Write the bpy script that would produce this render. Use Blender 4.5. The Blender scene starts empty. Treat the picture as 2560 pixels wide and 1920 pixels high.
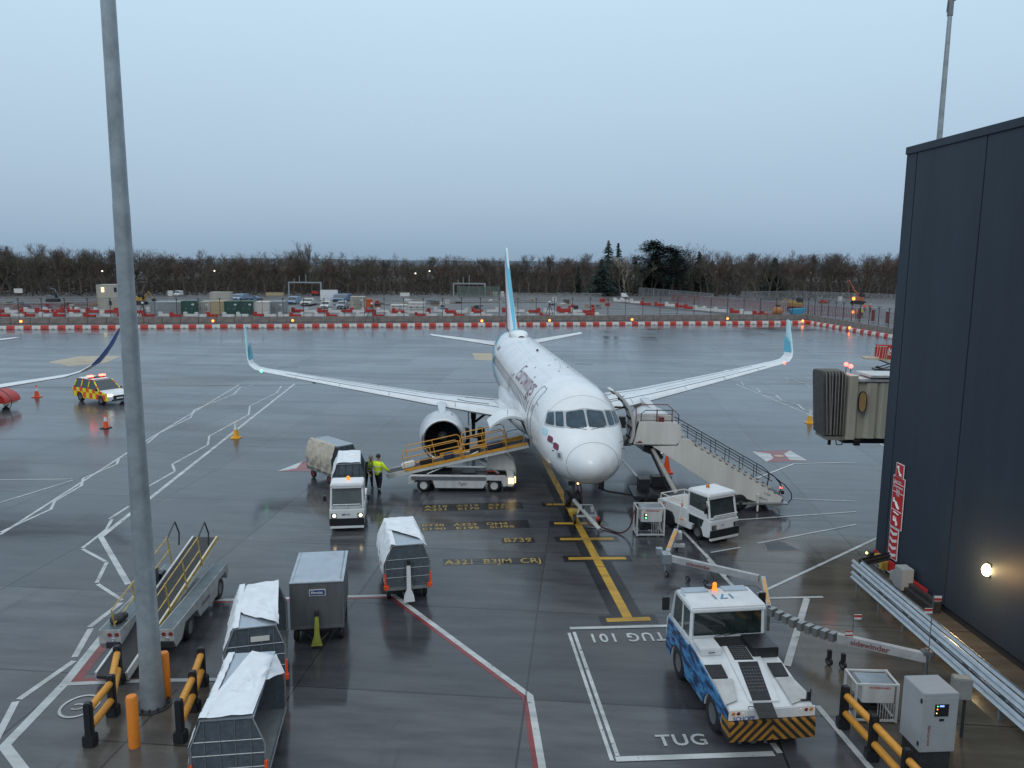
import bpy, bmesh, math, random
import numpy as np
from mathutils import Vector, Matrix
random.seed(7)
SC = bpy.context.scene
COL = SC.collection
R = math.radians
# ------------------------------------------------------------------ camera
F_PX, PIT, ROLL, CH = 1722.05, 0.150836, 0.0082852, 10.966
cam_d = bpy.data.cameras.new('camera')
cam = bpy.data.objects.new('camera', cam_d); COL.objects.link(cam)
cam_d.sensor_width = 36; cam_d.lens = 36 * F_PX / 2212; cam_d.clip_start = 0.1; cam_d.clip_end = 6000
cam.matrix_world = Matrix.Translation((0, 0, CH)) @ Matrix.Rotation(math.pi/2 - PIT, 4, 'X') @ Matrix.Rotation(ROLL, 4, 'Z')
SC.camera = cam
# ------------------------------------------------------------------ sky and light
w = bpy.data.worlds.new('World'); SC.world = w; w.use_nodes = True
nt = w.node_tree; nt.nodes.clear()
def N(nt, t, **k):
    n = nt.nodes.new(t)
    for a, b in k.items(): setattr(n, a, b)
    return n
def L(nt, a, b): nt.links.new(a, b)
out = N(nt, 'ShaderNodeOutputWorld'); bg = N(nt, 'ShaderNodeBackground'); bg2 = N(nt, 'ShaderNodeBackground'); add = N(nt, 'ShaderNodeAddShader')
sky = N(nt, 'ShaderNodeTexSky', sky_type='NISHITA', sun_disc=False, sun_elevation=R(9), sun_rotation=R(150), air_density=1.5, dust_density=3.0)
L(nt, sky.outputs[0], bg.inputs[0]); bg.inputs[1].default_value = 0.008
tc = N(nt, 'ShaderNodeTexCoord'); sep = N(nt, 'ShaderNodeSeparateXYZ'); L(nt, tc.outputs['Generated'], sep.inputs[0])
nz = N(nt, 'ShaderNodeTexNoise'); nz.inputs['Scale'].default_value = 2.2; nz.inputs['Detail'].default_value = 4
mp = N(nt, 'ShaderNodeMapping'); mp.inputs['Scale'].default_value = (1, 1, 4.5); L(nt, tc.outputs['Generated'], mp.inputs[0]); L(nt, mp.outputs[0], nz.inputs[0])
ma = N(nt, 'ShaderNodeMath', operation='MULTIPLY_ADD'); L(nt, nz.outputs[0], ma.inputs[0]); ma.inputs[1].default_value = 0.04; ma.inputs[2].default_value = -0.02
ma2 = N(nt, 'ShaderNodeMath', operation='ADD'); L(nt, ma.outputs[0], ma2.inputs[0]); L(nt, sep.outputs[2], ma2.inputs[1])
cr = N(nt, 'ShaderNodeValToRGB'); L(nt, ma2.outputs[0], cr.inputs[0])
stops = [(0.0, (.265, .375, .50)), (.02, (.30, .42, .555)), (.08, (.375, .51, .66)), (.18, (.455, .61, .765)), (.30, (.54, .72, .87)), (.55, (.74, .89, 1.03)), (1.0, (.95, 1.05, 1.14))]
e = cr.color_ramp.elements
e[0].position = stops[0][0]; e[0].color = (*stops[0][1], 1); e[1].position = 1; e[1].color = (*stops[-1][1], 1)
for p, c in stops[1:-1]:
    q = e.new(p); q.color = (*c, 1)
L(nt, cr.outputs[0], bg2.inputs[0]); bg2.inputs[1].default_value = 1.0
L(nt, bg.outputs[0], add.inputs[0]); L(nt, bg2.outputs[0], add.inputs[1]); L(nt, add.outputs[0], out.inputs[0])
sd = bpy.data.lights.new('sun', 'SUN'); sd.energy = 0.5; sd.angle = R(25); sd.color = (1, .95, .9)
so = bpy.data.objects.new('sun', sd); COL.objects.link(so); so.rotation_euler = (R(48), 0, R(-30))
SC.view_settings.view_transform = 'Standard'; SC.view_settings.look = 'None'; SC.view_settings.exposure = 0; SC.view_settings.gamma = 1
# ------------------------------------------------------------------ image helpers (photo pixel -> ground point)
def ray(px, py):
    u2 = (px-1106)/F_PX; v2 = (py-829.5)/F_PX
    cr_, sr = math.cos(ROLL), math.sin(ROLL); u = u2*cr_+v2*sr; v = -u2*sr+v2*cr_
    c, s = math.cos(PIT), math.sin(PIT)
    return Vector((u, c-v*s, -s-v*c))
def G(px, py, z=0.0):
    r = ray(px, py); t = (z-CH)/r.z; return Vector((r.x*t, r.y*t, z))
def D(px, py, Y):
    r = ray(px, py); t = Y/r.y; return Vector((r.x*t, Y, r.z*t+CH))
CR = {'c1': (0, 560, 640), 'c2': (560, 560, 640), 'c3': (1100, 560, 640), 'c4': (1640, 560, 640), 'c5': (1100, 760, 640), 'c6': (740, 940, 640), 'c7': (1500, 960, 640),
      'd1': (180, 1280, 640), 'd2': (160, 1440, 640), 'd3': (680, 1220, 640), 'd4': (1400, 1400, 700), 'd5': (1920, 1120, 640), 'd6': (1920, 1440, 640),
      'e1': (0, 660, 400), 'e2': (400, 660, 400), 'e3': (740, 660, 400), 'e4': (1500, 660, 400), 'e5': (1880, 700, 400), 'e6': (1380, 1160, 340), 'e7': (0, 1500, 560)}
def px(c, x, y):
    o = CR[c]; s = o[2]/2212; return ((o[0]+x*s)*.86406, (o[1]+y*s)*.86406)
# ------------------------------------------------------------------ materials
MT = {}
def mat(name, col, rough=.5, metal=0.0, var=0.12, scale=3.0, bump=0.0, bscale=40, emit=None, estr=0, alpha=None, coat=0, spec=.5, streak=False, col2=None, ior=None):
    if name in MT: return MT[name]
    m = bpy.data.materials.new(name); m.use_nodes = True; t = m.node_tree; b = t.nodes['Principled BSDF']
    b.inputs['Roughness'].default_value = rough; b.inputs['Metallic'].default_value = metal
    b.inputs['Specular IOR Level'].default_value = spec
    if ior: b.inputs['IOR'].default_value = ior
    if coat: b.inputs['Coat Weight'].default_value = coat; b.inputs['Coat Roughness'].default_value = .08
    if emit is not None:
        b.inputs['Emission Color'].default_value = (*emit, 1); b.inputs['Emission Strength'].default_value = estr
    if alpha is not None: b.inputs['Alpha'].default_value = alpha
    c = (*col, 1)
    if var > 0:
        tcn = N(t, 'ShaderNodeTexCoord'); mpn = N(t, 'ShaderNodeMapping'); L(t, tcn.outputs['Object'], mpn.inputs[0])
        if streak: mpn.inputs['Scale'].default_value = (1, 1, .15)
        n1 = N(t, 'ShaderNodeTexNoise'); n1.inputs['Scale'].default_value = scale; n1.inputs['Detail'].default_value = 6; n1.inputs['Roughness'].default_value = .65
        L(t, mpn.outputs[0], n1.inputs[0])
        rp = N(t, 'ShaderNodeValToRGB'); rp.color_ramp.elements[0].position = .3; rp.color_ramp.elements[1].position = .7
        d = col2 if col2 else tuple(x*(1-2.2*var) for x in col)
        rp.color_ramp.elements[0].color = (*[max(0, x) for x in d], 1); rp.color_ramp.elements[1].color = c
        L(t, n1.outputs[0], rp.inputs[0]); L(t, rp.outputs[0], b.inputs['Base Color'])
        mr = N(t, 'ShaderNodeMapRange'); mr.inputs['To Min'].default_value = min(1, rough*1.25); mr.inputs['To Max'].default_value = rough*.8
        L(t, n1.outputs[0], mr.inputs[0]); L(t, mr.outputs[0], b.inputs['Roughness'])
    else: b.inputs['Base Color'].default_value = c
    if bump:
        tcn = N(t, 'ShaderNodeTexCoord'); n2 = N(t, 'ShaderNodeTexNoise'); n2.inputs['Scale'].default_value = bscale; n2.inputs['Detail'].default_value = 3
        L(t, tcn.outputs['Object'], n2.inputs[0]); bp = N(t, 'ShaderNodeBump'); bp.inputs['Strength'].default_value = bump; bp.inputs['Distance'].default_value = .02
        L(t, n2.outputs[0], bp.inputs['Height']); L(t, bp.outputs[0], b.inputs['Normal'])
    MT[name] = m; return m
WHITE = mat('white_paint', (.72, .74, .75), .32, var=.07, scale=1.2)
WHITE2 = mat('white_panel_dirty', (.60, .61, .60), .42, var=.14, scale=2.2, streak=True)
CREAM = mat('cream_panel', (.74, .72, .67), .45, var=.10, scale=1.5, streak=True)
BLACK = mat('black_rubber', (.018, .018, .02), .55, var=.1)
BLACKP = mat('black_plastic', (.02, .021, .024), .35, var=.1)
DARK = mat('dark_steel', (.06, .062, .068), .45, .3, var=.2)
GREY = mat('grey_steel', (.22, .23, .24), .42, .5, var=.15)
GALV = mat('galvanised_steel', (.36, .39, .40), .42, .65, var=.16, scale=2.6, bump=.06, bscale=14)
ALU = mat('aluminium_sheet', (.42, .47, .52), .30, .6, var=.10, scale=2.0)
ALUD = mat('weathered_aluminium_panel', (.15, .16, .165), .5, .25, var=.16, scale=3, streak=True)
YEL = mat('yellow_paint', (.60, .44, .07), .42, var=.22, scale=6, col2=(.28, .18, .05))
ORG = mat('orange_yellow_paint', (.72, .33, .03), .42, var=.12)
BOLL = mat('orange_plastic', (.72, .22, .02), .55, var=.07, scale=8)
HAZ = mat('amber_barrier_plastic', (.66, .29, .03), .5, var=.10, scale=8)
RED = mat('red_paint', (.50, .03, .02), .4, var=.14, scale=4)
REDD = mat('dark_red_paint', (.22, .03, .03), .5, var=.2)
GLASS = mat('dark_glass', (.02, .03, .035), .05, var=0, spec=.8)
GLASS2 = mat('cab_glass', (.05, .065, .065), .07, var=.2, scale=3, spec=.8)
COVER = mat('white_tarpaulin', (.74, .77, .80), .55, var=.07, scale=2.5, bump=.35, bscale=5)
TAN = mat('tan_tarpaulin', (.50, .45, .37), .7, var=.14, scale=3, bump=.4, bscale=4)
MESH = mat('dark_wire_panel', (.13, .16, .19), .45, .3, var=.22, scale=6)
CONEO = mat('orange_cone', (.85, .10, .02), .45, var=.05)
CONEY = mat('yellow_cone', (.85, .42, .02), .45, var=.05)
HIVIS = mat('yellow_hi_vis', (.78, .98, .02), .7, var=.10, scale=12, emit=(.6, .85, .02), estr=0)
HIVO = mat('orange_hi_vis', (.9, .14, .02), .7, var=.1, scale=10)
REFL = mat('reflective_tape', (.65, .67, .68), .35, var=0)
TROU = mat('dark_trousers', (.02, .022, .03), .8, var=.2, scale=10)
SKIN = mat('skin', (.42, .24, .17), .55, var=.05)
GREENC = mat('green_container', (.012, .085, .06), .45, var=.2, scale=1.5, streak=True)
BEIGE = mat('beige_cabin', (.42, .40, .35), .6, var=.1, scale=1.2, streak=True)
GREYC = mat('grey_container', (.27, .30, .31), .5, var=.12, scale=1.2, streak=True)
TANC = mat('plywood_container', (.46, .36, .22), .6, var=.1)
BLUEC = mat('blue_vehicle_paint', (.10, .18, .30), .3, var=.1)
CONC = mat('barrier_concrete', (.20, .17, .155), .7, var=.2, scale=1.5)
PLW = mat('white_plastic', (.68, .68, .66), .5, var=.10)
TEAL = mat('light_blue_livery', (.09, .42, .56), .3, var=.03)
TEALL = mat('pale_blue_livery', (.42, .68, .74), .3, var=.03)
MAROON = mat('maroon_livery', (.16, .012, .05), .3, var=.03)
def emis(name, col, s, base=None): return mat(name, base or col, .4, var=0, emit=col, estr=s)
L_ORG = emis('lit_orange_lamp', (1, .20, .03), 5)
L_RED = emis('lit_red_lamp', (1, .10, .08), 5)
L_WARM = emis('lit_warm_lamp', (1, .66, .30), 2.6)
L_WHT = emis('lit_white_lamp', (1, .80, .5), 4)
L_GRN = emis('lit_green_lamp', (.12, 1, .35), 3)
L_AMB = emis('amber_beacon', (1, .22, .01), 1.4)
L_BLU = emis('lit_display', (.25, .4, 1), 1.5)
# ------------------------------------------------------------------ mesh builder
class MB:
    def __init__(s): s.v = []; s.f = []; s.m = []; s.M = None; s.mi = 0
    def av(s, p):
        p = Vector(p)
        if s.M is not None: p = s.M @ p
        s.v.append(p[:]); return len(s.v)-1
    def face(s, pts, m=None): s.f.append([s.av(p) for p in pts]); s.m.append(s.mi if m is None else m); return s
    def idx(s, ids, m=None): s.f.append(list(ids)); s.m.append(s.mi if m is None else m)
    def box(s, c, d, m=None, rz=0, rx=0, ry=0, top=(1, 1)):
        M = Matrix.Translation(c) @ Matrix.Rotation(rz, 4, 'Z') @ Matrix.Rotation(ry, 4, 'Y') @ Matrix.Rotation(rx, 4, 'X')
        hx, hy, hz = d[0]/2, d[1]/2, d[2]/2
        P = [(-hx, -hy, -hz), (hx, -hy, -hz), (hx, hy, -hz), (-hx, hy, -hz)] + [(x*top[0], y*top[1], hz) for x, y in ((-hx, -hy), (hx, -hy), (hx, hy), (-hx, hy))]
        I = [s.av(M @ Vector(p)) for p in P]
        for q in ((0, 3, 2, 1), (4, 5, 6, 7), (0, 1, 5, 4), (1, 2, 6, 5), (2, 3, 7, 6), (3, 0, 4, 7)): s.idx([I[k] for k in q], m)
        return s
    def bx(s, x0, x1, y0, y1, z0, z1, m=None): return s.box(((x0+x1)/2, (y0+y1)/2, (z0+z1)/2), (x1-x0, y1-y0, z1-z0), m)
    def ring(s, c, u, v, r, n, r2=None):
        r2 = r if r2 is None else r2
        return [s.av(Vector(c)+u*(r*math.cos(2*math.pi*k/n))+v*(r2*math.sin(2*math.pi*k/n))) for k in range(n)]
    def tube(s, pts, r, n=6, m=None, cap=True, closed=False):
        pts = [Vector(p) for p in pts]; rs = r if isinstance(r, (list, tuple)) else [r]*len(pts)
        rings = []; up = None
        for i, p in enumerate(pts):
            if closed: d = pts[(i+1) % len(pts)]-pts[i-1]
            else: d = (pts[min(i+1, len(pts)-1)]-pts[max(i-1, 0)])
            if d.length < 1e-9: d = Vector((0, 0, 1))
            d.normalize()
            if up is None:
                a = Vector((0, 0, 1)) if abs(d.z) < .9 else Vector((1, 0, 0)); u = d.cross(a).normalized()
            else:
                u = (up-d*up.dot(d))
                u = u.normalized() if u.length > 1e-6 else d.orthogonal().normalized()
            up = u; v = d.cross(u); rings.append(s.ring(p, u, v, rs[i], n))
        for i in range(len(rings)-(0 if closed else 1)):
            A, B = rings[i], rings[(i+1) % len(rings)]
            for k in range(n): s.idx((A[k], A[(k+1) % n], B[(k+1) % n], B[k]), m)
        if cap and not closed: s.idx(rings[0][::-1], m); s.idx(rings[-1], m)
        return s
    def cyl(s, p0, p1, r, r2=None, n=16, m=None, cap=True): return s.tube([p0, p1], [r, r if r2 is None else r2], n, m, cap)
    def prism(s, poly, a, b, fn, m=None, side=None):
        """poly: 2D points; fn(u,v,w) -> 3D; extruded w from a to b"""
        A = [s.av(fn(u, v, a)) for u, v in poly]; B = [s.av(fn(u, v, b)) for u, v in poly]; n = len(poly)
        s.idx(A[::-1], m); s.idx(B, m)
        for k in range(n): s.idx((A[k], A[(k+1) % n], B[(k+1) % n], B[k]), side if side is not None else m)
        return s
    def loft(s, rings, m=None, closed=True, c0=False, c1=False):
        I = [[s.av(p) for p in r] for r in rings]; n = len(I[0])
        for i in range(len(I)-1):
            for k in range(n if closed else n-1): s.idx((I[i][k], I[i][(k+1) % n], I[i+1][(k+1) % n], I[i+1][k]), m)
        if c0: s.idx(I[0][::-1], m)
        if c1: s.idx(I[-1], m)
        return s
    def lathe(s, prof, c, axis, n=24, m=None, ms=None):
        """prof: (t along axis, radius)"""
        ax = Vector(axis).normalized(); a = Vector((0, 0, 1)) if abs(ax.z) < .9 else Vector((1, 0, 0)); u = ax.cross(a).normalized(); v = ax.cross(u)
        R_ = [s.ring(Vector(c)+ax*t, u, v, max(r, 1e-4), n) for t, r in prof]
        for i in range(len(R_)-1):
            for k in range(n): s.idx((R_[i][k], R_[i][(k+1) % n], R_[i+1][(k+1) % n], R_[i+1][k]), ms[i] if ms else m)
        return s
    def sph(s, c, r, m=None, n=12, sc=(1, 1, 1)):
        rings = []
        for i in range(1, 8):
            a = math.pi*i/8
            rings.append([(c[0]+r*sc[0]*math.sin(a)*math.cos(2*math.pi*k/n), c[1]+r*sc[1]*math.sin(a)*math.sin(2*math.pi*k/n), c[2]+r*sc[2]*math.cos(a)) for k in range(n)])
        s.loft(rings, m, True, True, True); return s
    def build(s, name, mats, parent=None, smooth=35, bevel=0):
        me = bpy.data.meshes.new(name); me.from_pydata(s.v, [], s.f)
        if not isinstance(mats, (list, tuple)): mats = [mats]
        for a in mats: me.materials.append(a)
        me.polygons.foreach_set('material_index', s.m); me.validate(); me.update()
        bm = bmesh.new(); bm.from_mesh(me); bmesh.ops.recalc_face_normals(bm, faces=bm.faces)
        if bevel: bmesh.ops.bevel(bm, geom=[e for e in bm.edges if e.is_manifold and e.calc_face_angle(0) > R(30)], offset=bevel, segments=2, affect='EDGES', clamp_overlap=True)
        bm.to_mesh(me); bm.free()
        if smooth:
            me.shade_smooth() if hasattr(me, 'shade_smooth') else None
            me.set_sharp_from_angle(angle=R(smooth))
        o = bpy.data.objects.new(name, me); COL.objects.link(o)
        if parent: o.parent = parent
        return o
def tag(o, label=None, cat=None, group=None, kind=None):
    if label: o['label'] = label
    if cat: o['category'] = cat
    if group: o['group'] = group
    if kind: o['kind'] = kind
    return o
def thing(name, label, cat, loc=(0, 0, 0), rz=0, group=None):
    o = bpy.data.objects.new(name, None); COL.objects.link(o); o.empty_display_size = .3
    o.location = loc; o.rotation_euler = (0, 0, rz); return tag(o, label, cat, group)
def struct(name, mb, mats, label=None, **k):
    o = mb.build(name, mats, **k); o['kind'] = 'structure'
    if label: o['label'] = label
    return o
def dup(o, loc=None, rz=None, label=None, group=None, parent=None):
    c = o.copy(); COL.objects.link(c); c.parent = parent
    for ch in list(o.children): dup(ch, parent=c)
    if loc is not None: c.location = loc
    if rz is not None: c.rotation_euler = (0, 0, rz)
    if label: c['label'] = label
    if group: c['group'] = group
    return c
def text_mesh(txt, size, space=1.0, shear=0, bold=0.0, align='LEFT'):
    cu = bpy.data.curves.new('t', 'FONT'); cu.body = txt; cu.size = size; cu.space_character = space; cu.shear = shear; cu.offset = bold; cu.align_x = align; cu.resolution_u = 3
    o = bpy.data.objects.new('t', cu); COL.objects.link(o)
    dg = bpy.context.evaluated_depsgraph_get(); me = bpy.data.meshes.new_from_object(o.evaluated_get(dg)); V = [v.co.copy() for v in me.vertices]; Fc = [list(p.vertices) for p in me.polygons]
    bpy.data.objects.remove(o); bpy.data.curves.remove(cu); bpy.data.meshes.remove(me); return V, Fc
def add_text(mb, txt, size, fn, m=None, split=0, **k):
    V, Fc = text_mesh(txt, size, **k)
    if split:
        bm = bmesh.new(); vs = [bm.verts.new(v) for v in V]
        for f in Fc:
            try: bm.faces.new([vs[i] for i in f])
            except ValueError: pass
        y = -size
        while y < size*1.2:
            bmesh.ops.bisect_plane(bm, geom=bm.verts[:]+bm.edges[:]+bm.faces[:], plane_co=(0, y, 0), plane_no=(0, 1, 0)); y += split
        bm.verts.index_update(); V = [v.co.copy() for v in bm.verts]; Fc = [[v.index for v in f.verts] for f in bm.faces]; bm.free()
    I = [mb.av(fn(v.x, v.y)) for v in V]
    for f in Fc: mb.idx([I[i] for i in f], m)
    return mb
def txt_w(txt, size, **k):
    V, _ = text_mesh(txt, size, **k); return max(v.x for v in V)
# ------------------------------------------------------------------ ground
def wet(name, c1, c2, slab, brown=.35, r0=.10, r1=.36, bumps=.25, lanes=False, wear=0):
    m = bpy.data.materials.new(name); m.use_nodes = True; t = m.node_tree; b = t.nodes['Principled BSDF']
    tc = N(t, 'ShaderNodeTexCoord'); rot = N(t, 'ShaderNodeMapping'); rot.inputs['Rotation'].default_value = (0, 0, R(5.2)); rot.inputs['Location'].default_value = (1.3, 2.0, 0); L(t, tc.outputs['Object'], rot.inputs[0])
    br = N(t, 'ShaderNodeTexBrick'); br.offset = 0; br.squash = 1; L(t, rot.outputs[0], br.inputs[0])
    for k, v in (('Scale', 1), ('Mortar Size', .032), ('Mortar Smooth', .3), ('Brick Width', slab[0]), ('Row Height', slab[1])): br.inputs[k].default_value = v
    br.inputs['Color1'].default_value = (*c1, 1); br.inputs['Color2'].default_value = (*c2, 1); br.inputs['Mortar'].default_value = (c1[0]*.35, c1[1]*.35, c1[2]*.35, 1); br.inputs['Bias'].default_value = 0
    def noise(sc, det, stretch=(1, 1, 1), rough=.6, src=None):
        mp = N(t, 'ShaderNodeMapping'); mp.inputs['Scale'].default_value = stretch; L(t, (src or rot).outputs[0], mp.inputs[0])
        n = N(t, 'ShaderNodeTexNoise'); n.inputs['Scale'].default_value = sc; n.inputs['Detail'].default_value = det; n.inputs['Roughness'].default_value = rough; L(t, mp.outputs[0], n.inputs[0]); return n
    nA = noise(.12, 5); nB = noise(1.1, 7, (.35, 1.6, 1)); nC = noise(.05, 3)
    mx = N(t, 'ShaderNodeMix', data_type='RGBA', blend_type='MULTIPLY'); mx.inputs[0].default_value = .75
    rp = N(t, 'ShaderNodeValToRGB'); rp.color_ramp.elements[0].position = .32; rp.color_ramp.elements[0].color = (.45, .45, .45, 1); rp.color_ramp.elements[1].position = .68; rp.color_ramp.elements[1].color = (1.25, 1.25, 1.25, 1)
    L(t, nB.outputs[0], rp.inputs[0]); L(t, br.outputs[0], mx.inputs[6]); L(t, rp.outputs[0], mx.inputs[7])
    bw = N(t, 'ShaderNodeMix', data_type='RGBA'); rp2 = N(t, 'ShaderNodeValToRGB'); rp2.color_ramp.elements[0].position = .50; rp2.color_ramp.elements[0].color = (0, 0, 0, 1); rp2.color_ramp.elements[1].position = .70; rp2.color_ramp.elements[1].color = (brown, brown, brown, 1)
    L(t, nA.outputs[0], rp2.inputs[0]); L(t, rp2.outputs[0], bw.inputs[0]); L(t, mx.outputs[2], bw.inputs[6]); bw.inputs[7].default_value = (.095, .078, .055, 1)
    # tyre and oil stains: thin dark smears
    nS = noise(.55, 8, (1.5, .18, 1), .7); rp3 = N(t, 'ShaderNodeValToRGB'); rp3.color_ramp.elements[0].position = .60; rp3.color_ramp.elements[0].color = (1, 1, 1, 1); rp3.color_ramp.elements[1].position = .74; rp3.color_ramp.elements[1].color = (.5, .5, .5, 1)
    mm = N(t, 'ShaderNodeMix', data_type='RGBA', blend_type='MULTIPLY'); mm.inputs[0].default_value = 1; L(t, nS.outputs[0], rp3.inputs[0]); L(t, bw.outputs[2], mm.inputs[6]); L(t, rp3.outputs[0], mm.inputs[7])
    L(t, mm.outputs[2], b.inputs['Base Color'])
    # wetness: big patches and wind streaks drive the gloss
    ad = N(t, 'ShaderNodeMath', operation='ADD'); nD = noise(.32, 6, (.22, 1.3, 1)); L(t, nD.outputs[0], ad.inputs[0]); L(t, nC.outputs[0], ad.inputs[1])
    mr = N(t, 'ShaderNodeMapRange'); mr.inputs['From Min'].default_value = .75; mr.inputs['From Max'].default_value = 1.25; mr.inputs['To Min'].default_value = r0; mr.inputs['To Max'].default_value = r1; L(t, ad.outputs[0], mr.inputs[0])
    if lanes:   # whole lanes of slabs dry differently
        b2 = N(t, 'ShaderNodeTexBrick'); b2.offset = .5; L(t, rot.outputs[0], b2.inputs[0])
        for k, v in (('Scale', 1), ('Mortar Size', .0), ('Brick Width', 12.0), ('Row Height', 10.4)): b2.inputs[k].default_value = v
        b2.inputs['Color1'].default_value = (0, 0, 0, 1); b2.inputs['Color2'].default_value = (1, 1, 1, 1)
        am = N(t, 'ShaderNodeMath', operation='MULTIPLY_ADD'); L(t, b2.outputs[0], am.inputs[0]); am.inputs[1].default_value = .07; L(t, mr.outputs[0], am.inputs[2]); L(t, am.outputs[0], b.inputs['Roughness'])
    else: L(t, mr.outputs[0], b.inputs['Roughness'])
    if wear:
        nW = noise(3.5, 6, (1, 1, 1), .75); st_ = N(t, 'ShaderNodeMath', operation='GREATER_THAN'); L(t, nW.outputs[0], st_.inputs[0]); st_.inputs[1].default_value = wear; L(t, st_.outputs[0], b.inputs['Alpha'])
    b.inputs['IOR'].default_value = 1.38
    nE = noise(1.6, 5, (.5, 2.2, 1)); nF = noise(26, 3)
    bp = N(t, 'ShaderNodeBump'); bp.inputs['Strength'].default_value = bumps; bp.inputs['Distance'].default_value = .015; L(t, nE.outputs[0], bp.inputs['Height'])
    bp2 = N(t, 'ShaderNodeBump'); bp2.inputs['Strength'].default_value = bumps*.55; bp2.inputs['Distance'].default_value = .004; L(t, nF.outputs[0], bp2.inputs['Height']); L(t, bp.outputs[0], bp2.inputs['Normal'])
    bp3 = N(t, 'ShaderNodeBump'); bp3.inputs['Strength'].default_value = .5; bp3.inputs['Distance'].default_value = .01; bp3.invert = True; L(t, br.outputs['Fac'], bp3.inputs['Height']); L(t, bp2.outputs[0], bp3.inputs['Normal'])
    L(t, bp3.outputs[0], b.inputs['Normal']); return m
APR = wet('wet_apron_concrete', (.080, .082, .090), (.046, .048, .055), (6.0, 5.2), r0=.04, r1=.24, bumps=.13, lanes=True)
SITE = wet('wet_site_ground', (.12, .12, .125), (.10, .10, .105), (9, 7), brown=.6, r0=.25, r1=.6)
def flat(mb, pts, z, m=None): mb.face([(p[0], p[1], z) for p in pts], m)
b = MB(); flat(b, [(-500, -60), (400, -60), (400, 200), (-500, 200)], 0); struct('apron', b, APR, smooth=0)
sp = [G(-900, 699), G(0, 698), G(1000, 693), G(1735, 687)]; s2 = [G(1745, 690), G(1935, 733)]
dr = (s2[1]-s2[0]).normalized(); s3 = s2[1]+dr*90
b = MB(); flat(b, [(p.x, p.y) for p in sp]+[(s2[1].x, s2[1].y), (s3.x, s3.y), (330, 40), (400, 330), (-500, 330), (-500, sp[0].y)], .006); struct('construction_ground', b, SITE, smooth=0)
LAND = mat('dark_grassland', (.05, .055, .035), .9, var=.25, scale=.05)
b = MB(); flat(b, [(-5000, -300), (5000, -300), (5000, 5500), (-5000, 5500)], -.06); struct('terrain', b, LAND, smooth=0)
HILL = mat('far_hill', (.085, .12, .16), .9, var=.15, scale=.01)  # distance haze put into the bluish hill colour
b = MB()
rr = random.Random(3); rings = [[], [], []]
for i in range(90):
    x = -3200+i*72; h = 15+3*math.sin(i*.21)+2*math.sin(i*.57+1)+rr.random()
    rings[0].append((x, 2300, -2)); rings[1].append((x, 2600, h)); rings[2].append((x, 3100, -2))
b.loft(rings, closed=False); struct('hills', b, HILL)
# ------------------------------------------------------------------ painted markings
PW = wet('white_marking_paint', (.48, .50, .50), (.40, .42, .42), (30, 30), brown=.15, r0=.18, r1=.5, wear=.36)
PY = wet('yellow_marking_paint', (.50, .29, .035), (.40, .23, .03), (30, 30), brown=.12, r0=.22, r1=.55)
PYT = wet('faded_yellow_lettering', (.40, .27, .07), (.30, .20, .05), (30, 30), brown=.2, r0=.2, r1=.5, wear=.40)
PB = wet('black_marking_paint', (.014, .014, .016), (.02, .02, .022), (30, 30), brown=.1, r0=.12, r1=.35)
PR = wet('red_marking_paint', (.24, .035, .035), (.16, .03, .03), (30, 30), brown=.3, r0=.18, r1=.45)
PT = wet('sandy_marking_paint', (.42, .34, .22), (.36, .30, .20), (30, 30), brown=.1, r0=.3, r1=.6)
zc = [0.004]
def ribbon(mb, pts, wd, z=None, m=None, off=0):
    if z is None: zc[0] += .00025; z = zc[0]
    P = [Vector((p[0], p[1])) for p in pts]; Ls, Rs = [], []
    for i, p in enumerate(P):
        d0 = (p-P[i-1]).normalized() if i else None; d1 = (P[i+1]-p).normalized() if i < len(P)-1 else None
        a = d0 or d1; c = d1 or d0; n0 = Vector((-a.y, a.x)); n1 = Vector((-c.y, c.x)); n = (n0+n1)
        if n.length < .2: n = n0
        n.normalize(); k = 1/max(.45, n.dot(n0))
        Ls.append(p+n*(wd/2+off)*k); Rs.append(p+n*(-wd/2+off)*k)
    for i in range(len(P)-1): mb.face([(Ls[i].x, Ls[i].y, z), (Rs[i].x, Rs[i].y, z), (Rs[i+1].x, Rs[i+1].y, z), (Ls[i+1].x, Ls[i+1].y, z)], m)
def gp(*l): return [G(*p)[:2] for p in l]
def gc(c, *l): return [G(*px(c, *p))[:2] for p in l]
wl = MB()
ribbon(wl, gp((637, 829), (218, 1160), (277, 1262)), .20)
ribbon(wl, gp((517, 831), (319, 950), (0, 1155)), .13)
for seg in ([(608, 834), (597, 849), (540, 877), (537, 896), (452, 942), (449, 961), (372, 1003), (378, 1018), (322, 1050)],
            [(548, 832), (520, 836), (505, 852), (420, 885), (412, 902), (345, 935), (318, 958)], [(258, 988), (252, 1003), (180, 1033), (176, 1049), (118, 1083), (110, 1100), (0, 1150)]):
    ribbon(wl, gp(*seg), .12)
for a, c in (((278, 1094), (236, 1121)), ((242, 1122), (230, 1143)), ((231, 1143), (178, 1184)), ((178, 1186), (228, 1213)), ((231, 1214), (209, 1259)), ((211, 1262), (264, 1297))): ribbon(wl, gp(a, c), .13)
for a, c in (((262, 1302), (193, 1355)), ((196, 1358), (161, 1420)), ((160, 1428), (41, 1511)), ((34, 1516), (-20, 1620))): ribbon(wl, gp(a, c), .17)
ribbon(wl, gp((330, 1245), (262, 1325), (140, 1477), (10, 1612), (58, 1675)), .24)
ribbon(wl, gp((140, 1478), (300, 1471), (470, 1468), (520, 1465)), .17)
ribbon(wl, gp((460, 1297), (640, 1292), (850, 1286), (1145, 1504), (1175, 1680)), .17)
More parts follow.
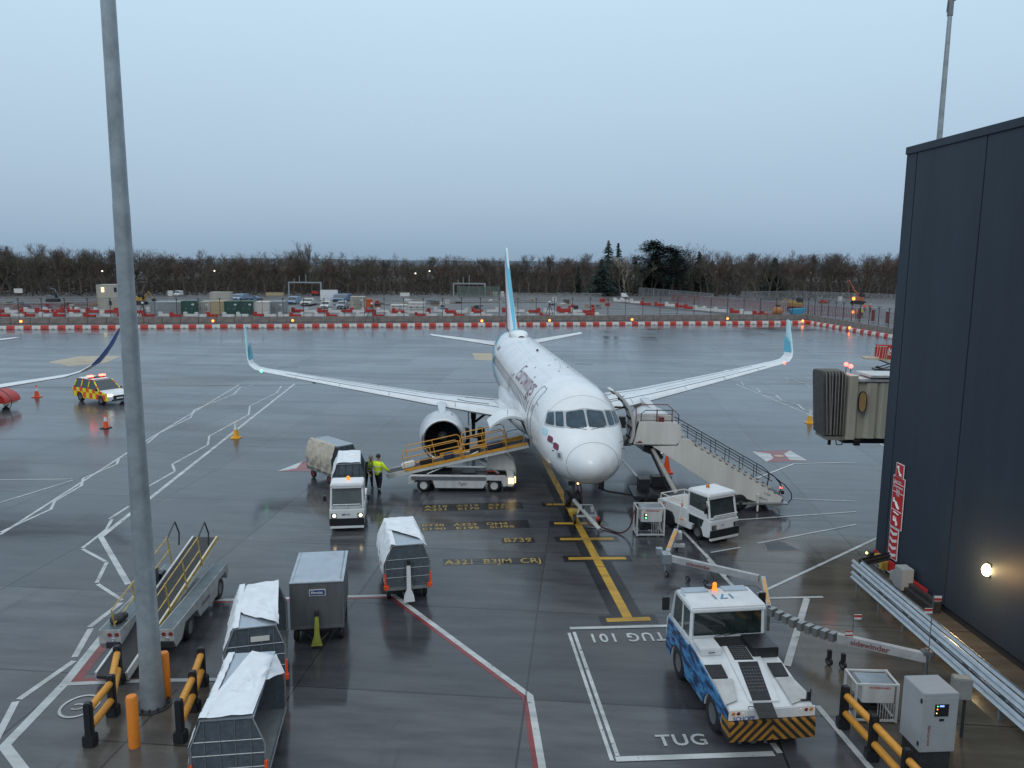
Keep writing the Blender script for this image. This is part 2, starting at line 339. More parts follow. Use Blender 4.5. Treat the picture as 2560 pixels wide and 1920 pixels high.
ribbon(wl, gp((0, 836), (640, 829)), .10); ribbon(wl, gp((640, 829), (1080, 823)), .13); ribbon(wl, gp((1490, 829), (1780, 826)), .10)
ribbon(wl, gp((0, 1037), (158, 1035)), .10); ribbon(wl, gp((0, 1086), (157, 1038)), .10)
ribbon(wl, gc('c7', (1170, 0), (1950, 325)), .14); ribbon(wl, gp((1830, 918), (1912, 965)), .14)
ribbon(wl, gc('c7', (1310, 30), (1390, 75), (1520, 100), (1570, 145), (1710, 180), (1760, 225)), .10)
ribbon(wl, gc('c4', (600, 1335), (730, 1360), (760, 1395), (870, 1415), (900, 1450), (1040, 1480), (1080, 1520), (1230, 1560), (1280, 1605), (1440, 1650)), .09)
ribbon(wl, gc('c4', (1120, 1325), (1450, 1425)), .11); ribbon(wl, gc('c4', (1110, 1325), (1150, 1355), (1300, 1385), (1340, 1420), (1440, 1442)), .08)
ribbon(wl, gc('c7', (1355, 815), (1675, 690), (2212, 678)), .12)
ribbon(wl, gc('c7', (1640, 993), (2212, 1015)), .10); ribbon(wl, gc('c7', (1190, 1175), (1700, 1140), (2212, 1105)), .10)
ribbon(wl, gc('c7', (1360, 1378), (2212, 1215)), .09); ribbon(wl, gc('c7', (955, 1458), (1215, 1412)), .09)
ribbon(wl, gc('c7', (170, 630), (340, 820)), .12)
ribbon(wl, gc('c7', (710, 1265), (1080, 1659)), .13); ribbon(wl, gp((1638, 1283), (1900, 1160)), .12)
ribbon(wl, gp((1600, 1294), (1778, 1290)), .12); ribbon(wl, gp((1743, 1293), (1700, 1439)), .20)
ribbon(wl, gc('c7', (910, 1470), (1080, 1665)), .12)
ribbon(wl, gc('d4', (1170, 0), (1390, 235)), .14)
ribbon(wl, gp((1765, 1525), (1905, 1690)), .15)
# parking box for the tug
ribbon(wl, gp((1231, 1358), (1470, 1352)), .16); ribbon(wl, gp((1229, 1368), (1322, 1644)), .09); ribbon(wl, gp((1240, 1366), (1334, 1634)), .10); ribbon(wl, gp((1330, 1641), (1672, 1629)), .18); ribbon(wl, gp((1668, 1606), (1685, 1628)), .14)
def gtext(mb, txt, p0, p1, size, z, flip=False, **k):
    """ground text from world point p0 (left end of baseline) towards p1, stretched to fit"""
    p0 = Vector(p0[:2]); p1 = Vector(p1[:2]); d = (p1-p0); Lh = d.length; d.normalize(); n = Vector((-d.y, d.x)); tw = txt_w(txt, 1.0, **k)
    add_text(mb, txt, 1.0, lambda x, y: (p0.x+d.x*x*Lh/tw+n.x*y*size/.7, p0.y+d.y*x*Lh/tw+n.y*y*size/.7, z), **k)
gtext(wl, 'TUG 101', G(1433, 1367), G(1276, 1371), .52, .0128, space=1.2, bold=.02)
gtext(wl, 'TUG   101', G(*px('d4', 780, 1470)), G(*px('d4', 1640, 1448)), .42, .0128, space=1.1, bold=.02)
# circled letter C
cc_ = G(172, 1526); a = MB()
ribbon(wl, [(cc_.x+.42*math.cos(t), cc_.y+.50*math.sin(t)) for t in [i*math.pi/16 for i in range(33)]], .07)
gtext(wl, 'C', (cc_.x+.16, cc_.y+.12), (cc_.x-.16, cc_.y+.10), .28, .0128, bold=.02)
struct('white_apron_lines', wl, PW, smooth=0)
rl = MB()
ribbon(rl, gp((460, 1297), (640, 1292), (850, 1286), (1145, 1504), (1172, 1659)), .13, .0036, off=-.145)
flat(rl, gp((148, 1476), (262, 1330), (285, 1330), (180, 1465), (285, 1462), (285, 1472)), .0036)
struct('red_apron_lines', rl, PR, smooth=0)
# yellow lead-in line on its black ground
yl = MB(); bk = MB(); yt = MB()
A0 = Vector(G(1170, 985)[:2]); A1 = Vector(G(1358, 1338)[:2]); A0 = A0-(A1-A0)*1.6
ribbon(bk, [A0, A1], 1.0, .004); ribbon(yl, [A0, A1], .30, .0085)
for (xa, ya, xb, yb) in ((1180, 1090, 1250, 1090), (1197, 1131, 1303, 1131), (1210, 1165, 1325, 1164), (1228, 1207, 1352, 1206), (1310, 1340, 1405, 1337)):
    p, q = G(xa, ya), G(xb, yb); d = (q-p).normalized()
    ribbon(bk, [(p-d*.2)[:2], (q+d*.2)[:2]], .62, .0045+.0003*(ya % 5)); ribbon(yl, [p[:2], q[:2]], .26, .009+.0002*(ya % 5))
rows = [((1085, 1115), (1945, 1088), (1970, 1145), (1087, 1170), ('A318   A319   A320', (1110, 1140), (1850, 1118)), ('A221   E170   E175', (1110, 1166), (1848, 1145))),
        ((1078, 1278), (2000, 1243), (2025, 1310), (1080, 1338), ('B738   A223   DH4 ', (1085, 1302), (1830, 1284)), ('E190   E195   SU95', (1088, 1336), (1890, 1310))),
        ((1775, 1403), (2055, 1397), (2068, 1440), (1782, 1446), ('B739', (1797, 1438), (2040, 1432)), None),
        ((1270, 1582), (2120, 1567), (2140, 1618), (1270, 1636), ('A321  B3JM  CRJ', (1283, 1632), (2120, 1612)), None)]
for r in rows:
    flat(bk, gc('c6', *r[:4]), .0042)
    for tt in r[4:]:
        if tt:
            a = G(*px('c6', *tt[1])); c_ = G(*px('c6', *tt[2])); gtext(yt, tt[0], a, c_, .29 if r[5] else .46, .0088, bold=.012)
struct('black_marking_ground', bk, PB, smooth=0); struct('yellow_apron_lines', yl, PY, smooth=0); struct('yellow_stand_lettering', yt, PYT, smooth=0)
# patches, cable pits and hatches in the concrete
hp = MB(); flat(hp, gp((1020, 763), (1068, 763), (1066, 779), (1026, 777)), .004); flat(hp, gp((103, 782), (175, 769), (262, 769), (226, 784), (150, 791)), .004); struct('sandy_apron_patches', hp, PT, smooth=0)
hp = MB()
def sq(c, k=.004, m=0): flat(hp, gc('c7', *c), k, m)
sq([(1310, 582), (1640, 575), (1795, 662), (1440, 672)], .004, 0)
sq([(1310, 582), (1440, 672), (1500, 640), (1470, 602)], .0055, 1); sq([(1640, 575), (1795, 662), (1640, 655), (1590, 605)], .0055, 1)
flat(hp, gp((600, 1018), (655, 996), (700, 1000), (680, 1018)), .004, 0); flat(hp, gp((600, 1018), (655, 996), (640, 1012)), .0055, 1)
cc2 = G(*px('c7', 1545, 622)); hp.face([(cc2.x+.28*math.cos(t*.6283), cc2.y+.28*math.sin(t*.6283), .007) for t in range(10)], 2)
struct('hydrant_markings', hp, [PR, PW, PT], smooth=0)
hp = MB(); flat(hp, gc('c7', (1400, 1375), (1560, 1348), (1740, 1440), (1440, 1450)), .004, 0); flat(hp, gc('c7', (1425, 1378), (1550, 1356), (1710, 1432), (1450, 1442)), .006, 1)
struct('drain_cover', hp, [CONC, PB], smooth=0)
pb = MB(); flat(pb, gp((205, 1490), (470, 1488), (430, 1700), (150, 1700)), .0025); pw_ = MB(); flat(pw_, [G(1545, 1165), G(1700, 1150), G(1900, 1165), (14.5, 28), (14.5, 14), (9.6, 14), G(1770, 1530), G(1690, 1330)], .0015); struct('stand_concrete', pw_, wet('brown_wet_concrete', (.100, .088, .072), (.085, .076, .064), (6.0, 5.2), brown=.25, r0=.06, r1=.26, bumps=.13), smooth=0)  # brown sheet: lamplight warmth and dirt put into the wet ground colour
struct('mast_footing', pb, wet('footing_concrete', (.085, .075, .065), (.07, .065, .06), (9, 9), brown=.4), smooth=0)
# ------------------------------------------------------------------ airliner
CZ = 3.80
TS = [0, .06, .18, .4, .7, 1.05, 1.45, 1.8, 2.2, 2.55, 2.9, 3.4, 4.2, 5.2, 6.5, 24, 26, 28, 30, 32, 34, 35.5, 36.8, 37.5]
TT = [-.74, -.50, -.33, -.14, .04, .22, .40, .54, .84, 1.12, 1.38, 1.66, 1.90, 2.02, 2.07, 2.07, 2.07, 2.06, 2.02, 1.93, 1.78, 1.60, 1.35, 1.12]
TB = [-.76, -.98, -1.13, -1.30, -1.46, -1.60, -1.71, -1.79, -1.86, -1.91, -1.95, -1.99, -2.04, -2.06, -2.07, -2.07, -1.98, -1.62, -1.10, -.52, .02, .40, .68, .85]
TW = [.01, .27, .46, .70, .93, 1.14, 1.33, 1.46, 1.58, 1.67, 1.74, 1.82, 1.90, 1.95, 1.975, 1.975, 1.95, 1.83, 1.60, 1.27, .88, .58, .32, .15]
def hermite(X, Y, x):
    X = np.array(X); Y = np.array(Y); x = min(max(x, X[0]), X[-1]); i = int(min(max(np.searchsorted(X, x)-1, 0), len(X)-2))
    d = np.diff(Y)/np.diff(X); m = np.concatenate([[d[0]], [0 if a*b_ <= 0 else 2*a*b_/(a+b_) for a, b_ in zip(d[:-1], d[1:])], [d[-1]]])
    h = X[i+1]-X[i]; t = (x-X[i])/h
    return float((2*t**3-3*t*t+1)*Y[i]+(t**3-2*t*t+t)*h*m[i]+(-2*t**3+3*t*t)*Y[i+1]+(t**3-t*t)*h*m[i+1])
SQ = [math.sqrt(a) for a in TS]
def sec(s):
    q = math.sqrt(max(s, 0)); t = hermite(SQ, TT, q); bt = hermite(SQ, TB, q); w_ = hermite(SQ, TW, q); return (t+bt)/2, (t-bt)/2, w_
def surf(s, th, off=0.0):
    """th measured from the right side (+ = up); local x forward, y left"""
    zc_, rz_, w_ = sec(s); c, n = math.cos(th), math.sin(th)
    p = Vector((-s, -w_*c, CZ+zc_+rz_*n))
    if off:
        e_ = .02; z2, r2, w2 = sec(s+e_); ps = Vector((-s-e_, -w2*c, CZ+z2+r2*n))-p; pt = Vector((0, w_*n, rz_*c)); nn = pt.cross(ps)
        if nn.length > 1e-9:
            nn.normalize()
            if nn.dot(Vector((.35 if s < 3 else 0, -c, n))) < 0: nn = -nn
            p = p+nn*off
    return p
def from_front(y, z):
    """front view (y to the right of the aircraft, z above axis) -> (s, th)"""
    lo, hi = .01, 8.0
    for _ in range(40):
        m_ = (lo+hi)/2; a, r_, w_ = sec(m_)
        if (y/w_)**2+((z-a)/r_)**2 > 1: lo = m_
        else: hi = m_
    a, r_, w_ = sec(hi); return hi, math.atan2((z-a)/r_, y/w_)
def patch(mb, corners, off, m=None, n=6, rnd=.16):
    """corners in (s, th): grid patch lying on the fuselage, corners rounded"""
    g = []
    for i in range(n+1):
        row = []
        for j in range(n+1):
            u, v = i/n, j/n
            k = 1-rnd*max(0, (abs(2*u-1)-.6)/.4)**2*0.5 if rnd else 1
            v2 = .5+(v-.5)*k; k2 = 1-rnd*max(0, (abs(2*v-1)-.6)/.4)**2*.5 if rnd else 1; u2 = .5+(u-.5)*k2
            a = [corners[0][q]*(1-u2)*(1-v2)+corners[1][q]*u2*(1-v2)+corners[2][q]*u2*v2+corners[3][q]*(1-u2)*v2 for q in (0, 1)]
            row.append(surf(a[0], a[1], off))
        g.append(row)
    mb.loft(g, m, closed=False)
def fpatch(mb, pts, off, m=None, n=6, rnd=.16):
    g = []
    for i in range(n+1):
        row = []
        for j in range(n+1):
            u, v = i/n, j/n
            k = 1-rnd*max(0, (abs(2*u-1)-.6)/.4)**2*.5; v2 = .5+(v-.5)*k; k2 = 1-rnd*max(0, (abs(2*v-1)-.6)/.4)**2*.5; u2 = .5+(u-.5)*k2
            y, z = [pts[0][q]*(1-u2)*(1-v2)+pts[1][q]*u2*(1-v2)+pts[2][q]*u2*v2+pts[3][q]*(1-u2)*v2 for q in (0, 1)]
            s_, th = from_front(y, z); row.append(surf(s_, th, off))
        g.append(row)
    mb.loft(g, m, closed=False)
def sline(mb, pts, r=.012, off=.004, m=None, closed=False, step=.25):
    P = []
    for i in range(len(pts)-(0 if closed else 1)):
        a, c = pts[i], pts[(i+1) % len(pts)]; k = max(1, int(max(abs(c[0]-a[0])/step, abs(c[1]-a[1])*2/step)))
        for j in range(k): P.append((a[0]+(c[0]-a[0])*j/k, a[1]+(c[1]-a[1])*j/k))
    if not closed: P.append(pts[-1])
    mb.tube([surf(p[0], p[1], off) for p in P], r, 4, m, closed=closed)
def livery_mat():
    m = mat('fuselage_paint', (.76, .78, .79), .26, var=.07, scale=.7, coat=.3); t = m.node_tree; b = t.nodes['Principled BSDF']
    tcn = N(t, 'ShaderNodeTexCoord'); sp_ = N(t, 'ShaderNodeSeparateXYZ'); L(t, tcn.outputs['Object'], sp_.inputs[0])
    # s' = -x - 1.55*(z-CZ) : slanted colour bands
    a = N(t, 'ShaderNodeMath', operation='MULTIPLY_ADD'); L(t, sp_.outputs[2], a.inputs[0]); a.inputs[1].default_value = -4.2; a.inputs[2].default_value = 4.2*CZ
    c = N(t, 'ShaderNodeMath', operation='SUBTRACT'); L(t, a.outputs[0], c.inputs[0]); L(t, sp_.outputs[0], c.inputs[1])
    d = N(t, 'ShaderNodeMath', operation='MULTIPLY'); L(t, c.outputs[0], d.inputs[0]); d.inputs[1].default_value = 1/40
    rp = N(t, 'ShaderNodeValToRGB'); rp.color_ramp.interpolation = 'CONSTANT'; E_ = rp.color_ramp.elements; old = b.inputs['Base Color'].links[0].from_socket
    E_[0].position = 0; E_[0].color = (0, 0, 0, 1); E_[1].position = 22.6/40; E_[1].color = (1, 1, 1, 1); L(t, d.outputs[0], rp.inputs[0])
    r2 = N(t, 'ShaderNodeValToRGB'); r2.color_ramp.interpolation = 'CONSTANT'; F_ = r2.color_ramp.elements; F_[0].position = 0; F_[0].color = (.33, .64, .74, 1); F_[1].position = 25.2/40; F_[1].color = (.17, .015, .055, 1); q = F_.new(23.4/40); q.color = (.09, .46, .62, 1); L(t, d.outputs[0], r2.inputs[0])
    mx = N(t, 'ShaderNodeMix', data_type='RGBA'); L(t, rp.outputs[0], mx.inputs[0]); L(t, old, mx.inputs[6]); L(t, r2.outputs[0], mx.inputs[7]); L(t, mx.outputs[2], b.inputs['Base Color'])
    return m
FUS = livery_mat()
WINGM = mat('wing_paint', (.66, .69, .71), .33, var=.08, scale=1.1)
NAC = mat('nacelle_paint', (.50, .53, .56), .3, var=.06, scale=2)
LINE = mat('panel_line', (.10, .105, .11), .6, var=0)
SILV = mat('polished_metal', (.62, .63, .64), .22, .9, var=.05)
def airfoil(n=9, t=.12):
    xs = [(1-math.cos(math.pi*i/n))/2 for i in range(n+1)]
    th = [5*t*(.2969*math.sqrt(x)-.126*x-.3516*x*x+.2843*x**3-.1015*x**4) for x in xs]
    return [(x, h) for x, h in zip(xs, th)]+[(x, -h*.75) for x, h in reversed(list(zip(xs, th))[1:-1])]
def wing_mesh(secs, side, mats, name, parent, t0=.13, t1=.10, mi=None):
    """secs: (sLE, y, z, chord, nx, nz) nx,nz = thickness direction in y-z"""
    mb = MB(); rings = []
    for i, (sl, y, z, c, ny, nz_) in enumerate(secs):
        t = t0+(t1-t0)*i/(len(secs)-1)
        rings.append([(-(sl+x*c), side*(y+h*c*ny), z+h*c*nz_) for x, h in airfoil(9, t)])
    for i in range(len(rings)-1): mb.loft([rings[i], rings[i+1]], (mi[i] if mi else 0), True, i == 0, i == len(rings)-2)
    return mb.build(name, mats, parent, smooth=40)
def wing_top(s, y, W):
    for i in range(len(W)-1):
        if W[i][1] <= y <= W[i+1][1]:
            f = (y-W[i][1])/(W[i+1][1]-W[i][1]); sl, c, z = [W[i][k]*(1-f)+W[i+1][k]*f for k in (0, 3, 2)]; x = min(max((s-sl)/c, 0.001), 1)
            t = .13+(.10-.13)*y/17; h = 5*t*(.2969*math.sqrt(x)-.126*x-.3516*x*x+.2843*x**3-.1015*x**4); return z+h*c, sl, c
    return W[0][2], W[0][0], W[0][3]
WG = [(12.0, 1.2, 2.62, 6.4, 0, 1), (12.3, 1.97, 2.72, 6.05, 0, 1), (14.45, 6.4, 3.22, 4.0, 0, 1), (17.0, 11.5, 3.86, 2.75, 0, 1), (19.45, 16.35, 4.50, 1.62, 0, 1)]
def wheel(mb, c, r, wd, ax=(0, 1, 0), mt=0, mrim=1):
    a = Vector(ax)*wd/2; c = Vector(c)
    mb.lathe([(-.5*wd, r*.55), (-.5*wd, r*.86), (-.36*wd, r*.97), (0, r), (.36*wd, r*.97), (.5*wd, r*.86), (.5*wd, r*.55)], c, ax, 22, mt)
    mb.lathe([(-.44*wd, .001), (-.40*wd, r*.3), (-.47*wd, r*.56)], c, ax, 22, mrim); mb.lathe([(.47*wd, r*.56), (.40*wd, r*.3), (.44*wd, .001)], c, ax, 22, mrim)
def make_airliner(label, loc, rz, full=True, liv='teal'):
    root = thing('airliner', label, 'airliner', loc, rz); root.rotation_euler = (.0101 if full else 0, 0, rz)
    tip1, tip2 = (TEAL, TEALL) if liv == 'teal' else (mat('navy_livery', (.03, .08, .30), .3, var=.03), mat('red_livery', (.55, .05, .03), .3, var=.03))
    # fuselage
    ss = [.0]+[.03*1.32**i for i in range(17)]; ss = [s for s in ss if s < 3.4]+[3.4+.4*i for i in range(9)]+[7+i for i in range(17)]+[24+.8*i for i in range(17)]+[37.5]
    ss = sorted(set(round(s, 4) for s in ss if s <= 37.5)); mb = MB()
    rings = [[surf(max(s, .002), 2*math.pi*k/64) for k in range(64)] for s in ss]
    mb.loft(rings, 0, True, True, True); fu = mb.build('fuselage', FUS, root, smooth=60)
    if full:
        # radome joint, door outlines, seams
        ln = MB(); sline(ln, [(.90, a*math.pi/24) for a in range(48)], .007, .001, closed=True)
        d0, d1 = 5.2, 6.12
        for sg in (0,):
            sline(ln, [(5.2, R(-14)), (5.2, R(48)), (5.32, R(53)), (6.0, R(53)), (6.12, R(48)), (6.12, R(-14)), (6.0, R(-18)), (5.32, R(-18))], .016, .003, closed=True)
            sline(ln, [(5.40, R(18)), (5.40, R(25)), (5.6, R(25)), (5.6, R(18))], .014, .003, closed=True)
        sline(ln, [(2.0, R(-32)), (2.0, R(-22)), (2.28, R(-22)), (2.28, R(-32))], .008, .002, closed=True)
        for s_ in (12.2, 12.9):  # overwing exits
            for q in (0, 180):
                t = lambda a: R(a if q == 0 else 180-a)
                sline(ln, [(s_+2.0, t(2)), (s_+2.0, t(27)), (s_+2.5, t(27)), (s_+2.5, t(2))], .009, .002, closed=True)
        sline(ln, [(30.3, R(-5)), (30.3, R(45)), (31.0, R(45)), (31.0, R(-5))], .012, .003, closed=True)
        ln.build('seam_line', LINE, fu, smooth=0)
        ln = MB()
        for s_ in (3.35, 6.6, 10.3, 14.2, 18.5, 22.8): sline(ln, [(s_, R(a)) for a in range(-30, 215, 8)], .004, 0)
        for a in (66, 114, 8): sline(ln, [(6.6, R(a)), (24, R(a))], .0035, 0, step=1)
        ln.build('skin_joint', mat('faint_joint', (.40, .41, .42), .5, var=0), fu, smooth=0)
        mb = MB(); fpatch(mb, [(1.16, -.62), (1.36, -.62), (1.36, -.30), (1.16, -.30)], .006, 0); fpatch(mb, [(1.215, -.55), (1.305, -.55), (1.305, -.37), (1.215, -.37)], .012, 1); mb.build('service_hatch', [NAC, GREY], fu)
        # cockpit glazing: two front panes, four side panes
        fr = MB()
        for sg in (1, -1):
            fpatch(fr, [(sg*.0, .45), (sg*.92, .51), (sg*.86, 1.09), (sg*.0, 1.22)], .004, 0, 8, .05)
            fpatch(fr, [(sg*.90, .49), (sg*1.64, .46), (sg*1.44, 1.00), (sg*.84, 1.11)], .004, 0, 8, .05)
        fr.build('windscreen_frame', mat('windscreen_frame_metal', (.42, .44, .45), .4, .2, var=.05), fu, smooth=60)
        for sg in (1, -1):
            for P in ([(.045, .49), (.85, .56), (.78, 1.06), (.045, 1.17)], [(.94, .54), (1.24, .53), (1.17, 1.02), (.88, 1.06)], [(1.29, .53), (1.58, .53), (1.44, .93), (1.22, 1.00)]):
                g = MB(); fpatch(g, [(sg*a, c) for a, c in P], .012, 0, 6, .12); o = g.build('cockpit_window', mat('cockpit_glass', (.03, .075, .11), .12, var=.35, scale=2.2, spec=.45), fu, smooth=60)
        wp = MB()
        for sg in (1, -1): wp.tube([surf(*from_front(sg*(.10+.62*t), .485+.06*t), .03) for t in (0, .5, 1)], .012, 4)
        wp.build('wiper', BLACK, fu)
        # cabin windows, right side then left side
        wnd = MB(); wnd.prism([(.13*math.cos(a)*(1 if abs(math.cos(a)) < .7 else .92), .27*math.sin(a)) for a in [i*math.pi/7 for i in range(14)]], -.03, .006, lambda u, v, w_: tuple(surf(8.0-u, R(16)+v/2.0, w_)))
        w0 = wnd.build('cabin_window', mat('cabin_window_shade', (.05, .035, .04), .45, var=0, spec=.15), fu, smooth=0)
        xs = [6.9+.533*i for i in range(37)]; xs = [x for x in xs if not 25.9 < x < 26.1]
        first = True
        for x in xs:
            if first: w0.location.x = 8.0-x; first = False; continue
            c = w0.copy(); COL.objects.link(c); c.location.x = 8.0-x
        wl_ = MB(); wl_.prism([(.115*math.cos(a), .165*math.sin(a)) for a in [i*math.pi/7 for i in range(14)]], -.03, .006, lambda u, v, w_: tuple(surf(8.0-u, math.pi-R(16)-v/2.0, w_)))
        w1 = wl_.build('cabin_window', MT['cabin_window_shade'], fu, smooth=0); first = True
        for x in xs:
            if first: w1.location.x = 8.0-x; first = False; continue
            c = w1.copy(); COL.objects.link(c); c.location.x = 8.0-x
        # lettering and livery marks
        tw = txt_w('Eurowings', 1.35, shear=.12)
        for sd_ in (0, 1):
            lt = MB(); k = 6.35/tw
            fn = (lambda x, y: surf(13.35-x*k, R(29)+y/2.03, .012)) if sd_ == 0 else (lambda x, y: surf(7.0+x*k, math.pi-R(29)-y/2.03, .012))
            add_text(lt, 'Eurowings', 1.35, fn, bold=-.006, shear=.12, split=.12); lt.build('airline_lettering', MAROON, fu, smooth=0)
        lt = MB(); add_text(lt, 'D-AIZS', .42, lambda x, y: surf(26.3-x, R(34)+y/2.0, .012), bold=.01, split=.12); add_text(lt, 'A320', .24, lambda x, y: surf(14.6-x, R(27)+y/2.0, .012), split=.12, bold=-.002); add_text(lt, 'EuroWings', .11, lambda x, y: surf(5.15-x, R(30)+y/2.0, .012), split=.12)
        lt.build('registration', mat('dark_grey_lettering', (.06, .03, .05), .4, var=0), fu, smooth=0)
        for i, (m_, y0, z0) in enumerate(((TEALL, 1.62, .27), (MAROON, 1.47, .06), (MAROON, 1.31, -.13))):
            mb = MB(); Y0, Z0 = y0+.02, z0-.06; fpatch(mb, [(Y0-.05, Z0-.13), (Y0+.11, Z0-.09), (Y0+.05, Z0+.15), (Y0-.11, Z0+.11)], .010, 0, 5, .3); mb.build('logo_stripe', m_, fu, smooth=60)
        # roof equipment
        mb = MB(); st = []
        for i in range(11):
            u = i/10; s_ = 25.2+3.6*u; h = .46*math.sin(math.pi*min(1, u*1.15+.02))**.6*(1-.35*u) if u < .97 else .01; wd_ = .68*(math.sin(math.pi*(u*.94+.03)))**.45
            zt = surf(s_, math.pi/2).z-.10; st.append([(-s_, wd_*math.cos(a), zt+(h+.1)*max(0, math.sin(a))**.6) for a in [j*math.pi/12 for j in range(13)]])
        mb.loft(st, 0, closed=False); mb.build('satellite_dome', FUS, fu, smooth=60)
        for (s_, hh) in ((8.6, .42), (21.2, .34)):
            z0 = surf(s_, math.pi/2).z; mb = MB(); mb.prism([(0, 0), (.35, 0), (.42, hh), (.26, hh)], -.012, .012, lambda u, v, w_: (-s_-u, w_, z0-.01+v)); mb.build('blade_antenna', WHITE, fu)
        mb = MB()
        for s_, a in ((10.2, 80), (9.6, 105), (7.9, 84), (12.4, 99), (11.0, 62)): p = surf(s_, R(a), 0); mb.sph(p, .045, sc=(1, 1, .6), n=8)
        mb.sph(surf(16.6, R(88), .02), .09, sc=(1.2, .8, 1.2)); mb.build('sensor', BLACKP, fu)
        mb = MB()
        for sg in (1, -1):
            for z_ in (-.35, -.1): p = surf(*from_front(sg*1.42, z_), .09); q = surf(*from_front(sg*1.40, z_), 0); mb.tube([q, p, p+Vector((.18, 0, 0))], .018, 5)
        mb.build('pitot_tube', GREY, fu)
        # belly fairing
        mb = MB(); st = []
        for i in range(19):
            u = i/18; s_ = 10.2+12.2*u; k = math.sin(math.pi*u)**.5 if 0 < u < 1 else 0
            st.append([(-s_, (1.55+.72*k)*math.cos(a), CZ-.95+(.75+.72*k)*math.sin(a)) for a in [2*math.pi*j/28 for j in range(28)]])
        mb.loft(st, 0, True, True, True); mb.build('belly_fairing', WINGM, fu, smooth=60)
        # cargo hold opening + its door hinged up
        mb = MB(); patch(mb, [(7.35, R(-14)), (9.15, R(-14)), (9.15, R(-47)), (7.35, R(-47))], .012, 0, rnd=.05); mb.build('cargo_opening', mat('hold_interior', (.03, .03, .032), .8, var=.3), fu)
        mb = MB(); arc = []; th_ = .11
        for i in range(11):
            u = i/10; y = 1.92+1.68*u; z = CZ-.12+.40*math.sin(math.pi*(u*.70+.12))-.16-.42*u*u; arc.append((y, z))
        prof = arc+[(y, z-th_) for y, z in reversed(arc)]
        mb.prism(prof, -9.2, -7.3, lambda y, z, w_: (w_, -y, z)); cd = mb.build('cargo_door', WHITE, root, smooth=30)
        mb = MB()
        for x in (-7.55, -8.95): mb.tube([(x, -2.0, CZ-.3), (x, -2.75, CZ+.02)], .025, 6)
        mb.tube([(-7.31, -2.75, CZ+.12), (-7.31, -2.75, CZ+.36)], .012, 4)
        mb.build('door_strut', GREY, cd)
        # open passenger door on the left side, swung forward, and dark doorway
        mb = MB(); patch(mb, [(5.25, math.pi-R(-17)), (6.08, math.pi-R(-17)), (6.08, math.pi-R(50)), (5.25, math.pi-R(50))], .012, 0, rnd=.08); mb.build('doorway', mat('cabin_interior', (.09, .075, .06), .8, var=.3), fu)
        mb = MB(); outer, inner = [], []
        for i in range(13):
            a = math.pi-R(-18+70*i/12); q = surf(5.6, a); n_ = Vector((0, q.y, (q.z-CZ)*.93)).normalized(); outer.append((q.y+n_.y*0.62+.03, q.z+n_.z*.10)); inner.append((q.y+n_.y*.62-.10, q.z+n_.z*.10-.02))
        prof = outer+inner[::-1]; mb.prism(prof, -5.12, -4.22, lambda y, z, w_: (w_, y, z), 0); pd = mb.build('passenger_door', WHITE2, root, smooth=30)
        mb = MB()
        for k in range(1, 12, 2): y, z = inner[k]; mb.box((-4.67, y-.03, z), (.7, .05, .10))
        mb.tube([(-5.2, 1.9, CZ+.1), (-4.9, 2.35, CZ+.05)], .06, 6); mb.tube([(-5.2, 1.9, CZ+.75), (-4.9, 2.2, CZ+.78)], .05, 6); mb.box((-5.0, 2.2, CZ+.1), (.3, .25, .5))
        mb.build('door_mechanism', DARK, pd)
    # wings
    for sg in (1, -1):
        if not full and sg == -1 and liv != 'teal': pass
        wr = wing_mesh(WG, sg, WINGM, 'wing', root)
        # sharklet: curved transition then blade
        bl = [(19.45, 16.35, 4.50, 1.62, 0, 1), (19.85, 16.95, 4.60, 1.50, -.25, .97), (20.25, 17.32, 4.82, 1.36, -.6, .8), (20.6, 17.52, 5.15, 1.22, -.9, .43), (21.3, 17.72, 5.95, .92, -.98, .2), (22.2, 17.95, 7.02, .55, -.98, .2), (22.42, 17.97, 7.12, .3, -.98, .2)]
        if liv != 'teal': bl = [(19.45, 16.35, 4.50, 1.62, 0, 1), (19.9, 17.0, 4.70, 1.50, -.3, .95), (20.3, 17.5, 5.05, 1.30, -.6, .8), (20.8, 17.8, 5.5, 1.1, -.8, .6), (21.4, 18.1, 6.1, .85, -.9, .4), (22.0, 18.38, 6.85, .55, -.9, .4), (22.1, 18.44, 7.0, .35, -.9, .4)]
        wing_mesh(bl, sg, [WINGM, tip1, tip2], 'winglet', wr, .10, .08, mi=[0, 0, 0 if liv == 'teal' else 1, 2 if liv == 'teal' else 1, 2 if liv == 'teal' else 1, 2])
        if liv == 'teal' and full:   # darker blue lower inner field of the winglet
            mb = MB()
            pts = [(20.75, 17.52, 5.2), (21.80, 17.54, 5.2), (22.02, 17.70, 5.95), (21.6, 17.60, 5.75)]
            mb.face([(-20.62, sg*17.40, 5.06), (-21.78, sg*17.40, 5.06), (-22.18, sg*17.62, 6.1), (-21.35, sg*17.52, 5.75)]); mb.build('winglet_stripe', tip1, wr)
        # slat and panel lines, pylon, engine
        if full:
            mb = MB()
            def wline(pts, r=.014, off=.004):
                P = []
                for (s0, y0), (s1, y1) in zip(pts[:-1], pts[1:]):
                    for k in range(8):
                        f = k/8; y = y0+(y1-y0)*f; z, sl, c = wing_top(0, y, WG); x = s0+(s1-s0)*f; zz, _, _ = wing_top(sl+c*x, y, WG); P.append((-(sl+c*x), sg*y, zz+off))
                mb.tube(P, r, 4)
            wline([(.17, 2.6), (.17, 6.4), (.16, 16.2)]); wline([(.70, 2.4), (.68, 6.4), (.70, 15.6)], .011); wline([(.36, 7), (.36, 14)], .006)
            for y in (5.0, 8.7, 11.6, 14.3): wline([(.01, y), (.17, y)], .010)
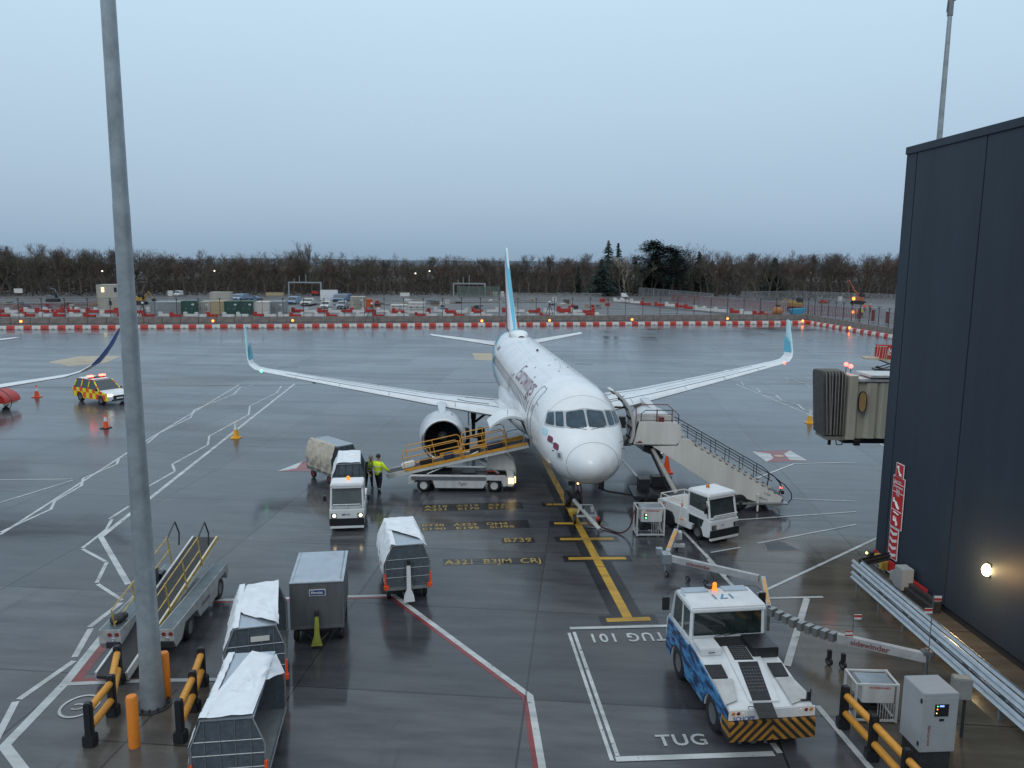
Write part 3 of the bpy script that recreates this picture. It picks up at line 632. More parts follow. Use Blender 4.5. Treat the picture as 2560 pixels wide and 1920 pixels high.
            for y in (9.5, 13.0): wline([(.70, y), (.99, y)], .01)
            wline([(.25, 2.6), (.60, 2.7)], .010); wline([(.62, 2.7), (.60, 4.6)], .010); wline([(.25, 3.1), (.25, 4.4), (.33, 4.9)], .02)
            mb.build('panel_line', LINE, wr, smooth=0)
            for y, s0 in ((6.5, 16.6), (10.0, 17.9), (13.4, 19.0)):
                z, sl, c = wing_top(0, y, WG); mb = MB(); zb = z-.16
                mb.loft([[(-(s0+u*3.0), sg*y+.17*math.sin(math.pi*(u*.9+.05))*math.cos(a), zb-.12*u-.10+.20*math.sin(math.pi*(u*.9+.05))*math.sin(a)) for a in [k*math.pi/5 for k in range(10)]] for u in [i/8 for i in range(9)]], 0, True, True, True)
                mb.build('flap_fairing', WINGM, wr, smooth=60)
            g = MB(); g.sph((-19.62, sg*16.5, 4.53), .09, n=8); g.build('navigation_light', L_GRN if sg == -1 else L_RED, wr)
        # engine
        ec = Vector((0, sg*5.75, 1.88)); e0 = 11.15; mb = MB()
        pr = [(0.0, 1.00), (-.02, 1.05), (.02, 1.10), (.12, 1.15), (.6, 1.22), (1.4, 1.25), (2.2, 1.21), (2.9, 1.08), (3.25, .96)]
        mb.lathe([(t, r) for t, r in pr], ec+Vector((-e0, 0, 0)), (-1, 0, 0), 40, 0); en = mb.build('engine', NAC if liv == 'teal' else RED, wr, smooth=60)
        mb = MB(); mb.lathe([(.14, 1.155), (.02, 1.105), (-.025, 1.05), (0, 1.0), (.12, .955), (.3, .93)], ec+Vector((-e0, 0, 0)), (-1, 0, 0), 40); mb.build('inlet_lip', SILV, en, smooth=60)
        mb = MB(); mb.lathe([(.3, .93), (.95, .90), (1.0, .88)], ec+Vector((-e0, 0, 0)), (-1, 0, 0), 32, 0); mb.build('inlet_duct', mat('inlet_lining', (.05, .052, .055), .4, .3, var=.1), en, smooth=60)
        mb = MB(); c0 = ec+Vector((-e0-.95, 0, 0))
        for k in range(32):
            a = 2*math.pi*k/32; a2 = a+.15; mb.face([c0+Vector((.05, .28*math.cos(a), .28*math.sin(a))), c0+Vector((0, .88*math.cos(a), .88*math.sin(a))), c0+Vector((-.1, .88*math.cos(a2), .88*math.sin(a2))), c0+Vector((-.05, .28*math.cos(a2+.1), .28*math.sin(a2+.1)))])
        mb.lathe([(.13, .9), (.13, .01)], c0, (-1, 0, 0), 24, 1); mb.build('fan', [mat('fan_blade', (.05, .05, .055), .3, .7, var=.1), BLACK], en, smooth=0)
        mb = MB(); mb.lathe([(-.42, .01), (-.30, .10), (0, .27), (.1, .28)], c0, (-1, 0, 0), 20); mb.build('spinner', mat('spinner_metal', (.16, .165, .17), .35, .3, var=.05), en, smooth=60)
        mb = MB(); mb.lathe([(3.0, .62), (3.7, .52), (4.3, .36), (4.9, .08)], ec+Vector((-e0, 0, 0)), (-1, 0, 0), 24); mb.lathe([(3.25, .96), (3.1, .62)], ec+Vector((-e0, 0, 0)), (-1, 0, 0), 24); mb.build('exhaust', GREY, en, smooth=60)
        mb = MB(); zt = wing_top(14.5, 5.75, WG)[0]
        rings = []
        for s_, zl, zh, wd_ in ((11.9, 3.02, 3.10, .06), (12.5, 2.95, 3.22, .17), (13.4, 2.9, 3.32, .21), (14.2, 2.8, 3.40, .22), (15.5, 2.5, 3.2, .2), (16.6, 2.6, 3.0, .08)):
            rings.append([(-s_, sg*5.75-wd_, zl), (-s_, sg*5.75+wd_, zl), (-s_, sg*5.75+wd_, zh-.05), (-s_, sg*5.75, zh), (-s_, sg*5.75-wd_, zh-.05)])
        mb.loft(rings, 0, True, True, True); mb.build('pylon', NAC, wr, smooth=50)
        if full and sg == -1:
            mb = MB(); mb.tube([(-12.2, sg*5.28, 2.75), (-12.15, sg*5.22, 3.0), (-12.5, sg*5.25, 3.05)], .02, 4); mb.build('nacelle_strake', LINE, en)
        # main gear
        g = MB(); g.cyl((-17.71, sg*3.8, .55), (-17.71, sg*3.8, 1.9), .10, .13, 12, 0); g.cyl((-17.71, sg*3.8, 1.7), (-17.5, sg*3.75, 3.0), .16, .18, 12, 0); g.cyl((-17.71, sg*3.35, .58), (-17.71, sg*4.25, .58), .09, m=0)
        g.tube([(-17.7, sg*3.7, 1.5), (-17.6, sg*2.4, 2.5)], .08, 8, 0); g.tube([(-17.55, sg*3.8, .7), (-17.2, sg*3.8, 1.2), (-17.5, sg*3.8, 1.7)], .04, 6, 0); g.box((-17.7, sg*4.1, 2.1), (.9, .05, 1.5), 1)
        gr = g.build('main_gear', [DARK, WHITE2], root)
        for dy in (-.46, .46): g = MB(); wheel(g, (-17.71, sg*3.8+dy, .58), .58, .42); g.build('wheel', [BLACK, GREY], gr, smooth=50)
        # tailplane
        HT = [(31.0, .3, 4.52, 4.1, 0, 1), (31.9, 1.2, 4.62, 3.6, 0, 1), (35.1, 6.1, 5.17, 1.35, 0, 1), (35.4, 6.25, 5.19, 1.0, 0, 1)]
        tp = wing_mesh(HT, sg, WINGM, 'tailplane', root, .10, .09)
        if full:
            mb = MB(); mb.tube([(-(33.95+.34*0), sg*1.6, 4.83), (-36.0, sg*6.0, 5.22)], .012, 4); mb.build('panel_line', LINE, tp)
    # fin
    FN = [(28.3, 5.55, 7.6, .05), (29.6, 6.1, 6.1, .13), (31.2, 7.6, 4.95, .11), (33.4, 10.0, 3.35, .105), (34.9, 11.75, 2.05, .10), (35.2, 12.05, 1.75, .10), (35.6, 12.17, 1.2, .08)]
    mb = MB(); rings = []
    for sl, z, c, t in FN: rings.append([(-(sl+x*c), -h*c/.75 if h < 0 else -h*c, z) for x, h in airfoil(9, t)])
    mb.loft(rings, 0, True, True, True)
    fm = mat('fin_paint', (.10, .48, .64), .3, var=.02)
    t = fm.node_tree
    if not t.nodes.get('band'):
        b = t.nodes['Principled BSDF']; tcn = N(t, 'ShaderNodeTexCoord'); sp_ = N(t, 'ShaderNodeSeparateXYZ'); sp_.name = 'band'; L(t, tcn.outputs['Object'], sp_.inputs[0])
        a = N(t, 'ShaderNodeMath', operation='MULTIPLY_ADD'); L(t, sp_.outputs[0], a.inputs[0]); a.inputs[1].default_value = .9; a.inputs[2].default_value = .9*29.6
        c = N(t, 'ShaderNodeMath', operation='ADD'); L(t, a.outputs[0], c.inputs[0]); L(t, sp_.outputs[2], c.inputs[1])
        d = N(t, 'ShaderNodeMath', operation='MULTIPLY_ADD'); L(t, c.outputs[0], d.inputs[0]); d.inputs[1].default_value = 1/12; d.inputs[2].default_value = .1
        rp = N(t, 'ShaderNodeValToRGB'); rp.color_ramp.interpolation = 'CONSTANT'; E_ = rp.color_ramp.elements; E_[0].color = (.17, .015, .055, 1); E_[1].position = .50; E_[1].color = (.74, .77, .79, 1)
        for p_, c_ in ((.60, (.10, .48, .64, 1)), (.655, (.74, .77, .79, 1)), (.70, (.07, .40, .58, 1)), (.745, (.30, .62, .72, 1))): q = E_.new(p_); q.color = c_
        L(t, d.outputs[0], rp.inputs[0]); L(t, rp.outputs[0], b.inputs['Base Color'])
    mb.build('fin', fm, root, smooth=40)
    # nose gear
    g = MB(); g.cyl((-5.07, 0, .35), (-5.07, 0, 1.9), .075, .11, 10, 0); g.cyl((-5.07, -.3, .38), (-5.07, .3, .38), .05, m=0); g.tube([(-5.0, 0, 1.0), (-4.1, 0, 1.85)], .045, 6, 0)
    g.box((-4.9, .18, 1.15), (.12, .14, .18), 1); g.box((-4.9, -.18, 1.15), (.12, .14, .18), 1); g.box((-5.1, .42, 1.72), (1.6, .03, .4), 2); g.box((-5.1, -.42, 1.72), (1.6, .03, .4), 2)
    g.tube([(-4.98, .16, 1.3), (-4.92, .2, .9), (-5.0, .1, .6)], .025, 5, 3)
    ng = g.build('nose_gear', [GREY, BLACKP, WHITE2, REDD], root)
    for dy in (-.25, .25): g = MB(); wheel(g, (-5.07, dy, .38), .38, .22); g.build('wheel', [BLACK, GREY], ng, smooth=50)
    g = MB(); g.sph((-4.84, .18, 1.16), .055); g.build('gear_light', L_WARM, ng)
    return root
AC_RZ = math.atan2(-math.cos(.106027), math.sin(.106027))
NOSE = (3.356, 30.039, 0)
make_airliner('white airliner with light blue winglets and tail, nose towards the camera', NOSE, AC_RZ)
# ------------------------------------------------------------------ second airliner at the left edge: its wing reaches into view
r_ = ray(190, 798)
tip_loc = Vector((-16.5*math.cos(.106)*-1, 0, 0))
F2 = Vector((math.sin(.106027), -math.cos(.106027), 0)); LFT = Vector((.9944, .1058, 0))
# its left wing tip (s 19.9, y 16.9, z 4.55) should be seen at photo pixel (198,795)
tp_ = G(168, 808, 4.6); n2 = tp_ + F2*19.9 - LFT*16.9
make_airliner('second airliner at the left edge, only its wing with navy winglet in view', (n2.x, n2.y, 0), AC_RZ, full=False, liv='navy')

# ------------------------------------------------------------------ vehicles and ground equipment
def local(name, label, cat, x, y, rz, group=None): return thing(name, label, cat, (x, y, 0), rz, group)
def add_wheels(root, pts, r, wd, ax=(0, 1, 0), rim=None):
    for p in pts:
        g = MB(); wheel(g, p, r, wd, ax); g.build('wheel', [BLACK, rim or GREY], root, smooth=50)
def tractor(name, label, cx, cy, rz, lit, Lh=3.0, W_=1.42, door=False, num='BET 07'):
    t = local(name, label, 'baggage tractor', cx, cy, rz); h = Lh/2; w2 = W_/2
    b_ = MB()
    # lower body with wheel arches, side profile extruded across
    prof = [(-h, .42), (-h, 1.02), (-h+.08, 1.10), (.28, 1.10), (.30, 1.02), (h-.22, 1.00), (h-.02, .93), (h, .40), (h-.12, .26), (h-.42, .24), (h-.52, .52), (h-.68, .62), (h-.92, .62), (h-1.08, .50), (h-1.14, .30), (-h+1.15, .30), (-h+1.10, .55), (-h+.95, .72), (-h+.55, .72), (-h+.38, .55), (-h+.34, .42)]
    b_.prism(prof, -w2, w2, lambda u, v, w_: (u, w_, v)); b_.build('body', WHITE, t, bevel=.02)
    g = MB(); g.box((h+.005, 0, .43), (.06, W_+.01, .30)); g.build('bumper', BLACKP, t)
    g = MB(); g.box((h-.02, 0, .22), (.10, W_-.04, .10)); g.build('towing_lip', WHITE, t)
    # cab: pillars, roof
    cb = MB(); x0, x1 = .25, h-.10
    for sy in (1, -1):
        cb.tube([(x1-.02, sy*(w2-.05), .98), (x1-.20, sy*(w2-.08), 1.90)], .045, 6); cb.tube([(x0, sy*(w2-.05), 1.0), (x0+.02, sy*(w2-.07), 1.90)], .045, 6)
    cb.box((x1-.11, 0, 1.84), (.05, W_-.2, .09)); cb.box((x1-.0, 0, 1.02), (.06, W_-.14, .08)); cb.build('cab_frame', WHITE, t)
    rf = MB(); rf.box(((x0+x1)/2-.07, 0, 1.93), (x1-x0+.02, W_-.02, .13), top=(.93, .94)); rfo = rf.build('roof', WHITE, t, bevel=.03)
    g = MB(); g.face([(x1-.03, -w2+.10, 1.06), (x1-.03, w2-.10, 1.06), (x1-.20, w2-.12, 1.80), (x1-.20, -w2+.12, 1.80)]); g.face([(x1-.05, -w2+.10, 1.06), (x1-.05, w2-.10, 1.06), (x1-.22, w2-.12, 1.80), (x1-.22, -w2+.12, 1.80)]); g.build('windscreen', GLASS2, t, smooth=0)
    if door:
        for sy in (1, -1):
            g = MB(); pts = [(x0+.06, 1.30), (x1-.28, 1.22), (x1-.30, 1.82), (x0+.06, 1.84)]; g.prism(pts, sy*(w2-.075), sy*(w2-.055), lambda u, v, w_: (u, w_, v)); g.build('side_window', GLASS2, t)
            g = MB(); g.prism([(x0+.02, 1.02), (x1-.16, 1.0), (x1-.24, 1.22), (x0+.02, 1.28)], sy*(w2-.10), sy*(w2-.03), lambda u, v, w_: (u, w_, v)); dd = g.build('door', WHITE, t, bevel=.01)
            g = MB(); g.prism([(x0+.12, .62), (x1-.42, .60), (x1-.30, .92), (x0+.10, .95)], sy*(w2-.02), sy*(w2+.006), lambda u, v, w_: (u, w_, v)); g.build('lower_window', GLASS, dd)
        g = MB()
        for yy in np.linspace(-.5, .5, 6): g.box((-.55, yy, 1.125), (1.5, .06, .03))
        g.tube([(-h+.1, -w2+.1, 1.1), (-h+.1, -w2+.1, 1.3), (-.2, -w2+.1, 1.3), (-.2, -w2+.1, 1.1)], .022, 5); g.tube([(-h+.1, w2-.1, 1.1), (-h+.1, w2-.1, 1.3), (-.2, w2-.1, 1.3), (-.2, w2-.1, 1.1)], .022, 5); g.tube([(-h+.1, -w2+.1, 1.3), (-h+.1, w2-.1, 1.3)], .022, 5)
        g.build('rear_rack', CREAM, t)
        g = MB(); g.box((.05, -w2+.01, .52), (.30, .05, .22)); g.box((.05, w2-.01, .42), (1.0, .06, .26)); g.build('side_step', CREAM, t)
    else:
        g = MB(); g.face([(x0, -w2+.12, 1.2), (x0, w2-.12, 1.2), (x0+.02, w2-.12, 1.82), (x0+.02, -w2+.12, 1.82)]); g.build('rear_window', GLASS2, t, smooth=0)
        g = MB()
        for k in range(11): zz = 1.46+.035*k; g.tube([(x1-.16, -w2+.25, zz), (x1-.16, w2-.2, zz)], .004, 3)
        for k in range(22): yy = -w2+.26+.045*k; g.tube([(x1-.16, yy, 1.46), (x1-.16, yy, 1.82)], .004, 3)
        g.build('sun_grille', GALV, t)
    g = MB(); g.tube([(h-.05, -w2+.14, 1.0), (h+.03, -w2+.15, 1.17), (h+.03, w2-.15, 1.17), (h-.05, w2-.14, 1.0)], .024, 6); g.tube([(h+.03, 0, 1.17), (h-.03, 0, .98)], .02, 5); g.build('guard_bar', WHITE, t)
    g = MB(); g.box((.75, .28, .98), (.4, .42, .12)); g.box((.58, .28, 1.18), (.10, .42, .42)); g.box((.75, -.30, .98), (.4, .42, .12)); g.box((.58, -.30, 1.18), (.10, .42, .42)); g.build('seat', BLACKP, t)
    g = MB(); g.tube([(h-.5, .28, 1.05), (h-.62, .28, 1.22)], .02, 5); g.lathe([(0, .15), (.02, .17), (.04, .15)], (h-.64, .28, 1.24), (-.6, 0, .8), 14); g.build('steering_wheel', BLACKP, t)
    for sy in (1, -1):
        hl = MB(); hl.box((h+.012, sy*(w2-.17), .70), (.03, .21, .17), 0); ho = hl.build('headlight', BLACKP, t)
        g = MB(); g.lathe([(0, .001), (.006, .05), (0, .07)], (h+.03, sy*(w2-.17)+(.02 if lit else 0), .70), (1, 0, 0), 12); g.build('lamp_lens', L_WHT if lit else SILV, ho)
    g = MB(); g.lathe([(0, .075), (.10, .07), (.14, .03), (.145, .001)], (.55, .02, 2.0), (0, 0, 1), 12); g.build('beacon', L_AMB if lit else mat('amber_lens', (.55, .16, .02), .3, var=0), t)
    g = MB(); g.tube([(x1-.1, w2-.03, 1.5), (x1-.02, w2+.16, 1.48)], .014, 4); g.box((x1-.02, w2+.18, 1.40), (.05, .13, .22)); g.tube([(x1-.1, -w2+.03, 1.5), (x1-.02, -w2-.16, 1.48)], .014, 4); g.box((x1-.02, -w2-.18, 1.40), (.05, .13, .22)); g.build('mirror', BLACKP, t)
    g = MB(); add_text(g, num, .11, lambda x, y: (h+.0125, -.2+x, .70+y), bold=.002); g.build('fleet_number', mat('black_lettering', (.02, .02, .02), .5, var=0), t, smooth=0)
    if door:
        g = MB(); add_text(g, 'BET', .13, lambda x, y: (-h+.35+x, -w2-.004, .93+y), bold=.004); add_text(g, '121', .13, lambda x, y: (-h+.35+x, -w2-.004, .79+y), bold=.004); g.build('side_number', RED, t, smooth=0)
        g = MB(); g.box((-.05, -w2-.012, .60), (.25, .02, .05)); g.build('side_marker', mat('amber_reflector', (.8, .3, .05), .4, var=0), t)
    add_wheels(t, [(h-.78, w2-.14, .30), (h-.78, -w2+.14, .30)], .30, .22); add_wheels(t, [(-h+.75, w2-.16, .36), (-h+.75, -w2+.16, .36)], .36, .28, rim=BLACKP)
    return t
tractor('baggage_tractor', 'small white open baggage tractor with lit headlights, towing the carts', -6.88, 32.75, R(-82.5), True, 2.7, 1.40)
tractor('baggage_tractor', 'white baggage tractor with enclosed cab parked by the passenger stairs', 7.72, 31.95, R(-60.6), False, 3.25, 1.50, True, '121')
# ---- baggage carts
from mathutils import noise as mnoise
def crease(o, cuts, amp, fq):
    bm = bmesh.new(); bm.from_mesh(o.data); bmesh.ops.subdivide_edges(bm, edges=bm.edges[:], cuts=cuts, use_grid_fill=True); bm.normal_update()
    for v in bm.verts:
        p = v.co*fq+Vector((sum(map(ord, o.name)) % 17, 0, 0)); n = 1-abs(mnoise.noise(p))*2.4; n2 = mnoise.noise(p*2.7); v.co += (v.normal if v.normal.z > -.1 else -v.normal)*amp*(max(0, n)*.8+n2*.45)
    bm.to_mesh(o.data); bm.free()
    if 'sharp_edge' in o.data.attributes: o.data.attributes.remove(o.data.attributes['sharp_edge'])
    o.data.shade_smooth(); return o
def cart(label, cx, cy, rz, Lh, curtain='left', cloth=None, cov=COVER, bar=True, flags=True, plate=False, group='open baggage carts with canvas covers', topw=1.0, W_=1.44, H=1.92):
    t = local('baggage_cart', label, 'baggage cart', cx, cy, rz, None); h = Lh/2; w2 = W_/2; tw = topw/2; zf = .52; zs = 1.35
    g = MB(); g.box((0, 0, zf-.05), (Lh, W_, .10)); g.box((0, 0, zf-.13), (Lh-.3, .5, .08)); g.build('deck', GALV, t)
    fr = MB()
    for x in (h-.02, -h+.02):
        fr.tube([(x, -w2, zf), (x, -w2, zs), (x, -tw, H), (x, tw, H), (x, w2, zs), (x, w2, zf)], .022, 5)
    for sy in (1, -1):
        fr.tube([(h-.02, sy*tw, H), (-h+.02, sy*tw, H)], .02, 5); fr.tube([(h-.02, sy*w2, zf+.02), (-h+.02, sy*w2, zf+.02)], .025, 5)
    for z in (.85, 1.15, 1.45):
        for x in (h-.02, -h+.02): k = w2 if z <= zs else w2-(z-zs)/(H-zs)*(w2-tw); fr.tube([(x, -k, z), (x, k, z)], .011, 4)
    for y in (-.45, -.15, .15, .45):
        for x in (h-.02, -h+.02): fr.tube([(x, y, zf), (x, y, H)], .011, 4)
    fr.build('frame', GALV if flags else mat('green_steel_frame', (.07, .10, .09), .5, .3, var=.2), t)
    g = MB()
    for x in (h-.035, -h+.035):
        if g is None: g = MB()
        g.prism([(-w2+.03, zf), (w2-.03, zf), (w2-.03, zs), (tw, H-.04), (-tw, H-.04), (-w2+.03, zs)], x-.004, x+.004, lambda u, v, w_: (w_, u, v)); g.build('end_panel', MESH, t); g = None
    g = MB(); g.box((0, 0, H+.01), (Lh, topw+.06, .03)); g.build('roof_sheet', ALU, t)
    rnd = random.Random(len(label)); sg = 1 if curtain == 'left' else -1
    # side curtain: hanging canvas with folds over the slope and side
    g = MB(); NX = 18; rings = []
    for i in range(NX+1):
        x = -h+Lh*i/NX; f = .025*math.sin(i*1.3)+.02*math.sin(i*2.9+1)
        rings.append([(x, sg*(tw-.12), H+.045), (x, sg*(tw+.01), H+.04), (x, sg*(tw+(w2-tw)*.5+.02+f*.5), (H+zs)/2+.03), (x, sg*(w2+.03+f*.4), zs), (x, sg*(w2+.05+f), 1.05), (x, sg*(w2+.03-f), .78), (x, sg*(w2-.02+f*.6), .50+.03*math.sin(i*.9))])
    g.loft(rings, closed=False); crease(g.build('side_curtain', cov, t, smooth=60), 2, .05, 2.6)
    if cloth:
        # loose canvas thrown back over the roof; outline given as (x, y) roof points
        g = MB(); P = cloth; n = len(P); cxx = sum(p[0] for p in P)/n; cyy = sum(p[1] for p in P)/n; rings = []
        for k in range(5):
            f = 1-k/4; rings.append([(cxx+(p[0]-cxx)*f, cyy+(p[1]-cyy)*f, (H+.045+.035*abs(math.sin(2.1*i+k*1.7))*(1 if 0 < k < 4 else .5)) if abs(cyy+(p[1]-cyy)*f) < tw+.05 else H+.03-(abs(cyy+(p[1]-cyy)*f)-tw)*1.0) for i, p in enumerate(P)])
        g.loft(rings, c1=True); crease(g.build('roof_canvas', cov, t, smooth=50), 4, .05, 2.0)
    add_wheels(t, [(h-.45, w2-.12, .22), (h-.45, -w2+.12, .22), (-h+.45, w2-.12, .22), (-h+.45, -w2+.12, .22)], .22, .12, rim=REDD if cov is TAN else BLACKP)
    g = MB(); g.tube([(h-.5, .25, .33), (h+.28, .05, .22)], .03, 5); g.tube([(h-.5, -.25, .33), (h+.28, -.05, .22)], .03, 5); g.build('steering_frame', GREY, t)
    if bar:
        g = MB(); g.prism([(-.18, .12), (.18, .12), (.15, .34), (.07, .52), (.06, 1.32), (-.06, 1.32), (-.07, .52), (-.15, .34)], h+.24, h+.31, lambda u, v, w_: (w_-.10*(v-.12), u, v)); g.build('drawbar', WHITE if cov is COVER else YEL, t)
        g = MB(); g.box((h+.15, 0, 1.38), (.10, .11, .14)); g.build('coupling', BLACKP, t)
    if flags:
        for sy in (1, -1):
            g = MB(); g.box((h+.01, sy*(w2-.02), zf+.02), (.10, .16, .12)); 
            if sy < 0 or curtain != 'left': g.box((h-.02, sy*(w2+.01), zf+.25), (.07, .06, .42))
            g.build('corner_marker', CONEO, t)
    if plate: g = MB(); g.box((h+.0, .12, 1.62), (.02, .45, .13)); g.build('name_plate', CREAM, t)
    return t
c1 = cart('white canvas baggage cart with raised white drawbar, right of the grey box trailer', -3.66, 26.0, R(-74), 2.75, 'right', [(-1.36, -.5), (-1.36, .5), (-.2, .56), (.5, .60), (1.30, .62), (.9, .38), (.0, -.35), (-.1, -.5)], group=None)
c1.rotation_euler.z = R(-76)
g = MB(); add_text(g, 'menzies', .24, lambda x, y: (-.35+x, -.79, 1.12+y), bold=.004); g.build('canvas_lettering', mat('navy_lettering', (.02, .03, .10), .5, var=0), c1, smooth=0)
g = MB(); g.prism([(0, 0), (.30, 0), (.36, .07), (.06, .07)], -.80, -.78, lambda u, v, w_: (.30+u, w_, 1.02+v)); g.build('canvas_emblem', RED, c1, smooth=0)
cart('baggage cart with white canvas thrown over its roof, second in the bottom-left pair', -6.72, 20.05, R(-75), 2.75, 'right', [(-1.38, -.32), (-1.40, .52), (.30, .54), (1.28, .56), (1.30, .46), (.62, -.30), (.30, -.48)], flags=True, bar=False, plate=True)
cart('nearest baggage cart with twisted white canvas across its metal roof, at the bottom edge', -5.82, 16.05, R(-82.3), 2.75, 'right', [(-1.36, .0), (-1.30, .56), (-.9, .80), (.0, .52), (1.34, .50), (1.38, -.52), (.9, -.5)], flags=True, bar=False)
g = MB(); g.tube([(0, 0, 0), (.9, 0, .0)], .05, 6)
cart('tan canvas baggage cart with its back to the apron hydrant, rearmost of the towed train', -9.15, 39.55, R(-46), 2.45, 'right', None, TAN, bar=False, flags=False)
cart('white roofed baggage cart hitched right behind the small tractor', -7.55, 36.2, R(-79.5), 2.45, 'right', [(-1.2, -.5), (-1.2, .5), (1.15, .5), (1.15, -.5)], bar=False, flags=False)
# ---- grey box trailer
t = local('box_trailer', 'grey metal box trailer with blue name plate and yellow drawbar', 'luggage trailer', -5.72, 22.85, R(-81.5)); h, w2 = 1.22, .74
g = MB(); g.bx(-h, h, -w2, w2, .55, 1.88); g.build('box_body', ALUD, t, bevel=.012)
g = MB(); g.box((0, 0, 1.895), (2*h+.04, 2*w2+.04, .03)); g.box((0, 0, 1.93), (2*h-.1, 2*w2-.1, .05), top=(.96, .94)); g.build('roof_sheet', ALU, t, bevel=.008)
g = MB()
for y in (-.25, .28): g.box((h+.006, y, 1.22), (.012, .03, 1.30))
for y in (-w2, w2): g.box((h-.01, y, 1.22), (.05, .035, 1.34))
g.box((h+.0, 0, .55), (.06, 2*w2+.03, .07)); g.build('corner_trim', GREY, t)
g = MB(); g.box((h+.012, .02, 1.60), (.016, .46, .19), 0); g.box((h+.022, .02, 1.60), (.006, .42, .15), 1); pl = g.build('name_plate', [WHITE, mat('navy_plate', (.02, .04, .16), .35, var=0)], t)
g = MB(); add_text(g, 'Menzies', .125, lambda x, y: (h+.027, -.19+.03+x*.83, 1.565+y), bold=.002); g.build('plate_lettering', REFL, pl, smooth=0)
g = MB(); g.bx(-h+.1, h-.1, -.55, .55, .40, .52); g.tube([(h-.4, .45, .38), (h+.25, .06, .2)], .03, 5); g.tube([(h-.4, -.45, .38), (h+.25, -.06, .2)], .03, 5); g.build('chassis', DARK, t)
g = MB(); g.prism([(-.17, .10), (.14, .10), (.07, .4), (.05, .95), (-.05, .95), (-.08, .4)], h+.2, h+.28, lambda u, v, w_: (w_-.08*v, u, v)); g.build('drawbar', mat('yellow_green_paint', (.38, .40, .06), .5, var=.15), t)
g = MB(); g.box((h+.14, 0, 1.02), (.12, .13, .13)); g.build('coupling', DARK, t)
add_wheels(t, [(h-.4, w2-.1, .22), (h-.4, -w2+.1, .22), (-h+.4, w2-.1, .22), (-h+.4, -w2+.1, .22)], .22, .14, rim=BLACKP)
# ---- belt loader at the aircraft
t = local('belt_loader', 'white belt loader with orange rails reaching up to the cargo door', 'belt loader', -2.5, 38.2, 0)
g = MB(); prof = [(-2.45, .42), (-2.45, .72), (-2.3, .80), (2.2, .80), (2.3, .72), (2.3, .35), (2.12, .30), (2.02, .60), (1.35, .62), (1.15, .22), (-1.15, .22), (-1.28, .58), (-1.6, .70), (-2.1, .62), (-2.25, .40)]
g.prism(prof, -1.0, -.70, lambda u, v, w_: (u, w_, v), 0); g.prism(prof, .70, 1.0, lambda u, v, w_: (u, w_, v), 0); g.bx(-2.4, 2.2, -.69, .69, .42, .62, 1); g.bx(-2.3, 1.3, -1.012, -1.002, .60, .78, 2); g.build('chassis', [WHITE2, DARK, GREY], t)
g = MB(); hoodp = [(1.25, .8), (1.30, 1.35), (1.55, 1.70), (2.15, 1.72), (2.62, 1.25), (2.75, .75), (2.72, .30), (2.3, .28), (2.25, .8)]
g.prism(hoodp, .15, 1.0, lambda u, v, w_: (u, w_, v)); g.prism([(2.3, .3), (2.3, .8), (2.62, .86), (2.70, .6), (2.62, .3)], -1.0, .15, lambda u, v, w_: (u, w_, v)); g.build('cowling', CREAM, t, bevel=.04)
g = MB(); g.box((2.50, -1.015, .60), (.26, .05, .26)); g.box((2.69, -.78, .60), (.06, .30, .24)); g.build('headlight', L_WARM, t)
g = MB(); g.tube([(-1.6, -.45, .75), (.9, -.45, 1.9)], .045, 6); g.tube([(-1.6, .45, .75), (.9, .45, 1.9)], .045, 6); g.tube([(1.9, -.4, .8), (.6, -.4, 1.6)], .05, 6); g.tube([(1.9, .4, .8), (.6, .4, 1.6)], .05, 6); g.build('lift_arm', GALV, t)
g = MB(); g.box((-.9, 0, .75), (.9, .8, .25)); g.build('engine_housing', BLACKP, t); g = MB(); g.box((.4, 0, .72), (.7, .9, .22)); g.build('hydraulic_tank', BLACKP, t)
g = MB(); g.tube([(1.3, -.85, .8), (1.35, -.85, 1.02), (1.75, -.85, 1.02), (1.8, -.85, .8)], .02, 5); g.build('grab_rail', RED, t)
g = MB(); add_text(g, 'Tiger', .22, lambda x, y: (-.1+x, -1.004, .36+y), shear=.3); g.build('side_lettering', mat('black_lettering', (.02, .02, .02), .5, var=0), t, smooth=0)
add_wheels(t, [(-1.72, -.86, .33), (-1.72, .86, .33), (1.68, -.86, .33), (1.68, .86, .33)], .33, .22, rim=WHITE2)
b0 = Vector((-3.55, 0, .74)); b1 = Vector((3.30, 0, 2.36)); bd = (b1-b0).normalized(); ang = -math.atan2(bd.z, bd.x); BLN = (b1-b0).length
M_ = Matrix.Translation(b0) @ Matrix.Rotation(ang, 4, 'Y')
def CM(): m = MB(); m.M = M_; return m
g = CM(); g.bx(0, BLN, -.56, -.50, -.22, .02, 0); g.bx(0, BLN, .50, .56, -.22, .02, 0); g.bx(.9, BLN-.05, -.585, -.56, -.06, .07, 1); g.bx(.9, BLN-.05, .56, .585, -.06, .07, 1); cv = g.build('conveyor_frame', [WHITE2, ORG], t)
g = CM(); g.bx(.02, BLN-.02, -.49, .49, -.14, .0); g.cyl((.02, -.49, -.07), (.02, .49, -.07), .07); g.cyl((BLN, -.49, -.07), (BLN, .49, -.07), .07); g.build('belt', BLACK, t)
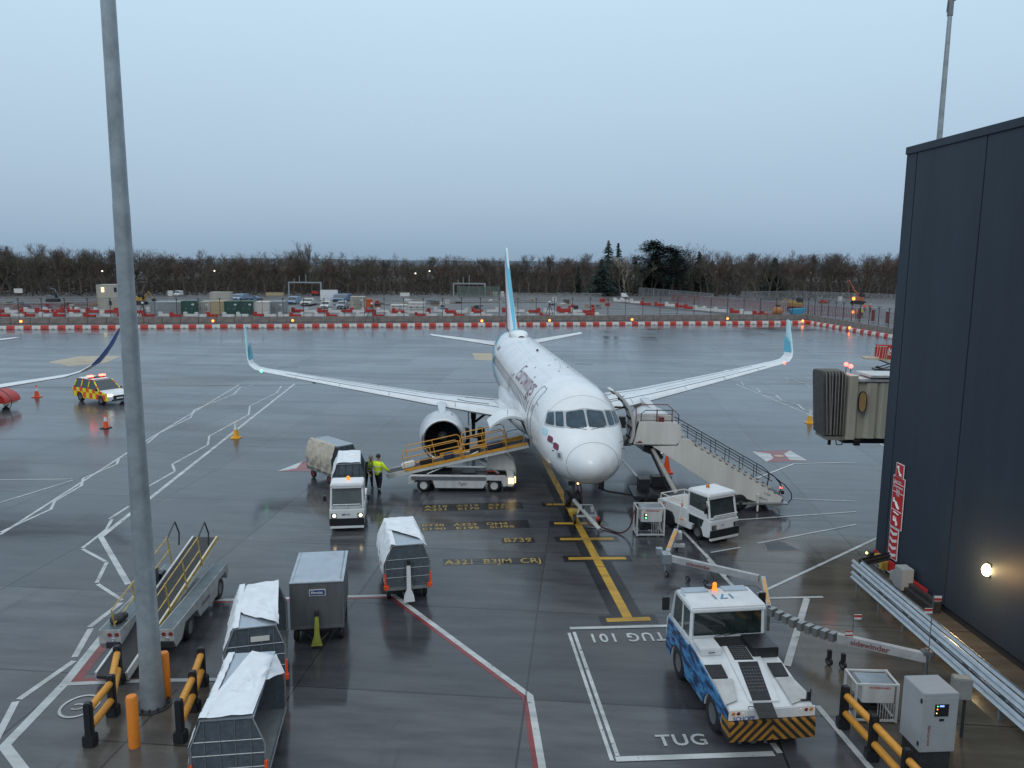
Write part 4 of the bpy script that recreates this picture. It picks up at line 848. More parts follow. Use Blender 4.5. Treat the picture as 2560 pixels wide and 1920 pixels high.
for sy in (-1, 1):
    for xa, xb, hh in ((.95, 3.75, .95), (3.85, 6.0, .98)):
        g = CM(); y = sy*.62
        g.tube([(xa, y, 0), (xa, y, hh-.12), (xa+.12, y, hh), (xb-.12, y, hh), (xb, y, hh-.12), (xb, y, 0)], .024, 6)
        for k in (.35, .65): g.tube([(xa, y, hh*k), (xb, y, hh*k)], .017, 5)
        g.tube([((xa+xb)/2, y, 0), ((xa+xb)/2, y, hh)], .02, 5); g.build('hand_rail', ORG, cv)
    g = CM(); y = sy*.60; g.tube([(6.0, y, .1), (6.1, y, .55), (6.7, y, .55), (6.95, y, .32), (6.8, y, .1)], .022, 6); g.build('end_rail', GALV, cv)
g = CM()
for x0_, x1_ in ((2.6, 3.7), (4.2, 5.0), (5.6, 6.8)): g.bx(x0_, x1_, .50, .56, .02, .22)
g.build('side_guide', ORG, cv)
def suitcase(label, m_, x, y, dims, rz=0, wh=False):
    p = M_ @ Vector((x, y, dims[2]/2+.01)); o = MB(); o.box((0, 0, 0), dims); c = o.build('suitcase', m_, None, bevel=.05); c.matrix_world = Matrix.Translation((p.x-2.5, p.y+38.2, p.z)) @ Matrix.Rotation(ang, 4, 'Y') @ Matrix.Rotation(rz, 4, 'Z')
    tag(c, label, 'suitcase'); h_ = MB(); h_.tube([(dims[0]/2, -.1, 0), (dims[0]/2+.04, -.1, 0), (dims[0]/2+.04, .1, 0), (dims[0]/2, .1, 0)], .012, 4); h_.build('handle', BLACKP, c)
suitcase('white suitcase lowest on the belt loader next to the workers', WHITE, 1.05, -.05, (.66, .45, .26), .15)
suitcase('black suitcase on the belt just above the white one', BLACKP, 1.95, -.1, (.62, .42, .24))
suitcase('dark blue suitcase halfway up the belt loader', mat('navy_fabric', (.02, .035, .08), .6, var=.15), 3.1, -.1, (.5, .4, .28))
suitcase('black holdall on the belt under the second rail', BLACKP, 4.4, -.1, (.5, .42, .25), .2)
suitcase('large navy suitcase near the top of the belt loader', MT['navy_fabric'], 5.4, 0, (.75, .5, .3), .1)
# ---- parked belt loader on the left
t = local('belt_loader', 'parked belt loader with yellow rails behind the galvanised mast', 'belt loader', -10.32, 22.95, R(93.0))
g = MB()
for sy in (1, -1):
    y0_, y1_ = (sy*.56, sy*1.0) if sy > 0 else (-1.0, -.56)
    if sy > 0: y0_, y1_ = .42, 1.0
    g.prism([(-2.5, .62), (-2.5, 1.0), (2.3, 1.0), (2.45, .92), (2.45, .5), (2.30, .5), (2.2, .78), (1.4, .78), (1.25, .35), (-.4, .40), (-.62, .72), (-1.6, .78), (-1.9, .45), (-2.35, .42)], y0_, y1_, lambda u, v, w_: (u, w_, v), 0)
    g.bx(-2.46, 2.3, min(y0_, y1_)+.03, max(y0_, y1_)-.04, 1.0, 1.012, 1)
g.bx(-2.2, 2.2, -.55, .41, .45, .55, 2); g.build('chassis', [mat('scuffed_grey_white', (.42, .43, .43), .5, var=.2, scale=3), mat('deck_tread_plate', (.13, .165, .18), .4, .4, var=.15), DARK], t, bevel=0)
for sy, yy in ((1, .62), (-1, -.82)):
    for k in (0, 1):
        g = MB(); g.lathe([(0, .001), (.012, .05), (0, .062)], (-2.505, yy+.09-.19*k, .86), (-1, 0, 0), 12); g.build('tail_light', mat('red_lens', (.20, .015, .01), .3, var=0), t)
    g = MB(); g.lathe([(0, .001), (.012, .045), (0, .055)], (-2.505, yy, .72), (-1, 0, 0), 12); g.build('reversing_light', SILV, t)
    g = MB(); g.box((-2.52, yy, .58), (.10, .34, .16)); g.build('light_guard', BLACKP, t)
b0 = Vector((-3.55, .32, .30)); b1 = Vector((2.75, -.12, 1.78)); bd = (b1-b0).normalized(); ang2 = -math.atan2(bd.z, bd.x); B2 = (b1-b0).length
M2 = Matrix.Translation(b0) @ Matrix.Rotation(math.atan2(bd.y, bd.x), 4, 'Z') @ Matrix.Rotation(-math.asin(bd.z), 4, 'Y')
g = MB(); g.M = M2; g.bx(0, B2, -.50, -.44, -.20, .03, 0); g.bx(0, B2, .30, .36, -.20, .03, 0); g.bx(.9, B2, -.52, -.50, -.05, .05, 1); cv = g.build('conveyor_frame', [WHITE2, YEL], t)
g = MB(); g.M = M2; g.bx(.02, B2-.02, -.43, .29, -.13, 0); g.cyl((0, -.43, -.07), (0, .29, -.07), .08); g.build('belt', BLACK, t)
for y, name in ((-.55, 0), (.41, 1)):
    g = MB(); g.M = M2
    for x in (1.35, 2.55, 3.75, 4.95): g.tube([(x, y, -.1), (x, y, .98)], .022, 5)
    g.tube([(1.35, y, .95), (4.95, y, .95)], .018, 5); g.tube([(1.35, y, .5), (4.95, y, .5)], .018, 5); g.build('hand_rail', YEL, cv)
    g = MB(); g.M = M2; g.tube([(4.95, y, .92), (5.6, y, 1.12), (5.75, y, .62), (5.6, y, .25)], .026, 5); g.build('end_rail', DARK, cv)
g = MB(); g.box((.3, .72, 1.30), (.55, .4, .6)); g.box((-.1, .7, 1.1), (.25, .3, .3)); g.box((.9, .7, 1.15), (.4, .4, .3)); g.build('driver_seat', BLACKP, t, bevel=.03)
g = MB(); g.sph((-2.0, .70, 1.10), .19, sc=(1.3, 1, .7)); g.sph((-1.85, .62, 1.12), .13, sc=(1, 1.2, .8)); g.build('cable_bundle', BLACK, t)
g = MB(); add_text(g, 'menzies', .22, lambda x, y: (-.2+x, -1.003, .62+y), shear=.2, bold=.003); g.build('side_lettering', MT['navy_lettering'], t, smooth=0)
add_wheels(t, [(-1.0, .72, .36), (-1.0, -.82, .36), (1.8, .72, .36), (1.8, -.82, .36)], .36, .22, rim=GREY)
# ------------------------------------------------------------------ passenger stairs
t = local('passenger_stairs', 'white passenger stairs on a dark chassis leading to the open forward door', 'boarding stairs', 0, 0, 0); Y0, Y1 = 34.7, 36.35
xz = lambda u, v, w_: (u, w_, v)
g = MB(); g.prism([(5.36, 3.03), (7.34, 3.02), (7.54, 3.26), (7.51, 3.89), (7.3, 4.04), (5.56, 4.05)], Y0-.05, Y0, xz); g.build('platform_side', CREAM, t, bevel=.015)
g = MB(); g.prism([(5.6, 3.03), (7.34, 3.02), (7.54, 3.26), (7.51, 3.89), (7.3, 4.04), (5.8, 4.05)], Y1, Y1+.05, xz); g.build('platform_side', CREAM, t, bevel=.015)
g = MB(); g.bx(5.05, 8.1, Y0, Y1, 2.98, 3.06, 0); g.bx(5.0, 5.35, Y0+.2, Y1-.1, 2.90, 3.1, 1); g.build('platform_floor', [GREY, BLACK], t)
g = MB(); g.tube([(5.36, Y0-.07, 3.02), (5.60, Y0-.07, 4.08)], .035, 6); g.tube([(5.1, Y0-.03, 2.98), (5.3, Y0-.02, 3.8)], .03, 6); g.build('door_buffer', BLACK, t)
for y in (Y0-.025, Y1+.025):
    g = MB(); g.prism([(6.26, 2.95), (8.92, 1.25), (10.4, .62), (11.99, .14), (12.23, .63), (8.11, 3.02), (7.9, 3.3), (7.55, 3.3), (7.4, 2.98)], y-.025, y+.025, xz); o = g.build('flight_side', CREAM, t, bevel=.012)
    g = MB(); g.tube([(7.54, y, 3.95), (7.62, y, 3.93), (11.75, y, 1.62), (12.05, y, 1.38), (12.12, y, 1.10), (12.02, y, .75)], .024, 6); g.tube([(7.6, y, 3.70), (11.7, y, 1.38)], .018, 5)
    for k in range(6): x = 8.2+.66*k; zz = 3.62-(x-8.2)*.56; g.tube([(x, y, zz-.62), (x, y, zz)], .016, 5)
    g.build('hand_rail', DARK, o)
    g = MB()
    for k in range(14): x = 8.2+.28*k; zt = 3.02-(x-8.11)*.585; g.box((x, y, zt+.015), (.13, .06, .05), ry=.53)
    g.build('edge_clip', GREY, o)
g = MB(); y = Y0+.1; g.tube([(11.95, y, 1.42), (12.3, y, 1.2), (12.62, y, .82), (12.66, y, .55), (12.5, y, .33), (12.2, y, .26), (12.05, y, .30)], .026, 6); g.tube([(11.95, Y1-.1, 1.42), (12.3, Y1-.1, 1.2), (12.62, Y1-.1, .82), (12.66, Y1-.1, .55), (12.5, Y1-.1, .33), (12.05, Y1-.1, .30)], .026, 6); g.build('end_hoop', BLACKP, t)
g = MB(); g.sph((12.12, Y0+.02, 1.08), .055); g.build('marker_lamp', L_RED, t); g = MB(); g.box((12.22, Y0+.08, .85), (.12, .1, .16)); g.build('lamp_box', BLACKP, t)
g = MB()
for k in range(17): x = 8.0+.24*k; z = 2.92-.165*k; g.box((x, (Y0+Y1)/2, z), (.27, Y1-Y0-.06, .03))
g.build('tread', GREY, t)
for y in (Y0+.1, Y1-.1):
    g = MB(); g.tube([(5.75, y, 3.06), (5.75, y, 4.40), (5.95, y, 4.55), (7.2, y, 4.55), (7.42, y, 4.35), (7.42, y, 3.06)], .022, 6); g.tube([(5.75, y, 4.1), (7.42, y, 4.1)], .016, 5); g.build('platform_rail', REDD if y > 35.5 else DARK, t)
g = MB(); g.box((6.9, Y1-.25, 3.55), (.22, .22, .9)); g.tube([(6.7, Y1-.2, 3.1), (6.7, Y1-.2, 4.35)], .03, 6); g.build('platform_control', REDD, t)
g = MB(); g.tube([(7.45, 34.95, .75), (6.35, 35.1, 2.75)], [.11, .09], 8); g.tube([(7.45, 36.1, .75), (6.35, 36.0, 2.75)], [.11, .09], 8); g.build('lift_arm', CREAM, t)
g = MB(); g.tube([(7.15, 35.0, .8), (6.15, 35.15, 2.85)], .05, 6); g.tube([(6.0, 35.4, 2.7), (6.5, 35.4, 2.6), (6.8, 35.4, 2.2)], .16, 10); g.build('hydraulic_ram', DARK, t)
g = MB(); g.bx(5.6, 12.3, 34.85, 36.2, .42, .62); g.bx(5.5, 8.4, 34.6, 36.4, .55, .66); g.bx(8.6, 12.2, 34.75, 34.85, .25, .5); g.box((6.1, 35.7, .95), (.5, .6, .55)); g.box((7.0, 36.2, .95), (.9, .5, .5)); g.tube([(5.6, 35.5, .45), (4.5, 35.9, .5), (4.05, 36.1, .62)], .05, 6); g.box((4.2, 36.0, .8), (.12, .3, .5), rz=.4); g.build('chassis', DARK, t)
add_wheels(t, [(6.35, 34.75, .40), (6.35, 36.3, .40), (10.25, 34.75, .40), (10.25, 36.3, .40)], .40, .26, rim=BLACKP)
g = MB(); g.bx(8.75, 12.4, 34.45, 34.8, .36, .42); g.build('side_step', GALV, t)
g = MB(); g.cyl((11.05, 34.5, .05), (11.05, 34.5, .75), .05); g.box((11.05, 34.5, .78), (.14, .14, .12)); g.build('stabiliser', CREAM, t)
g = MB(); add_text(g, '7104', .16, lambda x, y: (11.35+x*.9, Y0-.054, .78+y-.3*x)); add_text(g, 'MENZIES', .11, lambda x, y: (11.15+x*.9, Y0-.054, .60+y-.32*x)); g.build('side_lettering', MT['black_lettering'], t, smooth=0)
g = MB(); g.prism([(0, 0), (.34, 0), (.30, .06), (.2, .11), (.12, .06)], Y0-.056, Y0-.052, lambda u, v, w_: (5.5+u, w_, 3.09+v)); g.build('side_emblem', REDD, t, smooth=0)
# ------------------------------------------------------------------ pushback tractor
PX, PYY, PRZ = 5.92, 16.66, R(97.3)
t = local('pushback_tractor', 'white and blue pushback tractor with 171 on its cab roof and striped bumper', 'aircraft tug', PX, PYY, PRZ)
Mi = (Matrix.Translation((PX, PYY, 0)) @ Matrix.Rotation(PRZ, 4, 'Z')).inverted()
dz = lambda x: 1.13+.145*min(max(x, 0), 2.6)
def dk(c, x, y, off=.0):
    z = 1.3
    for _ in range(8): q = Mi @ G(*px(c, x, y), z); z = dz(q.x)+off
    return Vector((q.x, q.y, z))
def stripe_mat(name, c1, c2, freq, slope=1.0):
    m = mat(name, c1, .5, var=.2, scale=5); nt_ = m.node_tree; b = nt_.nodes['Principled BSDF']; tcn = N(nt_, 'ShaderNodeTexCoord'); sp_ = N(nt_, 'ShaderNodeSeparateXYZ'); L(nt_, tcn.outputs['Object'], sp_.inputs[0])
    ab = N(nt_, 'ShaderNodeMath', operation='ABSOLUTE'); L(nt_, sp_.outputs[1], ab.inputs[0]); ad = N(nt_, 'ShaderNodeMath', operation='MULTIPLY_ADD'); L(nt_, sp_.outputs[2], ad.inputs[0]); ad.inputs[1].default_value = slope; L(nt_, ab.outputs[0], ad.inputs[2])
    mu = N(nt_, 'ShaderNodeMath', operation='MULTIPLY'); L(nt_, ad.outputs[0], mu.inputs[0]); mu.inputs[1].default_value = freq; fr = N(nt_, 'ShaderNodeMath', operation='FRACT'); L(nt_, mu.outputs[0], fr.inputs[0]); gt = N(nt_, 'ShaderNodeMath', operation='GREATER_THAN'); L(nt_, fr.outputs[0], gt.inputs[0]); gt.inputs[1].default_value = .5
    mx = N(nt_, 'ShaderNodeMix', data_type='RGBA'); L(nt_, gt.outputs[0], mx.inputs[0]); L(nt_, b.inputs['Base Color'].links[0].from_socket, mx.inputs[6]); mx.inputs[7].default_value = (*c2, 1); L(nt_, mx.outputs[2], b.inputs['Base Color']); return m
CHEV = stripe_mat('chevron_paint', (.42, .20, .03), (.02, .018, .016), 4.6)
TUGW = mat('tug_white_paint', (.66, .68, .69), .34, var=.08, scale=2)
BLUEP = mat('blue_graphic_paint', (.03, .16, .42), .35, var=.0)
def graphic():
    m = BLUEP; nt_ = m.node_tree; b = nt_.nodes['Principled BSDF']; tcn = N(nt_, 'ShaderNodeTexCoord'); mpn = N(nt_, 'ShaderNodeMapping'); mpn.inputs['Rotation'].default_value = (0, R(35), 0); mpn.inputs['Scale'].default_value = (1.5, 1, 5); L(nt_, tcn.outputs['Object'], mpn.inputs[0])
    n = N(nt_, 'ShaderNodeTexNoise'); n.inputs['Scale'].default_value = 1.7; n.inputs['Detail'].default_value = 2; L(nt_, mpn.outputs[0], n.inputs[0]); rp = N(nt_, 'ShaderNodeValToRGB'); rp.color_ramp.interpolation = 'CONSTANT'; e_ = rp.color_ramp.elements
    e_[0].color = (.012, .03, .08, 1); e_[1].position = .44; e_[1].color = (.022, .12, .30, 1); q = e_.new(.54); q.color = (.10, .28, .43, 1); q = e_.new(.57); q.color = (.05, .22, .46, 1); L(nt_, n.outputs[0], rp.inputs[0]); L(nt_, rp.outputs[0], b.inputs['Base Color'])
graphic()
HW = 1.02
def arch(cx, r, z0, n=8): return [(cx+r*math.cos(math.pi*k/n), z0+r*.92*math.sin(math.pi*k/n)) for k in range(n+1)]
prof = [(0, .84), (0, 1.10)]+[(x, dz(x)-.03) for x in (.5, 1.2, 2.0, 2.6)]+[(4.3, 1.45), (4.5, 1.25), (4.5, .38)]+arch(3.45, .56, .38)+[(2.5, .34), (1.6, .34)]+arch(1.0, .52, .38)+[(.45, .84)]
g = MB(); g.prism(prof, -HW+.03, HW-.03, lambda u, v, w_: (u, w_, v), 0); g.build('body', TUGW, t, bevel=.02)
for sy in (1, -1):
    g = MB(); g.prism([(.06, .84), (.06, 1.02)]+[(x, dz(x)-.10) for x in (.8, 1.6, 2.3, 2.6)]+[(2.7, 1.3), (4.3, 1.35), (4.42, .45)]+arch(3.45, .58, .36)+[(2.5, .40), (1.6, .42)]+arch(1.0, .54, .38)[:-1]+[(.46, .80)], sy*(HW-.03), sy*HW, lambda u, v, w_: (u, w_, v)); g.build('side_graphic', BLUEP, t)
g = MB(); g.bx(-.10, .40, -HW, HW, .38, .84); g.build('bumper', CHEV, t, bevel=.015)
for sy in (1, -1):
    g = MB(); g.box((-.012, sy*.80, .99), (.03, .44, .24)); lp = g.build('lamp_panel', CREAM, t, bevel=.005)
    for k, m_ in ((0, 'a'), (1, 'r'), (2, 'w')):
        g = MB(); g.lathe([(0, .001), (.012, .035), (0, .045)], (-.03, sy*(.92-.12*k), 1.03), (-1, 0, 0), 12); g.build('tail_light', {'a': mat('amber_lens', (.55, .16, .02), .3, var=0), 'r': mat('red_lens', (.20, .015, .01), .3, var=0), 'w': CREAM}[m_], lp)
g = MB(); add_text(g, 'SCHOPF', .14, lambda x, y: (-.032, .93-x, .86+y), bold=.002); g.build('maker_lettering', mat('blue_lettering', (.03, .06, .28), .4, var=0), t, smooth=0)
# deck fittings, each laid on the sloping deck
GRAT = mat('black_grating', (.018, .018, .02), .55, var=.2, scale=8, bump=.6, bscale=50)
def plate(pts, off, m_, name='deck_panel', h_=.02, parent=t, bev=0):
    P = [dk('d4', x, y, off) for x, y in pts]; g = MB(); B_ = [p-Vector((0, 0, h_)) for p in P]; g.face(P); n = len(P)
    for k in range(n): g.face([P[k], B_[k], B_[(k+1) % n], P[(k+1) % n]])
    return g.build(name, m_, parent, smooth=0, bevel=bev)
def holes(pts, nx, ny, u0, u1, v0, v1, parent):
    g = MB(); P = [dk('d4', x, y, .0) for x, y in pts]
    for i in range(nx):
        for j in range(ny):
            u = u0+(u1-u0)*i/(nx-1); v = v0+(v1-v0)*j/(ny-1); p = (P[0]*(1-u)+P[1]*u)*(1-v)+(P[3]*(1-u)+P[2]*u)*v; z = p.z+.034; g.tube([(p.x+.022*math.cos(a), p.y+.024*math.sin(a), z) for a in [k*math.pi/4-.3 for k in range(7)]], .0055, 3)
    g.build('grating_hole', GREY, parent, smooth=0)
plate([(1285, 680), (1550, 680), (1730, 1110), (1500, 1115)], .022, TUGW, 'centre_cover', .05)
P1 = [(1320, 680), (1460, 675), (1530, 785), (1380, 788)]; holes(P1, 6, 7, .12, .88, .08, .92, plate(P1, .03, GRAT, 'grating'))
P2 = [(1405, 805), (1560, 800), (1670, 1105), (1520, 1110)]; holes(P2, 6, 8, .12, .88, .18, .78, plate(P2, .03, GRAT, 'grating'))
plate([(1525, 1130), (1675, 1125), (1722, 1245), (1575, 1250)], .03, GRAT, 'grating'); plate([(1140, 828), (1275, 824), (1328, 928), (1200, 932)], .03, GRAT, 'grating'); plate([(1632, 812), (1750, 808), (1808, 912), (1690, 916)], .03, GRAT, 'grating')
plate([(1205, 598), (1480, 592), (1515, 668), (1235, 672)], .03, GRAT, 'grating')
for (pp, nm) in (([(1205, 945), (1365, 940), (1400, 1110), (1300, 1150)], 'a'), ([(1700, 930), (1830, 925), (1985, 1080), (1830, 1140)], 'b')):
    P = [dk('d4', x, y, .004) for x, y in pp]; lo = [p-Vector((0, 0, .0)) for p in P]; g = MB(); g.loft([[p for p in P], [p+Vector((0, 0, .012)) for p in P]]); c_ = sum(P, Vector())/4; g.loft([[p+Vector((0, 0, .012)) for p in P], [c_+(p-c_)*.86+Vector((0, 0, -.02)) for p in P]], c1=True); g.build('recess', mat('recess_paint', (.48, .49, .48), .5, var=.12), t, smooth=0)
g = MB(); g.bx(1.95, 2.5, .42, .97, 1.38, 1.58); g.build('tool_locker', TUGW, t, bevel=.02)
g = MB(); g.tube([(1.93, .62, 1.47), (1.91, .62, 1.49), (1.91, .76, 1.49), (1.93, .76, 1.47)], .012, 4); g.build('locker_handle', BLACKP, t)
g = MB(); g.bx(1.75, 2.55, -.97, -.30, 1.36, 1.62); g.build('battery_box', BLACKP, t, bevel=.02)
g = MB(); g.tube([(.02, .42, 1.12), (.0, .42, 1.17), (.0, .56, 1.17), (.02, .56, 1.12)], .012, 4); g.build('grab_handle', BLACKP, t)
g = MB(); g.tube([(.15, -.98, 1.1), (.15, -.98, 1.42)], .014, 5); g.box((.15, -.93, 1.27), (.05, .08, .18)); g.box((.15, -.86, 1.16), (.05, .22, .03)); g.build('marker_post', BLACKP, t)
# cab
g = MB(); x0, x1 = 2.62, 4.2
for sy in (1, -1):
    g.tube([(x0+.04, sy*.96, 1.45), (x0+.06, sy*.94, 2.22)], .06, 4); g.tube([(x1-.05, sy*.96, 1.4), (x1-.25, sy*.92, 2.22)], .06, 4); g.tube([(3.3, sy*.97, 1.4), (3.3, sy*.95, 2.22)], .03, 4)
g.bx(x0, x0+.10, -.97, .97, 1.42, 1.58); g.build('cab_frame', TUGW, t)
g = MB(); rf = [(x0-.02, 2.20), (x0, 2.32), (x0+.1, 2.36), (3.75, 2.36), (3.9, 2.30), (3.92, 2.20)]; g.prism(rf, -1.0, 1.0, lambda u, v, w_: (u, w_, v)); rfo = g.build('cab_roof', TUGW, t, bevel=.03)
g = MB(); g.box((3.66, .55, 2.37), (.30, .66, .03)); g.box((3.66, -.55, 2.37), (.30, .66, .03)); g.build('roof_panel', ALU, rfo)
g = MB(); add_text(g, '171', .40, lambda x, y: (3.33-y, -.40+x*1.15, 2.37), bold=.006)
add_text(g, 'SCHOPF', .10, lambda x, y: (3.65-x, .97-y, 2.375)); g.build('roof_number', mat('teal_lettering', (.05, .22, .36), .4, var=0), rfo, smooth=0)
g = MB(); g.box((3.62, .0, 2.39), (.1, .1, .06)); g.lathe([(0, .055), (.13, .055), (.16, .02), (.161, .001)], (3.62, 0, 2.42), (0, 0, 1), 12); g.build('beacon', L_AMB, t)
g = MB(); g.box((3.78, .05, 2.40), (.16, .22, .08)); g.build('horn', BLACKP, t)
g = MB(); g.face([(x0+.02, -.90, 1.58), (x0+.02, .90, 1.58), (x0+.04, .89, 2.20), (x0+.04, -.89, 2.20)]); g.build('rear_window', mat('tug_window', (.03, .045, .045), .06, var=.35, scale=2.5, spec=.7), t, smooth=0)
for sy in (1, -1): g = MB(); g.prism([(2.75, 1.5), (3.26, 1.5), (3.26, 2.2), (2.76, 2.2)], sy*.955, sy*.965, lambda u, v, w_: (u, w_, v)); g.prism([(3.34, 1.2), (4.08, 1.2), (3.9, 2.2), (3.34, 2.2)], sy*.955, sy*.965, lambda u, v, w_: (u, w_, v)); g.build('side_window', GLASS2, t)
g = MB(); g.box((3.0, .45, 1.5), (.5, .5, .12)); g.box((2.85, .45, 1.8), (.1, .5, .5)); g.build('driver_seat', BLACKP, t)
g = MB(); g.tube([(x0-.01, .1, 1.56), (x0-.02, -.3, 1.62)], .012, 4); g.tube([(x0-.01, .35, 1.56), (x0-.02, -.05, 1.63)], .012, 4); g.build('wiper', BLACKP, t)
for sy in (1, -1):
    g = MB(); g.tube([(3.85, sy*.96, 2.36), (3.7, sy*1.2, 2.38), (3.6, sy*1.32, 2.3)], .016, 5); g.box((3.6, sy*1.34, 2.06), (.07, .19, .36)); g.build('mirror', BLACKP, t, bevel=.012)
add_wheels(t, [(1.0, HW-.20, .45), (1.0, -HW+.20, .45), (3.45, HW-.20, .45), (3.45, -HW+.20, .45)], .45, .36)
# ------------------------------------------------------------------ ground power unit, boxes, arms, tow bar
def power_unit(label, x, y, rz, lights, legs=True):
    t = local('ground_power_unit', label, 'power unit', x, y, rz)
    g = MB()
    for sx in (-.55, .55):
        for sy in (-.38, .38): g.box((sx, sy, .62), (.06, .06, 1.18))
    for z in (.08, 1.18):
        for sy in (-.38, .38): g.box((0, sy, z), (1.1, .05, .05))
        for sx in (-.55, .55): g.box((sx, 0, z), (.05, .76, .05))
    for k in range(7): g.box((.05+.07*k, -.39, .36), (.012, .012, .5))
    g.build('frame', WHITE2, t)
    g = MB(); g.bx(-.40, .46, -.40, .30, .62, 1.16); bd_ = g.build('cabinet', WHITE2, t, bevel=.012)
    g = MB(); g.box((.03, -.05, 1.175), (.86, .6, .02)); g.build('lid', ALU, bd_)
    g = MB(); add_text(g, 'POWERGUARD', .085, lambda u, v: (-.22+u*.95, -.4035, 1.06+v), bold=.003); g.build('cabinet_lettering', RED, bd_, smooth=0)
    if lights:
        g = MB(); g.box((-.22, -.405, .86), (.13, .02, .24)); g.build('indicator_box', BLACKP, bd_)
        g = MB(); g.sph((-.20, -.42, .93), .032, n=8); g.build('indicator_lamp', L_WARM, bd_); g = MB(); g.sph((-.21, -.42, .80), .036, n=8); g.build('indicator_lamp', L_GRN, bd_)
    g = MB(); rn = random.Random(5)
    for k in range(5): a = rn.uniform(0, 6); g.tube([(rn.uniform(-.4, .4), rn.uniform(-.3, .3), .15+.07*k+.03*math.sin(j+a)) for j in range(6)], .02, 5)
    g.box((-.2, .1, .3), (.35, .3, .3)); g.box((.2, .12, .26), (.25, .25, .22)); g.build('pump_and_hoses', DARK, t)
    for sx in (-.5, .5): g = MB(); wheel(g, (sx, -.30, .07), .09, .04, (0, 1, 0)); g.build('castor', [BLACK, WHITE2], t)
    return t
power_unit('white caged power unit with green and amber lights beside the nose gear', 5.66, 31.52, R(2), True)
power_unit('white caged power unit behind the amber barrier, left of the grey control cabinet', 8.88, 18.25, R(-2), False).scale = (.9, .9, .84)
def hose(name, label, pts, r, m_):
    g = MB(); P = []
    for i in range(len(pts)-1):
        p0, p1, p2, p3 = [Vector(pts[min(max(i+k, 0), len(pts)-1)]) for k in (-1, 0, 1, 2)]
        for j in range(6): u = j/6; P.append(.5*((2*p1)+(-p0+p2)*u+(2*p0-5*p1+4*p2-p3)*u*u+(-p0+3*p1-3*p2+p3)*u**3))
    P.append(Vector(pts[-1])); g.tube(P, r, 6); return tag(g.build(name, m_, None, smooth=60), label, 'cable')
CAB = mat('red_black_cable', (.16, .03, .035), .5, var=.5, scale=9, col2=(.02, .02, .02))
hose('power_cable', 'red and black cable from the caged power unit to the nose gear', [(5.12, 31.5, 1.1), (5.0, 31.35, .9), (4.85, 31.3, .35), (4.5, 31.4, .06), (4.0, 31.9, .05), (3.7, 32.2, .06), (3.35, 32.3, .08), (3.15, 32.9, .3), (3.12, 33.6, .7), (3.1, 34.3, 1.15), (3.0, 34.75, 1.35), (2.85, 34.85, 1.5)], .035, CAB)
# tow bar on the nose wheel
t = local('tow_bar', 'white tow bar on small wheels attached to the nose gear', 'tow bar', 0, 0, 0); a = Vector((2.83, 34.6, .45)); c_ = Vector((3.60, 30.95, .34)); m1 = a.lerp(c_, .52)
g = MB(); g.tube([a, m1, c_], .085, 10); g.build('bar_tube', WHITE2, t)
g = MB(); g.lathe([(-.04, .06), (-.04, .12), (.06, .12), (.06, .06)], c_+Vector((.02, -.12, 0)), (0, 0, 1), 14); g.build('eye', GREY, t)
g = MB(); g.box(m1+Vector((0, 0, -.05)), (.95, .08, .08), rz=.08); g.tube([m1+Vector((-.4, .1, .0)), m1+Vector((-.25, .3, .35)), m1+Vector((.25, .3, .35)), m1+Vector((.4, .1, 0))], .03, 5); g.box(m1+Vector((.22, .1, .22)), (.08, .5, .10)); g.build('axle_frame', WHITE2, t)
for sx in (-.52, .52): g = MB(); wheel(g, (m1.x+sx, m1.y-.05, .22), .22, .11, (1, .06, 0)); g.build('wheel', [BLACK, GREY], t)
g = MB(); g.sph(m1+Vector((.42, -.55, -.0)), .12, sc=(.8, .8, 1)); g.build('red_pump', RED, t)
g = MB(); g.prism([(0, 0), (.32, 0), (.16, .17)], -.5, .5, lambda u, v, w_: (2.82+w_*.5, 34.25+u*.6, v)); tag(g.build('wheel_chock', YEL, None), 'yellow wheel chock under the airliner nose wheels', 'wheel chock')
# articulated cable arms
def arm_seg(mb, p, q, wd, ht, m=None):
    p, q = Vector(p), Vector(q); d = q-p; rz = math.atan2(d.y, d.x); mb.box((p+q)/2, (d.length, wd, ht), m, rz=rz, ry=-math.asin(d.z/d.length))
def arm_lettering(t, txt, p, q, z, size):
    p, q = Vector(p), Vector(q); d = (q-p); d.z = 0; d.normalize(); n = Vector((d.y, -d.x, 0)); g = MB(); add_text(g, txt, size, lambda x, y: tuple(p+d*x+n*.108+Vector((0, 0, z+y))), bold=.004); g.build('arm_lettering', mat('faded_red_lettering', (.22, .07, .07), .5, var=.1), t, smooth=0)
t = local('cable_arm', 'white articulated cable arm on castors beside the parking line, reading sidewinder', 'cable arm', 0, 0, 0)
g = MB(); arm_seg(g, (6.42, 29.75, .72), (5.63, 27.35, .72), .16, .20); g.build('arm', mat('dull_white_arm', (.44, .45, .46), .5, var=.15), t)
g = MB(); arm_seg(g, (6.36, 29.5, .825), (5.7, 27.6, .825), .10, .012); g.build('reflector_strip', ORG, t)
g = MB(); arm_seg(g, (5.65, 27.15, .62), (8.30, 25.35, .62), .16, .22); g.build('arm', mat('dull_white_arm', (.44, .45, .46), .5, var=.15), t)
arm_lettering(t, 'sidewinder', (6.2, 26.77, 0), (8.3, 25.35, 0), .55, .20)
g = MB(); g.box((5.55, 27.2, .62), (.30, .42, .34)); g.box((5.35, 27.5, .75), (.22, .22, .22)); g.tube([(5.55, 27.2, .1), (5.55, 27.2, .8)], .06, 6); g.build('pivot', ALU, t)
g = MB(); g.box((6.5, 29.8, .55), (.28, .30, .28)); g.tube([(6.45, 29.8, .6), (6.75, 30.3, 1.85)], .012, 4); g.box((6.5, 29.65, .18), (.5, .12, .12)); g.build('end_head', WHITE2, t)
